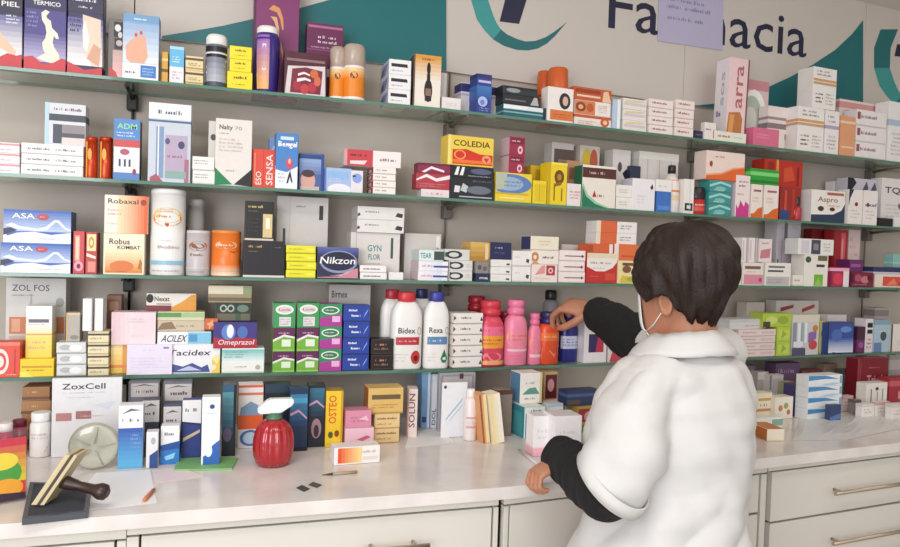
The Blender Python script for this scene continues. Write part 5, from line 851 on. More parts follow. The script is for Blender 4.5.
dm, cmx = mat('3a2620', .35, 'dark_wood', var=.3, scale=50), mat('c9b890', .6, 'stamp_wood', var=.12, scale=40)
# stamp block stands tilted up towards the back, its handle pointing right
u_ = (cz(70, 455, zt) - st0); u_.z = 0; u_.normalize()
m = MB()
def quadbar(mb, p0, p1, wv, tv, m_):
    for s_ in ((-1, 1),):
        vs = [p0 - wv, p0 + wv, p0 + wv + tv, p0 - wv + tv, p1 - wv, p1 + wv, p1 + wv + tv, p1 - wv + tv]
        for f in ((0, 1, 2, 3), (7, 6, 5, 4), (0, 4, 5, 1), (1, 5, 6, 2), (2, 6, 7, 3), (3, 7, 4, 0)): mb.face([vs[i] for i in f], m_)
rtv = Vector((RT.x, RT.y, 0)).normalized(); up_ = Vector((0, 0, 1)); fwv = Vector((FW.x, FW.y, 0)).normalized()
hgt = .095; top_ = fwv * .02 + rtv * .052 + up_ * hgt
for o2, th, mm_, nm_ in ((Vector(), .010, cmx, 'wood_mount'), (rtv * .0105, .006, dm, 'rubber_face'), (rtv * .017, .007, cmx, 'wood_mount')):
    m = MB(); quadbar(m, o2 - rtv * .012 + up_ * .004, o2 - rtv * .012 + top_, fwv * .022, rtv * th, mm_); bmesh.ops.recalc_face_normals(m.bm, faces=m.bm.faces); m.build(nm_, st)
m = MB(); h0 = top_ * .42 + rtv * .006; h1 = rtv * .118 + up_ * .022 + fwv * .004
m.tube([h0, h0.lerp(h1, .15), h0.lerp(h1, .4), h0.lerp(h1, .7), h0.lerp(h1, .85), h0.lerp(h1, .97), h1 + (h1 - h0) * .03], [.012, .013, .009, .010, .016, .015, .008], dm, 16); m.build('handle', st)
def sheet(name, quad, label, cat, m_, z=ZCOUNTER + .0004, th=.0006, art=None, group=None):
    P4 = [cz(x, y, z) for x, y in quad]; c = sum(P4, Vector()) / len(P4); c.z = z
    o = prism(name, P4, 0, th, m_, None, c); o.location = c; tag(o, label, cat, group); return o
paperm = mat('f3f2f4', .6, 'white_paper', var=.01)
sheet('paper_sheet', [(60, 514), (157, 503), (150, 470), (96, 473)], 'white sheet of paper on the counter under the pencil stub', 'paper', paperm)
sheet('paper_sheet', [(152, 470), (155, 484), (205, 477), (180, 467)], 'pinkish slip of paper beside the green tray', 'paper', mat('e9d9dc', .6, 'pink_paper'))
pa, pb = cz(144, 500, .9055), cz(156, 487, .9055); pc = empty('pencil_stub', (pa + pb) / 2); pc.location.z = ZCOUNTER + .0052; tag(pc, 'short orange-brown pencil stub lying on the white sheet', 'pencil')
dd = (pb - pa); dd.z = 0; m = MB(); m.tube([-dd / 2, dd * .3], .004, mat('c9784a', .4, 'pencil_orange'), 6); m.build('shaft', pc); m = MB(); m.tube([dd * .3, dd / 2], [.004, .0008], mat('e0b890', .6), 6); m.build('tip', pc)
# leaflet stand at the left edge
t_, o_ = hitz(8, 503, ZCOUNTER); ls = empty('leaflet_stand', pt(t_, o_, ZCOUNTER + .0006, 'L'), math.radians(24)); tag(ls, 'clear acrylic stand with colourful leaflets cut by the left edge of the photo', 'leaflet stand')
acr = glass_mat('acrylic', 'f2f5f6', alpha=.03)
m = MB(); m.box(-.11, .035, .012, .015, 0, .14, acr); m.box(-.11, .035, -.006, .03, 0, .003, acr); m.build('holder', ls)
m = MB(); m.box(-.105, .030, .0, .008, .004, .125, mat('d9403c', .4)); m.art([('g', 0, .3, 1, 1, 'd8c23a', 'c93a4f', 6), ('e', .55, .45, .4, .3, '4f9a45'), ('e', .75, .2, .22, .16, 'e9a23a'), ('e', .7, .65, .2, .14, 'e9d04a'), ('p', [(0, 0), (1, 0), (1, .1), (0, .2)], '3a2a3a')], lambda u, v, L_: (-.105 + u * .135, -.0004 - .0001 * L_, .004 + v * .121), 1.1); m.build('leaflet', ls)
# rows of blue and white cream boxes
six = lambda top, bot: [('r', 0, 0, 1, .6, bot), ('g', 0, 0, 1, .5, '6fb5e0' if bot == '4a78bd' else bot, bot, 6), ('p', [(.05, .84), (.4, .9), (.95, .88), (.5, .94), (.1, .9)], 'b5b0b5'), tx(.16, .7, .86, .8, 1, '4a4650'), tx(.2, .3, .9, .5, 3, '9ab5dd')]
C(127.5, 159.5, 382, 449, 'grey-topped box in the back row, left, behind the blue and white boxes', '6b6a70', [('r', .08, .78, .95, .98, 'b9b2ae'), tx(.25, .82, .85, .9, 1, '5a4a4a'), ('p', [(.1, .93), (.5, .97), (.9, .93), (.5, .95)], '4a4448')], d=.05, side='2a2a30')  # shadow on this back-row box is mixed into its greys
C(162.5, 192, 382, 448, 'grey-topped box in the back row, right, behind the blue and white boxes', '6b6a70', [('r', .06, .72, .97, .97, 'c5bfbb'), tx(.25, .78, .85, .88, 1, '5a4a4a'), ('p', [(.1, .9), (.5, .95), (.9, .92), (.5, .93)], '4a4448')], d=.05, side='2a2a30')  # greys carry the back row's shadow as colour
C(142, 159, 400.5, 457, 'white-topped box in the middle row just right of the blue gradient one', '3c3f4c', [('r', 0, .62, 1, 1, 'd3cecb'), ('p', [(.1, .88), (.5, .95), (.9, .9), (.5, .91)], '5a5458'), tx(.15, .72, .85, .82, 1, '4a4448')], d=.04, side='25262c')
C(163, 181, 406.5, 457, 'white-topped box in the middle row behind the bright blue one', '3c4a7c', [('r', 0, .5, 1, 1, 'd0cbc8'), ('p', [(.1, .86), (.5, .93), (.9, .88), (.5, .89)], '5a5458'), tx(.15, .68, .85, .78, 1, '4a4448')], d=.04, side='25262c')
C(118, 143, 405.5, 468, 'white and blue gradient box, frontmost of the cream boxes at the left', 'eeeff1', [('g', 0, 0, 1, .64, '5fb5e3', '3f5fae', 9), ('p', [(.1, .86), (.5, .95), (.95, .92), (.5, .91)], '6a666c'), tx(.16, .72, .86, .81, 1, '4a4650'), tx(.5, .3, .95, .56, 4, '7f9fd3')], d=.04, side='c5cbd9', name='cream_box')
C(146, 158, 432, 468, 'small white and navy box between the blue ones, front row', 'e9e7e8', [('p', [(.3, 0), (1, 0), (1, .5), (.3, .35)], '2f4f8c'), ('e', .6, .75, .2, .1, 'b5b5bd')], d=.03, name='cream_box')
C(160.5, 179.5, 426, 464, 'small white box with a bright blue lower half, front row', 'efeeee', [('r', 0, 0, 1, .5, '2f7ac5'), ('p', [(0, .5), (1, .6), (1, .4), (0, .35)], '24509a'), ('p', [(.2, .2), (.8, .3), (.7, .15), (.3, .1)], '8fd0f0'), tx(.2, .72, .8, .86, 1, '8a8a94')], d=.03, name='cream_box')
C(182, 201, 400, 459, 'white and navy box with a golden stroke', '2a3a7e', [('p', [(0, .64), (1, .6), (1, 1), (0, 1)], 'e9e6e6'), tx(.15, .78, .9, .88, 1, '6a666c'), ('p', [(.05, .3), (.95, .45), (.95, .5), (.05, .36)], 'cdb890'), ('p', [(0, .64), (1, .6), (1, .57), (0, .61)], '141c50'), ('r', 0, 0, 1, .04, '1f2a5c')], d=.03, name='cream_box')
gt = sheet('green_tray', [(174, 471), (232, 470), (238, 459), (178, 458)], 'flat bright green tray under the white and blue box', 'tray', mat('83b873', .4, 'green_plastic', var=.08), th=.004)
C(201.5, 220, 399, 466, 'tall white box with a blue swirl, standing on the green tray', 'f2f2f3', [('p', [(.1, 0), (1, 0), (1, .36), (.6, .28), (.4, .16), (.1, .12)], '2f63b5'), ('e', .4, .2, .2, .09, 'e6edf5'), ('e', .55, .86, .14, .035, '3a4f8c'), tx(.2, .74, .85, .78, 1, 'a5b5cc')], d=.035, side='33809a', name='cream_box').o.location.z += .0042
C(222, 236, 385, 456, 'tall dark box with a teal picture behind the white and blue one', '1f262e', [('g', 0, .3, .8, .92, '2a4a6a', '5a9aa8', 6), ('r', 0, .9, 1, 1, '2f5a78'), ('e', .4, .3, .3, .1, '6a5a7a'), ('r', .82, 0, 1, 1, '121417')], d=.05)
C(238, 263, 385, 448, 'orange and white box with a blue hill and oval, behind the red pump bottle', 'eee6e2', [('r', 0, .3, 1, .52, 'e2602a'), ('p', [(.05, .52), (.95, .52), (.9, .66), (.5, .74), (.1, .64)], '7f9cb8'), ('r', 0, .84, 1, .88, 'dd7a5a'), ('r', 0, .96, 1, 1, 'd9694a'), ('o', .5, .16, .42, .13, .3, '4a78b5'), ('e', .5, .16, .28, .08, 'b5cde3')], d=.05)
C(289, 308, 388, 451, 'front dark blue box with a pink stroke right of the red pump bottle', '1f3558', [('g', .05, .4, .95, .9, '20406c', '3f86b0', 6), ('r', .05, .76, .95, .84, '4fa5cc'), ('p', [(.05, .56), (.5, .62), (.95, .5), (.95, .53), (.5, .66), (.05, .6)], 'd3a0c0'), ('r', 0, 0, 1, .06, '16161c')], d=.04, side='15171c')  # blue gradient and band are gloss painted on the dark box
C(264, 290, 384, 446, 'dark box behind the cap of the red pump bottle', '1b222c', [('r', 0, .86, 1, 1, '2c3f50'), ('e', .5, .6, .3, .14, '2a4f6c')], d=.045)
C(308, 325, 385, 447, 'second dark blue box with a pale arch, left of the yellow box', '1c2430', [('g', .05, .5, .95, .95, '20384e', '37708c', 6), ('p', [(.05, .66), (.5, .72), (.95, .62), (.95, .65), (.5, .76), (.05, .7)], 'cfa0bc'), ('e', .5, .3, .3, .16, 'a8838f'), ('e', .5, .26, .16, .1, '3a2a3a')], d=.045)  # gloss is painted in as a blue gradient
C(325.5, 343, 391, 447, 'upright yellow box with orange vertical lettering on the counter', 'efc62a', [('t', .6, .42, .45, .5, 'OSTEO', 'd3562a', 0, True), ('e', .3, .22, .14, .06, '4a5a2a'), ('e', .66, .24, .14, .06, '8a4a1c'), ('r', .88, 0, 1, 1, 'c99a24'), ('r', 0, 0, 1, .08, 'd9b52a')], d=.05, top='b58a2a')
pk1 = C(345, 374, 428, 447, 'lower pale pink box beside the yellow upright box', 'eec3d0', [('p', [(.4, .4), (.75, .6), (.9, .5), (.6, .3)], 'd0607a'), tx(.1, .2, .9, .35, 1, 'e29ab0')], d=.05)
B(345.5, 371.5, 410.5, 'upper rose pink box beside the yellow upright box', 'd98ea5', [tx(.15, .3, .9, .7, 2, 'c06a86'), ('p', [(.5, .5), (.8, .7), (.9, .4)], 'efc0cf')], on=pk1, d=.05)
tn = [('r', .1, .56, .92, .74, '6a5a3a'), tx(.1, .2, .9, .4, 2, 'b5823f'), ('r', 0, 0, 1, .06, 'b58a4a')]
tn2 = [tx(.1, .55, .9, .8, 1, '7a5a34'), tx(.1, .2, .7, .4, 1, 'b5823f'), ('r', 0, 0, 1, .06, 'b58a4a')]
ts = ST(374, 399.5, 413.5, 2, 'tan cartons under the wider one with the dark band', 'e2c48e', tn2, yb=443, d=.06)
B(368, 403.5, 388, 'wide tan carton with a dark lettered band, on two smaller tan ones', 'dcb66c', tn, on=ts[-1], d=.065, side='a5642f')
fb = B(333, 380, 446.5, 'white box with an orange blaze lying flat in front of the pink boxes', 'efe9e4', [('h', .08, .1, .6, .95, 'e2562a', 'f2d08a', 7), ('r', .62, .2, .95, .4, 'e3d5cc'), tx(.6, .55, .95, .8, 1, 'c9b5a8')], yb=464, d=.045, rz=.06)
# red pump bottle
zt = ZCOUNTER + .0006; t_, o_ = hitz(273, 464, zt)
pxm = abs(hit(294, 440, o_, 'L')[0] - hit(253, 440, o_, 'L')[0]) / 41
rb_ = empty('pump_bottle', pt(t_, o_, zt, 'L')); tag(rb_, 'round ribbed red bottle with green neck and white spray head', 'bottle')
Rr = 20.5 * pxm * .97; Hh = 47 * pxm
redm = mat('b5222c', .15, 'red_plastic', trans=.15, coat=.5)
m = MB(); m.lathe([(Rr * .6, 0), (Rr * .82, Hh * .04), (Rr * .96, Hh * .2), (Rr, Hh * .4), (Rr * .985, Hh * .58), (Rr * .9, Hh * .75), (Rr * .72, Hh * .89), (Rr * .5, Hh * .97), (Rr * .34, Hh)], redm, seg=96, ribs=14, ribamp=.09); m.build('body', rb_)
m = MB(); m.lathe([(Rr * .34, Hh * .99), (Rr * .4, Hh), (Rr * .4, Hh * 1.06), (Rr * .33, Hh * 1.07), (Rr * .33, Hh * 1.14)], mat('4f7a5c', .35, 'green_plastic_neck'), seg=32, ribs=16, ribamp=.05); m.build('neck', rb_)
m = MB(); y2 = Rr * .3; prof = [(-.80, 1.13), (.28, 1.13), (.95, 1.31), (.95, 1.44), (-.28, 1.44), (-.86, 1.24)]
P2 = [(x * Rr, z * Hh) for x, z in prof]
m.face([(x, -y2, z) for x, z in P2], 'f4f3f1'); m.face([(x, y2, z) for x, z in P2][::-1], 'f4f3f1')
for i in range(len(P2)):
    j = (i + 1) % len(P2); m.face([(P2[j][0], -y2, P2[j][1]), (P2[i][0], -y2, P2[i][1]), (P2[i][0], y2, P2[i][1]), (P2[j][0], y2, P2[j][1])], 'f4f3f1')
bmesh.ops.remove_doubles(m.bm, verts=m.bm.verts, dist=1e-6); bmesh.ops.bevel(m.bm, geom=list(m.bm.edges), offset=.003, segments=2, affect='EDGES')
m.build('spray_head', rb_)
# bits lying on the counter
sheet('label_strip', [(296, 488), (304, 492), (310, 489), (302, 485)], 'small black printed scrap on the counter, left one of the pair', 'scrap', mat('4a4648', .6), group='black scraps on the counter')
sheet('label_strip', [(308, 485), (317, 488), (322, 485), (313, 482)], 'small black printed scrap on the counter, right one of the pair', 'scrap', mat('55504f', .6), group='black scraps on the counter')
def pen(name, a, b, r, label, m1, m2, tipf=.15):
    A, Bq = cz(*a, ZCOUNTER + r), cz(*b, ZCOUNTER + r); c = (A + Bq) / 2; o = empty(name, (c.x, c.y, ZCOUNTER + r + .0003)); tag(o, label, 'pen'); v = Bq - A; v.z = 0
    m = MB(); m.tube([-v / 2 + v * tipf, v / 2], r, m1, 10); m.build('barrel', o); m = MB(); m.tube([-v / 2, -v / 2 + v * tipf], [.0008, r * .9], m2, 10); m.build('tip', o)
pen('ballpoint_pen', (322, 475), (357, 472), .0035, 'thin beige pen lying on the counter in front of the flat orange box', mat('a8967c', .4), mat('4a4440', .4), .3)
pen('ballpoint_pen', (518, 449), (540, 466), .004, 'pale grey pen pointing away from the woman\'s left hand', mat('d9d6d6', .3), mat('8a8688', .3), .12)
# middle of the counter
C(409, 419, 389, 437, 'slim upright pale box with dark vertical lettering beside the tan cartons', 'e6d3ca', [('t', .75, .2, .6, .7, 'SOLUN', '6a4a5a', 0, True), ('r', 0, 0, .15, 1, 'b58a7a')], d=.05, rz=-.2, name='folder', cat='folder')
C(421.5, 430, 372, 428, 'upright blue folder between white ones on the counter', '7fa5cf', [('r', .7, 0, 1, 1, 'cfdceb'), ('r', .1, .1, .6, .2, '3a4a7a')], d=.07, name='folder', cat='folder')
C(431, 437, 374, 428, 'slim white folder with dark foot print', 'dfe3ea', [('t', .8, .06, .6, .3, 'DOL', '35405a', 0, True), ('r', 0, 0, .12, 1, 'a9b5c5')], d=.07, name='folder', cat='folder')
C(438.5, 475, 373, 431, 'grey framed panel standing behind the white leaflet', 'a5a3a8', [('r', .04, .03, .96, .97, '8d8b94'), ('r', .1, .05, .9, .94, 'b5aeae'), ('r', .55, .9, .66, .99, '55343a')], d=.02, s='L', name='display_card', cat='display card')
C(441.5, 467, 382.5, 437, 'white leaflet with slanted teal print standing on the counter', 'e9e9ec', [('p', [(.16, .3), (.8, .66), (.84, .72), (.2, .36)], '9cc0cc'), ('p', [(.3, .28), (.8, .56), (.82, .6), (.34, .33)], 'b5d0d8'), ('e', .12, .92, .06, .03, '4a4a6a')], d=.008, s='L', name='leaflet_card', cat='leaflet')
L(467, 479, 390, 'slim white and pink bottle beside the white leaflet', [(.95, 0), (1, .02), (1, .78), (.7, .84)], body='eae0dd', cap='f0ebe9', capprof=[(.62, .84), (.64, .85), (.64, .98), (.55, 1)], art=[('r', .1, .3, .9, .36, 'd9a5a8'), ('r', .1, .55, .9, .6, 'd9a5a8'), tx(.2, .4, .8, .5, 2, 'c9b5b5')], lz=(.03, .76), yb=441, s='R')
sheet('paper_sheet', [(405, 448), (455, 443), (438, 428), (410, 432)], 'white paper lying in front of the blue folders', 'paper', mat('ebe8e6', .6))
C(484, 491, 394, 443, 'orange and cream booklet leaning behind the cream one', 'dfa06a', [('r', .5, 0, 1, 1, 'efd9a5'), ('r', 0, 0, .25, 1, '9a5a3a')], d=.05, tilt=-.13, name='booklet', cat='booklet')
C(494.5, 505.5, 393, 443, 'cream booklet leaning against the orange and cream one', 'f3ead0', [('h', 0, 0, 1, 1, 'f0dca0', 'f6f1e4', 4)], d=.05, tilt=-.15, name='booklet', cat='booklet')
C(496, 512, 390, 436, 'grey-brown box behind the leaning booklets', '8f8278', [('r', 0, .9, 1, 1, '5a4038')], d=.04)
tb1 = C(524, 545, 407, 438, 'teal and blue box with white edges, left of the pink and white boxes', '2f8fa5', [('r', 0, 0, .06, 1, 'e6ecec'), ('r', .94, 0, 1, 1, 'dfe6e6'), ('g', .06, 0, .94, .8, '3f86b5', '2b8f9a', 5), ('r', 0, .8, 1, 1, 'e3ebea'), tx(.3, .82, .8, .95, 1, '7a8a8a')], d=.11, side='3a8a92', top='e9e6df', sart=[('r', .1, .1, .9, .8, '4a9aa0')])
B(520, 542, 373, 'white box with a green hill print on top of the teal and blue box', 'eeeae2', [('p', [(.1, .3), (.4, .5), (.7, .52), (.9, .3)], '5f9a8a'), tx(.2, .6, .8, .75, 1, 'b5a8a0'), ('r', .9, 0, 1, 1, 'd9c890'), tx(.2, .1, .8, .22, 1, 'a5a8a5')], on=tb1, off=tb1.off + .045, d=.06, side='5d86a8')
C(543.5, 557, 372, 425, 'red, brown and tan box beside the green hill print', 'cfae7a', [('r', .1, .5, .95, .95, '6a2430'), ('e', .5, .75, .25, .12, 'd9a0a0'), ('r', .1, .1, .9, .4, 'a8703f'), ('r', 0, .42, 1, .48, 'efe3d3')], d=.05)
C(546, 563, 404, 433, 'small white and blue box behind the pink and white boxes', 'e9e9ea', [('p', [(.1, .5), (.9, .6), (.9, .8), (.1, .75)], '7f8fae'), ('r', .05, .9, .95, 1, 'b5d0da'), tx(.2, .1, .8, .4, 2, 'c0b5b0')], d=.04)
C(565, 576, 402, 430, 'small beige box with green print behind the pink and white boxes', 'cdb890', [('r', .1, .6, .9, .9, '7a8a6a'), ('r', .1, .1, .9, .4, 'b59a70')], d=.04)
nb2 = C(577, 600, 406, 432, 'red and yellow small box under the navy one beside the woman', 'b5933f', [('r', .05, .4, .8, .9, '9a2f3a'), ('e', .5, .6, .2, .2, 'd9a0a0'), ('r', 0, 0, 1, .3, '6a8a3a')], d=.05)
B(567, 600, 390.5, 'dark navy box lying at the back beside the woman\'s sleeve', '2d3a5e', [('r', 0, .6, 1, .8, '4a5f8c'), ('r', 0, .1, .4, .4, '5a4a4a')], on=nb2, off=nb2.off + .01, d=.05)
pkw = [('r', 0, 0, 1, .2, 'f0b9c3'), ('r', 0, .2, 1, .24, 'f7dde0'), tx(.2, .4, .8, .7, 2, 'e3dde0')]
for (a, b, yb_q, de) in ((535, 553, 456, 'left one of two white boxes with pink feet near the woman\'s hand'), (556, 582, 459, 'right one of two white boxes with pink feet near the woman\'s hand')):
    C(a, b, 416, yb_q, de, 'f3eff0', pkw, d=.07 if a > 540 else .05, rz=-.12, sart=pkw[:2], top='e3dedf', group='white boxes with pink feet', name='cream_box')
# right of the woman
C(757, 772, 393, 419, 'cream box with ochre bands on the counter right of the woman', 'e9dfc5', [('r', 0, .7, 1, .8, 'c9a050'), ('r', 0, .3, 1, .4, 'c98a5a'), tx(.2, .45, .8, .65, 1, '9a8a70')], d=.04)
C(775, 793, 397, 419, 'cream box with red and green specks on the counter', 'ece5d5', [('e', .3, .5, .12, .14, 'c9804a'), ('e', .6, .6, .12, .14, '9aa55a'), ('e', .75, .3, .1, .12, 'c96a5a')], d=.04)
C(746, 756, 395, 420, 'slim navy box at the woman\'s right elbow side', '2c3550', [('r', .5, 0, 1, 1, 'dfe0e0')], d=.04)
C(757, 768, 372, 410, 'grey box with a black band behind the cream ochre one', 'a59c98', [('r', .7, 0, 1, .9, '2a2729'), ('r', 0, .8, .7, 1, 'c9c0bd')], d=.03)
C(769, 783, 375, 411, 'pale grey box behind the speckled one', 'c9c2c2', [('r', .2, .5, .9, .9, 'b5adb3'), ('r', 0, .6, .15, 1, '8a8085')], d=.03)
C(783, 794, 382, 412, 'yellow-green and grey box behind the speckled one', '9a9c7a', [('r', .1, .3, .6, .9, 'b5b93f'), ('r', .6, .0, 1, .5, '7a7488')], d=.03)
pv = C(795, 806, 385, 416, 'purple-navy carton left of the blue wave boxes', '4a3f6c', [('r', 0, .5, .5, .9, '6a5f9a'), ('r', .2, .1, .8, .3, '2a2a44')], d=.05)
C(775, 800, 363, 403, 'plum carton with a maroon foot at the back, right of the woman', '5f4868', [('r', 0, 0, 1, .6, '7a3444'), tx(.1, .7, .9, .9, 1, '9a85a5')], d=.05)
C(801, 822, 370, 402, 'flat maroon carton at the back above the blue wave boxes', '6a3038', [('r', 0, .7, 1, .9, '8a4a50')], d=.04)
ST(808, 842, 375, 4, 'white boxes with blue waves on the counter at the right', 'e9ecee', [('p', [(0, 1), (.5, .95), (.9, .6), (.5, .65), (0, .55)], '4f8fc0'), ('p', [(.3, .1), (.7, .3), (.95, .2), (.7, .05)], 'b5cfe0'), ('r', .92, .2, 1, .9, '8aa5c0')], yb=419, d=.05)
C(830, 841, 405, 422, 'little navy carton leaning at the foot of the blue wave boxes', '34466f', [('p', [(0, 0), (1, .2), (1, .5), (0, .3)], '5a7ab0')], d=.02)
C(857, 888, 358, 402, 'dark red carton with pale pink script at the back of the counter, right', '7c1c2a', [('r', 0, .0, .06, 1, '9a3a48'), ('r', .08, .1, .1, .9, 'a04a58'), ('t', .3, .42, .5, .2, 'Triad', 'd9a0a8'), tx(.35, .75, .7, .82, 1, 'b5666f')], d=.05)
C(889, 912, 378, 404, 'crimson box at the right edge of the counter', 'a8303c', [('r', 0, .7, 1, .9, 'c9606a'), ('r', .4, .2, 1, .5, 'd9a5a5')], d=.05)
C(866, 887, 383, 412, 'white box with small dark marks in front of the dark red carton', 'e9e3dc', [('r', .2, .2, .26, .8, '8a8580'), ('e', .5, .8, .08, .06, '4a3a3a'), ('r', .5, .2, .55, .7, 'a59f9a'), ('r', .75, .3, .8, .8, '9a948f')], d=.04)
C(741, 755, 366, 402, 'greyish violet box at the back between the woman and the plum carton', '8f8790', [('r', .1, .5, .9, .9, 'b5aab5'), tx(.2, .2, .8, .4, 2, '5a5560')], d=.04)
C(824, 837, 364, 396, 'tan box at the back behind the blue wave boxes', 'a8917a', [('r', .1, .5, .9, .7, '7a6250'), tx(.2, .2, .8, .4, 2, 'd3c0aa')], d=.04)
C(843, 855, 370, 400, 'dark olive box at the back left of the dark red carton', '4f5348', [('r', .1, .6, .9, .85, '7f8a70')], d=.04)
C(889, 905, 353, 386, 'grey and white box at the back above the crimson one, far right', 'b5aeab', [('r', 0, .5, 1, .8, 'd3ccc8'), tx(.1, .1, .9, .4, 2, '8a8280')], d=.04)
# small potted greenery
pl_ = cz(857, 398); pr = empty('potted_plant', (pl_.x, pl_.y, ZCOUNTER + .0005)); tag(pr, 'tiny dark green plant beside the dark red carton', 'plant')
m = MB(); m.lathe([(.014, 0), (.02, .026), (.021, .03), (.018, .03)], mat('4a4038', .7, 'plant_pot'), seg=18); m.build('pot', pr)
m = MB(); rn = random.Random(3)
for i in range(34):
    a = rn.uniform(0, 6.28); el = rn.uniform(.25, 1.4); ln = rn.uniform(.022, .04); v = Vector((math.cos(a) * math.cos(el), math.sin(a) * math.cos(el), math.sin(el))); s_ = Vector((-math.sin(a), math.cos(a), 0)) * .006; b0 = Vector((0, 0, .028))
    m.face([b0, b0 + v * ln * .5 + s_, b0 + v * ln, b0 + v * ln * .5 - s_], mat('34502f' if i % 3 else '7fae86', .5))
m.build('leaves', pr); pr.children[-1]['kind'] = 'stuff'
for i, (a, b, yt, yb2, de, c) in enumerate(((843, 853, 396, 411, 'small pinkish box left of the little grey one, counter right', 'e3cfc9'), (854, 861, 400, 414, 'little grey carton between small pale boxes, counter right', '8a7f7c'), (862, 874, 404, 418, 'small white box in front of the dark-marked one, counter right', 'ece7e2'), (876, 890, 402, 417, 'white box with pink lid near the right edge of the counter', 'eae4df'), (892, 908, 404, 420, 'white box cut by the right edge on the counter', 'e6e0db'))):
    C(a, b, yt, yb2, de, c, [tx(.15, .3, .8, .7, 2, 'bba8a4'), ('r', 0, .8, 1, 1, ['d9a9a9', '6a6060', 'd9d3cd', 'd9a0a8', 'cfc8c3'][i])], d=.025)
lo1 = C(772, 786, 429, 441, 'orange carton lying on the counter just right of the woman', 'eee3cf', [('r', 0, 0, 1, .1, 'd9c9a9')], d=.09, side='d0782c', top='cf7f33', rz=-.25)
C(746, 783, 418, 429, 'flat white and mint box behind the lying orange carton', 'ecece6', [('r', .7, .2, 1, .8, '8fb5a5'), tx(.1, .3, .6, .7, 1, 'b5c5bd')], d=.03)
# crumpled clear plastic sheet
m = MB(); q4 = [(792, 441), (846, 440), (905, 428), (905, 408), (850, 417), (800, 418)]; P6 = [cz(x, y) for x, y in q4]; c = sum(P6, Vector()) / 6
nx, ny = 26, 10; G = {}; plm = mat('dcd9d6', .3, 'cloudy_plastic', var=.05)
for i in range(nx + 1):
    for j in range(ny + 1):
        a = i / nx; b = j / ny
        lo = P6[0].lerp(P6[1], a * 2) if a < .5 else P6[1].lerp(P6[2], a * 2 - 1); hi = P6[5].lerp(P6[4], a * 2) if a < .5 else P6[4].lerp(P6[3], a * 2 - 1)
        p = lo.lerp(hi, b) - c; from mathutils import noise as _n
        e = min(1, min(i, nx - i, j, ny - j) / 2)
        G[i, j] = m.bm.verts.new((p.x, p.y, .0012 + e * (.004 + .006 * abs(_n.noise(Vector((p.x * 22, p.y * 30, 1)))))))
X = m.mi(plm)
for i in range(nx):
    for j in range(ny): f = m.bm.faces.new((G[i, j], G[i + 1, j], G[i + 1, j + 1], G[i, j + 1])); f.material_index = X
o = m.build('plastic_sheet'); o.location = (c.x, c.y, ZCOUNTER); md = o.modifiers.new('t', 'SOLIDIFY'); md.thickness = .0008; md.offset = 0; tag(o, 'crumpled cloudy plastic sheet spread on the counter at the right', 'plastic sheet')
# ------------------------------------------------------------------ the woman at the counter
def Wp(px, py, off, s='R'):
    t, z = hit(px, py, off, s); return pt(t, off, z, s)
skinm = mat('bb8164', .5, 'skin', var=.06, scale=25, sss=.12)
coatm = mat('d6d3d0', .75, 'white_coat_cloth', var=.02, scale=30, bump=.25, bscale=700)
knitm = mat('141315', .9, 'black_knit', var=.25, scale=300, bump=.6, bscale=900)
hairm = mat('24140d', .55, 'dark_brown_hair', var=.5, scale=40, bump=.5, bscale=260)
maskm = mat('e9edf0', .8, 'mask_cloth')
trm = mat('2a2c33', .85, 'dark_trousers', var=.1); shm = mat('1c1a1a', .5, 'black_shoe')
WO = Wp(680, 400, -.695)
fa = math.radians(98.8)
Fv = Vector((math.cos(fa), math.sin(fa), 0)); Rv = Vector((Fv.y, -Fv.x, 0))
root = empty('person', (WO.x, WO.y, 0), 0)
ORG = Vector((WO.x, WO.y, 0))
tag(root, 'woman in a white coat over a black sweater, short dark hair, reaching to the shelf', 'person')
def bl(r, f, z): return Rv * r + Fv * f + Vector((0, 0, z))         # body frame -> root frame
def rel(P): return P - ORG
def loft(mb, rings, m, seg=28, cap=True):
    """rings: (centre, axis u, axis v, ru, rv)"""
    X = mb.mi(m); R = []
    for c, u, v, a, b in rings:
        R.append([mb.bm.verts.new(c + u * (a * math.cos(2 * math.pi * i / seg)) + v * (b * math.sin(2 * math.pi * i / seg))) for i in range(seg)])
    for A, Bq in zip(R, R[1:]):
        for i in range(seg):
            j = (i + 1) % seg; f = mb.bm.faces.new((A[i], A[j], Bq[j], Bq[i])); f.smooth = True; f.material_index = X
    if cap:
        mb.bm.faces.new(R[0][::-1]).material_index = X; mb.bm.faces.new(R[-1]).material_index = X
def blend(mb, name, voxel, parent, m, smooth=4, disp=None, dec=None):
    """joins the lofted pieces into one continuous surface"""
    bmesh.ops.recalc_face_normals(mb.bm, faces=mb.bm.faces)
    me = bpy.data.meshes.new(name); mb.bm.to_mesh(me); mb.bm.free()
    o = bpy.data.objects.new(name, me); COL.objects.link(o)
    md = o.modifiers.new('r', 'REMESH'); md.mode = 'VOXEL'; md.voxel_size = voxel
    md = o.modifiers.new('s', 'SMOOTH'); md.factor = .5; md.iterations = smooth
    dg = bpy.context.evaluated_depsgraph_get()
    m2 = bpy.data.meshes.new_from_object(o.evaluated_get(dg))
    bpy.data.objects.remove(o); bpy.data.meshes.remove(me)
    if disp:
        b = bmesh.new(); b.from_mesh(m2); b.normal_update()
        mv = [(v, v.normal * disp(v.co, v.normal)) for v in b.verts]
        for v, d in mv: v.co += d
        b.to_mesh(m2); b.free()
    m2.materials.clear(); m2.materials.append(m)
    for p in m2.polygons: p.use_smooth = True; p.material_index = 0
    m2.name = name
    return link(name, m2, parent)
from mathutils import noise as NZ
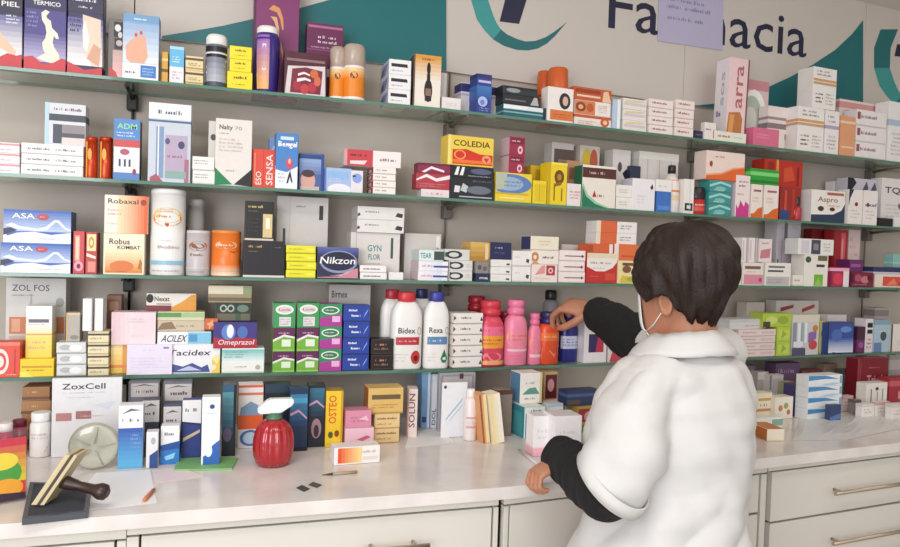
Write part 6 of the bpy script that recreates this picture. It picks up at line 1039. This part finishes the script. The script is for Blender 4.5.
# joints, root frame
shL, shR = bl(-.120, -.03, 1.176), bl(.140, .03, 1.195)
hw = hitz(547, 465, .96); handL = rel(pt(hw[0], hw[1], .957, 'R'))
wrL = bl(-.196, .140, .970)
elL = bl(-.236, -.072, .958)
wrR = rel(Wp(596, 312, -.095)); knR = rel(Wp(560, 304, .004))
dv = wrR - shR; elR = shR + dv * .5 + Vector((0, 0, -.055)) + Rv * .03
HA = math.radians(112)
Hf = Vector((math.cos(HA), math.sin(HA), -.16)).normalized(); Hl = Vector((-Hf.y, Hf.x, 0)).normalized(); Hu = Hf.cross(Hl)
HC = rel(Wp(682, 291, -.66))
def hp(f, l, u): return HC + Hf * f + Hl * l + Hu * u
# --- body: one continuous surface
mb = MB()
loft(mb, [(HC + Hu * u + Hf * cf, Hf, Hl, a, b) for u, cf, a, b in ((-.118, .055, .018, .02), (-.112, .045, .045, .036), (-.095, .032, .062, .047), (-.07, .02, .078, .056), (-.04, .012, .086, .063), (0, .005, .093, .070), (.04, 0, .094, .072), (.075, -.006, .083, .064), (.097, -.01, .058, .046), (.108, -.01, .028, .024))], skinm)
loft(mb, [(hp(.082, 0, .012), Hl, Hu, .006, .006), (hp(.094, 0, -.01), Hl, Hu, .010, .009), (hp(.105, 0, -.03), Hl, Hu, .014, .010), (hp(.098, 0, -.042), Hl, Hu, .010, .006)], skinm, 12)     # nose
for sgn in (1, -1):                                                    # brow and cheek
    loft(mb, [(hp(.076, sgn * .012, .022), Hf, Hu, .010, .008), (hp(.072, sgn * .035, .024), Hf, Hu, .012, .008), (hp(.058, sgn * .052, .02), Hf, Hu, .008, .006)], skinm, 10)
    loft(mb, [(hp(.06, sgn * .02, -.03), Hf, Hu, .018, .016), (hp(.055, sgn * .045, -.028), Hf, Hu, .014, .016), (hp(.03, sgn * .058, -.03), Hf, Hu, .012, .014)], skinm, 10)
loft(mb, [(hp(.078, -.022, -.062), Hf, Hu, .004, .005), (hp(.088, 0, -.06), Hf, Hu, .008, .009), (hp(.078, .022, -.062), Hf, Hu, .004, .005)], skinm, 10)   # mouth
nb_ = bl(0, -.01, 1.19)
loft(mb, [(HC + Hu * -.05 + Hf * -.012, Rv, Fv, .055, .06), (HC + Hu * -.10 + Hf * -.008, Rv, Fv, .056, .058), (nb_ + Vector((0, 0, .06)), Rv, Fv, .062, .06), (nb_, Rv, Fv, .1, .075), (nb_ - Vector((0, 0, .06)), Rv, Fv, .14, .09)], skinm)
Zv = Vector((0, 0, 1))
loft(mb, [(bl(cr, cf, z), Rv, Fv, a, b) for z, cr, cf, a, b in ((1.2, 0, 0, .13, .07), (1.15, 0, .005, .155, .095), (1.05, -.005, .01, .16, .115), (.95, -.02, .012, .155, .11), (.86, -.04, .014, .165, .12), (.76, -.055, .014, .185, .135), (.68, -.06, .012, .175, .13))], skinm)
for sx in (-.09, .09):
    loft(mb, [(bl(-.06 + sx, .01, z), Rv, Fv, a, b) for z, a, b in ((.74, .085, .1), (.6, .08, .088), (.42, .058, .062), (.34, .055, .06), (.22, .05, .056), (.09, .036, .04), (.04, .04, .05))], skinm, 18)
    loft(mb, [(bl(-.06 + sx, f, z), Rv, Zv, a, b) for f, z, a, b in ((-.05, .045, .028, .035), (0, .05, .036, .042), (.07, .04, .04, .03), (.14, .03, .036, .02), (.165, .026, .02, .012))], skinm, 14)
def limb(mb, pts, rad, m, seg=18):
    mb.tube(pts, rad, m, seg)
limb(mb, [shL, shL.lerp(elL, .5), elL, elL.lerp(wrL, .3), elL.lerp(wrL, .7), wrL], [.04, .04, .037, .038, .030, .025], skinm)
limb(mb, [shR, shR.lerp(elR, .5), elR, elR.lerp(wrR, .3), elR.lerp(wrR, .7), wrR], [.05, .045, .037, .038, .030, .025], skinm)
mb.tube([shL + Rv * .07 - Zv * .01, shL], [.036, .04], skinm, 14); mb.tube([shR - Rv * .07 - Zv * .02, shR], [.036, .04], skinm, 14)
nailm = mat('b5576a', .25, 'nail_varnish')
NAILS = []
def hand(mb, wr, d, n, thumb, curls, tc, sc=1.0, spread=.10, td=None):
    """palm and five fingers; d towards the fingers, n out of the back of the hand, thumb the side of the thumb"""
    d = d.normalized(); n = (n - d * n.dot(d)).normalized(); s = thumb - d * thumb.dot(d) - n * thumb.dot(n); s.normalize()
    loft(mb, [(wr + d * (y * sc) + n * (zz * sc), s, n, a * sc, b * sc) for y, zz, a, b in ((-.012, 0, .024, .02), (.01, 0, .027, .02), (.035, 0, .034, .019), (.06, .002, .038, .016), (.078, .002, .039, .0135), (.09, 0, .033, .010))], skinm, 18)
    for k, (off, ln, rr) in enumerate(((.028, .068, .0088), (.0095, .076, .009), (-.0095, .070, .0086), (-.0275, .056, .0076))):
        p = wr + d * (.072 * sc) + s * (off * sc); a = 0.0
        dirv = (d + s * (off * spread / .028)).normalized()
        pts = [p - dirv * .012, p]; rad = [rr * sc * .95, rr * sc]
        c1, c2, c3 = curls[k]
        p = p + dirv * (.016 * sc); pts.append(p); rad.append(rr * sc)
        for cc, fr, rf in ((c1, .45, .96), (c2, .32, .88), (c3, .23, .78)):
            a += math.radians(cc)
            v = dirv * math.cos(a) - n * math.sin(a); q = p + v * (ln * fr * sc)
            pts.append(p.lerp(q, .5)); rad.append(rr * sc * (rf + .02)); pts.append(q); rad.append(rr * sc * rf); p = q
        mb.tube(pts, rad, skinm, 10)
        nn = (dirv * math.sin(a) + n * math.cos(a))
        NAILS.append((p - v * .006 * sc + nn * rr * sc * .62, v, nn, rr * sc))
    t0 = wr + d * (.018 * sc) + s * (.022 * sc)
    td = td or (d * .62 + s * .62 - n * .42); td.normalize()
    t1 = t0 + td * (.034 * sc); t2d = (td * math.cos(math.radians(tc)) + (d * .8 - s * .55 - n * .2).normalized() * math.sin(math.radians(tc))).normalized()
    t2 = t1 + t2d * (.032 * sc); t3 = t2 + (t2d + (d * .3 - s * .4)).normalized() * (.022 * sc)
    mb.tube([t0 - td * .012, t0, t0.lerp(t1, .5), t1, t1.lerp(t2, .5), t2, t2.lerp(t3, .6), t3], [.012 * sc, .014 * sc, .0125 * sc, .0112 * sc, .0102 * sc, .0098 * sc, .009 * sc, .0066 * sc], skinm, 10)
# right hand, over the cap of the orange bottle
dR = (knR - wrR); capc = rel(Wp(553, 322, .022))
viewl = Vector((FW.x, FW.y, 0)).normalized()
hand(mb, wrR, dR, Vector((0, 0, 1)) - viewl * .45, -viewl * .8 + Vector((0, 0, -.35)), [(48, 38, 22), (52, 42, 25), (55, 45, 25), (58, 48, 28)], 25, 1.17, td=(dR.normalized() * .75 - viewl * .35 + Vector((0, 0, -.62))))
# left hand, loosely closed on the counter
dL = handL - wrL; dL.z -= .005
hand(mb, wrL, dL, Vector((0, 0, 1)) - RT * .15, RT * .2 + viewl * 1.0, [(50, 60, 40), (55, 62, 40), (58, 65, 40), (60, 65, 40)], 30, .84)
body = blend(mb, 'body', .0032, root, skinm, smooth=3)
# --- ears, eyes, nails
for sgn in (1, -1):
    e = MB()
    loft(e, [(hp(-.004, sgn * .068, -.022), Hf, Hu, .010, .022), (hp(-.006, sgn * .076, -.022), Hf, Hu, .017, .031), (hp(-.009, sgn * .081, -.021), Hf, Hu, .018, .033), (hp(-.010, sgn * .083, -.020), Hf, Hu, .013, .027), (hp(-.006, sgn * .079, -.022), Hf, Hu, .008, .016)], skinm, 20)
    e.build('ear', root)
    e = MB(); e.lathe([(0.0005, -.012), (.008, -.009), (.012, 0), (.008, .009), (.0005, .012)], mat('ece6e0', .2), seg=14, M=Matrix.Translation(hp(.07, sgn * .031, .004))); eo = e.build('eye', root)
    e = MB(); e.lathe([(.0005, -.0065), (.005, -.004), (.0066, 0), (.005, .004), (.0005, .0065)], mat('2a1a12', .2), seg=12, M=Matrix.Translation(hp(.0775, sgn * .032, .004))); e.build('iris', eo)
nm = MB()
for p, v, nn, rr in NAILS:
    s_ = v.cross(nn)
    nm.face([p + v * .006 + s_ * rr * .5 + nn * .0032, p + v * .006 - s_ * rr * .5 + nn * .0032, p - v * .004 - s_ * rr * .6 + nn * .0036, p - v * .004 + s_ * rr * .6 + nn * .0036], nailm)
nm.bm.free()
# --- hair
hm_ = MB(); NT, NP = 84, 40; X = hm_.mi(hairm); grid = {}
HCC = rel(Wp(682, 275.5, -.672)) - Hf * .006
def hem(th):
    th = abs(th); K = [(0, .03), (20, .015), (32, -.03), (50, -.052), (66, -.05), (76, -.04), (92, -.042), (100, -.072), (112, -.095), (135, -.108), (180, -.114)]
    for (a, b), (c, d) in zip(K, K[1:]):
        if th <= c: return b + (d - b) * (th - a) / (c - a)
for i in range(NT):
    th = -180 + 360 * i / NT; cth, sth = math.cos(math.radians(th)), math.sin(math.radians(th))
    z0 = hem(th)
    for j in range(NP + 1):
        f = j / NP                                                     # 0 at the crown, 1 at the hem
        zt = .116
        z = zt * math.cos(f * math.pi / 2) if z0 > 0 else None
        ang = f * math.acos(max(-1, min(1, z0 / zt * (1 if z0 > 0 else .86))))
        z = zt * math.cos(ang) * (1 if math.cos(ang) > 0 else 1 / .86)
        rr = math.sin(ang) if ang < math.pi / 2 else max(.0, 1 - 1.25 * ((ang - math.pi / 2) / (math.pi / 2)) ** 1.35)
        fr, br, sd = .112, .116, .104
        x = cth * (fr if cth > 0 else br) * rr; y = sth * sd * rr
        k = 1.0 if f < .98 else .96
        st = NZ.noise(Vector((cth * 3.2, sth * 3.2, z * 22))) * .012 + NZ.noise(Vector((cth * 7, sth * 7, z * 10))) * .012 + NZ.noise(Vector((cth * 16 + z * 14, sth * 16, z * 12))) * .007 + NZ.noise(Vector((cth * 30, sth * 30, z * 9))) * .0045 + math.sin(th * .9 + 30 * NZ.noise(Vector((z * 9, th * .02, 0)))) * .0012
        p = Vector((x, y, z)); p += p.normalized() * st * min(1, f * 3)
        grid[i, j] = hm_.bm.verts.new(HCC + (Hf * p.x + Hl * p.y + Hu * p.z) * 1.0)
for i in range(NT):
    for j in range(NP):
        q = [grid[i, j], grid[(i + 1) % NT, j], grid[(i + 1) % NT, j + 1], grid[i, j + 1]]
        f = hm_.bm.faces.new(q); f.smooth = True; f.material_index = X
bmesh.ops.remove_doubles(hm_.bm, verts=hm_.bm.verts, dist=1e-4)
bmesh.ops.recalc_face_normals(hm_.bm, faces=hm_.bm.faces)
ho = hm_.build('hair', root)
md = ho.modifiers.new('thick', 'SOLIDIFY'); md.thickness = .016; md.offset = -1
for p in ho.data.polygons: p.use_smooth = True
# --- face mask with its ear loops
mk = MB(); X = mk.mi(maskm); G = {}
for i in range(25):
    th = math.radians(-44 + 88 * i / 24)
    for j in range(11):
        u = .006 - .116 * j / 10
        bulge = 1.0 + .10 * math.cos(th) ** 3 * math.exp(-((u + .04) / .05) ** 2)
        sh = .97 if u > -.07 else .97 - (-.07 - u) * 6
        G[i, j] = mk.bm.verts.new(hp((.015 + .088 * math.cos(th) * bulge) * 1.0 * (sh if u > -.07 else sh + .02), .072 * math.sin(th) * sh, u))
for i in range(24):
    for j in range(10):
        f = mk.bm.faces.new((G[i, j], G[i + 1, j], G[i + 1, j + 1], G[i, j + 1])); f.smooth = True
mo = mk.build('face_mask', root); md = mo.modifiers.new('t', 'SOLIDIFY'); md.thickness = .002; md.offset = 1
for sgn in (1, -1):
    e = MB()
    for u0, u1 in ((-.004, .002), (-.085, -.044)):
        e.tube([hp(.07, sgn * .053, u0), hp(.03, sgn * .073, (u0 * .6 + u1 * .4)), hp(.004, sgn * .078, u1)], .0011, maskm, 6)
    e.build('ear_loop', mo)
# --- sweater sleeves
def sleeve(a, b, c, rad, name):
    m_ = MB(); P = []; R_ = []
    ax = (c - b).normalized()
    for i in range(13):
        f = i / 12
        p = a.lerp(b, f) if True else None
        P.append(p); R_.append(rad[0] + (rad[1] - rad[0]) * f)
    for i in range(1, 19):
        f = i / 18; P.append(b.lerp(c, f)); R_.append(rad[1] + (rad[2] - rad[1]) * f ** 1.2)
    m_.tube(P, R_, knitm, 28)
    d_ = lambda co, n: NZ.noise(co * 28) * .005 + NZ.noise(Vector(((co - b).dot(ax) * 60, co.z * 8, 1.7))) * .004
    return blend(m_, name, .005, root, knitm, smooth=6, disp=d_)
sleeve(shL.lerp(elL, .93), elL + (wrL - elL) * .06, wrL + (wrL - elL).normalized() * .03, (.046, .057, .047), 'sweater_sleeve')
sleeve(shR.lerp(elR, .1), elR, wrR + (wrR - elR).normalized() * .004, (.07, .074, .05), 'sweater_sleeve')
# --- white coat
cm = MB()
rings = [(1.236, 0, -.006, .07, .066), (1.222, 0, -.004, .105, .08), (1.205, 0, 0, .145, .096), (1.175, 0, .002, .172, .112), (1.12, 0, .004, .184, .132), (1.04, -.004, .006, .186, .142), (.96, -.004, .004, .172, .142), (.88, -.022, -.006, .178, .142), (.80, -.05, -.02, .208, .146), (.70, -.066, -.024, .235, .146), (.56, -.07, -.026, .242, .148)]
loft(cm, [(bl(cr, cf, z), Rv, Fv, a, b) for z, cr, cf, a, b in rings], coatm, 40)
fo_ = (wrL - elL).normalized(); ua_ = (elL - shL).normalized(); axL = (ua_ * .8 + fo_ * .6).normalized(); eL = elL - ua_ * .022 + fo_ * .02
sd_ = axL.cross(ua_).normalized()
def ring(c, n, a, b): v = n.cross(sd_).normalized(); return (c, sd_, v, a, b)
loft(cm, [ring(shL + Rv * .05 + Zv * .03, (ua_ - Rv).normalized(), .05, .05), ring(shL - Zv * .01, ua_, .06, .062), ring(shL.lerp(elL, .35), ua_, .069, .073), ring(shL.lerp(elL, .65), ua_, .074, .082), ring(eL, axL, .072, .083)], coatm, 30)
cm.tube([shR - Rv * .05 + Zv * .005, shR, shR.lerp(elR, .5), shR.lerp(elR, .95)], [.062, .07, .08, .083], coatm, 26)
def folds(co, n):
    p = Vector((co.dot(Rv) * 5.5, co.dot(Fv) * 5.5, co.z * 2.6))
    w_ = NZ.noise(p * 1.0 + Vector((3.1, 0, 0))) * .02 + NZ.noise(Vector((co.dot(Rv) * 16 + co.z * 7, co.dot(Fv) * 16, co.z * 5))) * .010
    w_ += NZ.noise(Vector((co.x * 9, co.y * 9, co.z * 26))) * .006
    w_ += (abs(NZ.noise(Vector((co.dot(Rv) * 7 - co.z * 4, co.dot(Fv) * 7 + co.z * 2, co.z * 6 + 4)))) - .2) * .022
    if co.z > 1.2: w_ *= .4
    return w_
coat = blend(cm, 'coat', .0065, root, coatm, smooth=4, disp=folds)
# collar, half belt, sleeve hem, pocket
cl = MB(); X = cl.mi(coatm); G = {}; n_ = 44
for i in range(n_ + 1):
    th = math.radians(115 + 310 * i / n_)                                # round the neck, open at the front
    cr_, sr_ = math.cos(th), math.sin(th)
    for j, (a, b, z) in enumerate(((.060, .058, 1.235), (.064, .062, 1.256), (.069, .067, 1.260), (.086, .080, 1.248), (.110, .096, 1.226), (.120, .102, 1.214))):
        wob = NZ.noise(Vector((cr_ * 3, sr_ * 3, j * .4))) * .004
        G[i, j] = cl.bm.verts.new(bl(a * cr_, b * sr_ - .002, z + wob + (.012 if sr_ < 0 else -.01) * abs(sr_)))
for i in range(n_):
    for j in range(5):
        f = cl.bm.faces.new((G[i, j], G[i + 1, j], G[i + 1, j + 1], G[i, j + 1])); f.smooth = True
bmesh.ops.recalc_face_normals(cl.bm, faces=cl.bm.faces)
co_ = cl.build('collar', coat); md = co_.modifiers.new('t', 'SOLIDIFY'); md.thickness = .003; md.offset = 0
hmb = MB(); v_ = axL.cross(sd_).normalized()
for i in range(40):
    q = []
    for ii, s2, k in ((i, -.024, .985), (i + 1, -.024, .985), (i + 1, .003, 1.012), (i, .003, 1.012)):
        a = 2 * math.pi * ii / 40; q.append(eL + axL * s2 + sd_ * (.072 * k * math.cos(a)) + v_ * (.083 * k * math.sin(a)))
    hmb.face(q, coatm, True)
bmesh.ops.remove_doubles(hmb.bm, verts=hmb.bm.verts, dist=1e-5)
h_ = hmb.build('sleeve_hem', coat); md = h_.modifiers.new('t', 'SOLIDIFY'); md.thickness = .004; md.offset = 1
# --- trousers and shoes
tm = MB()
loft(tm, [(bl(-.058, .008, z), Rv, Fv, a, b) for z, a, b in ((.80, .18, .13), (.72, .195, .142), (.66, .185, .135))], trm)
for sx in (-.095, .095):
    loft(tm, [(bl(-.058 + sx, .01, z), Rv, Fv, a, b) for z, a, b in ((.74, .095, .112), (.6, .09, .1), (.42, .075, .08), (.22, .068, .074), (.07, .066, .075))], trm, 20)
blend(tm, 'trousers', .008, root, trm, smooth=4)
for sx in (-.095, .095):
    s2 = MB(); loft(s2, [(bl(-.058 + sx, f, z), Rv, Zv, a, b) for f, z, a, b in ((-.075, .04, .02, .03), (-.05, .045, .038, .0448), (.01, .045, .044, .0448), (.08, .038, .048, .037), (.15, .03, .044, .029), (.19, .025, .024, .02))], shm, 18); s2.build('shoe', root)
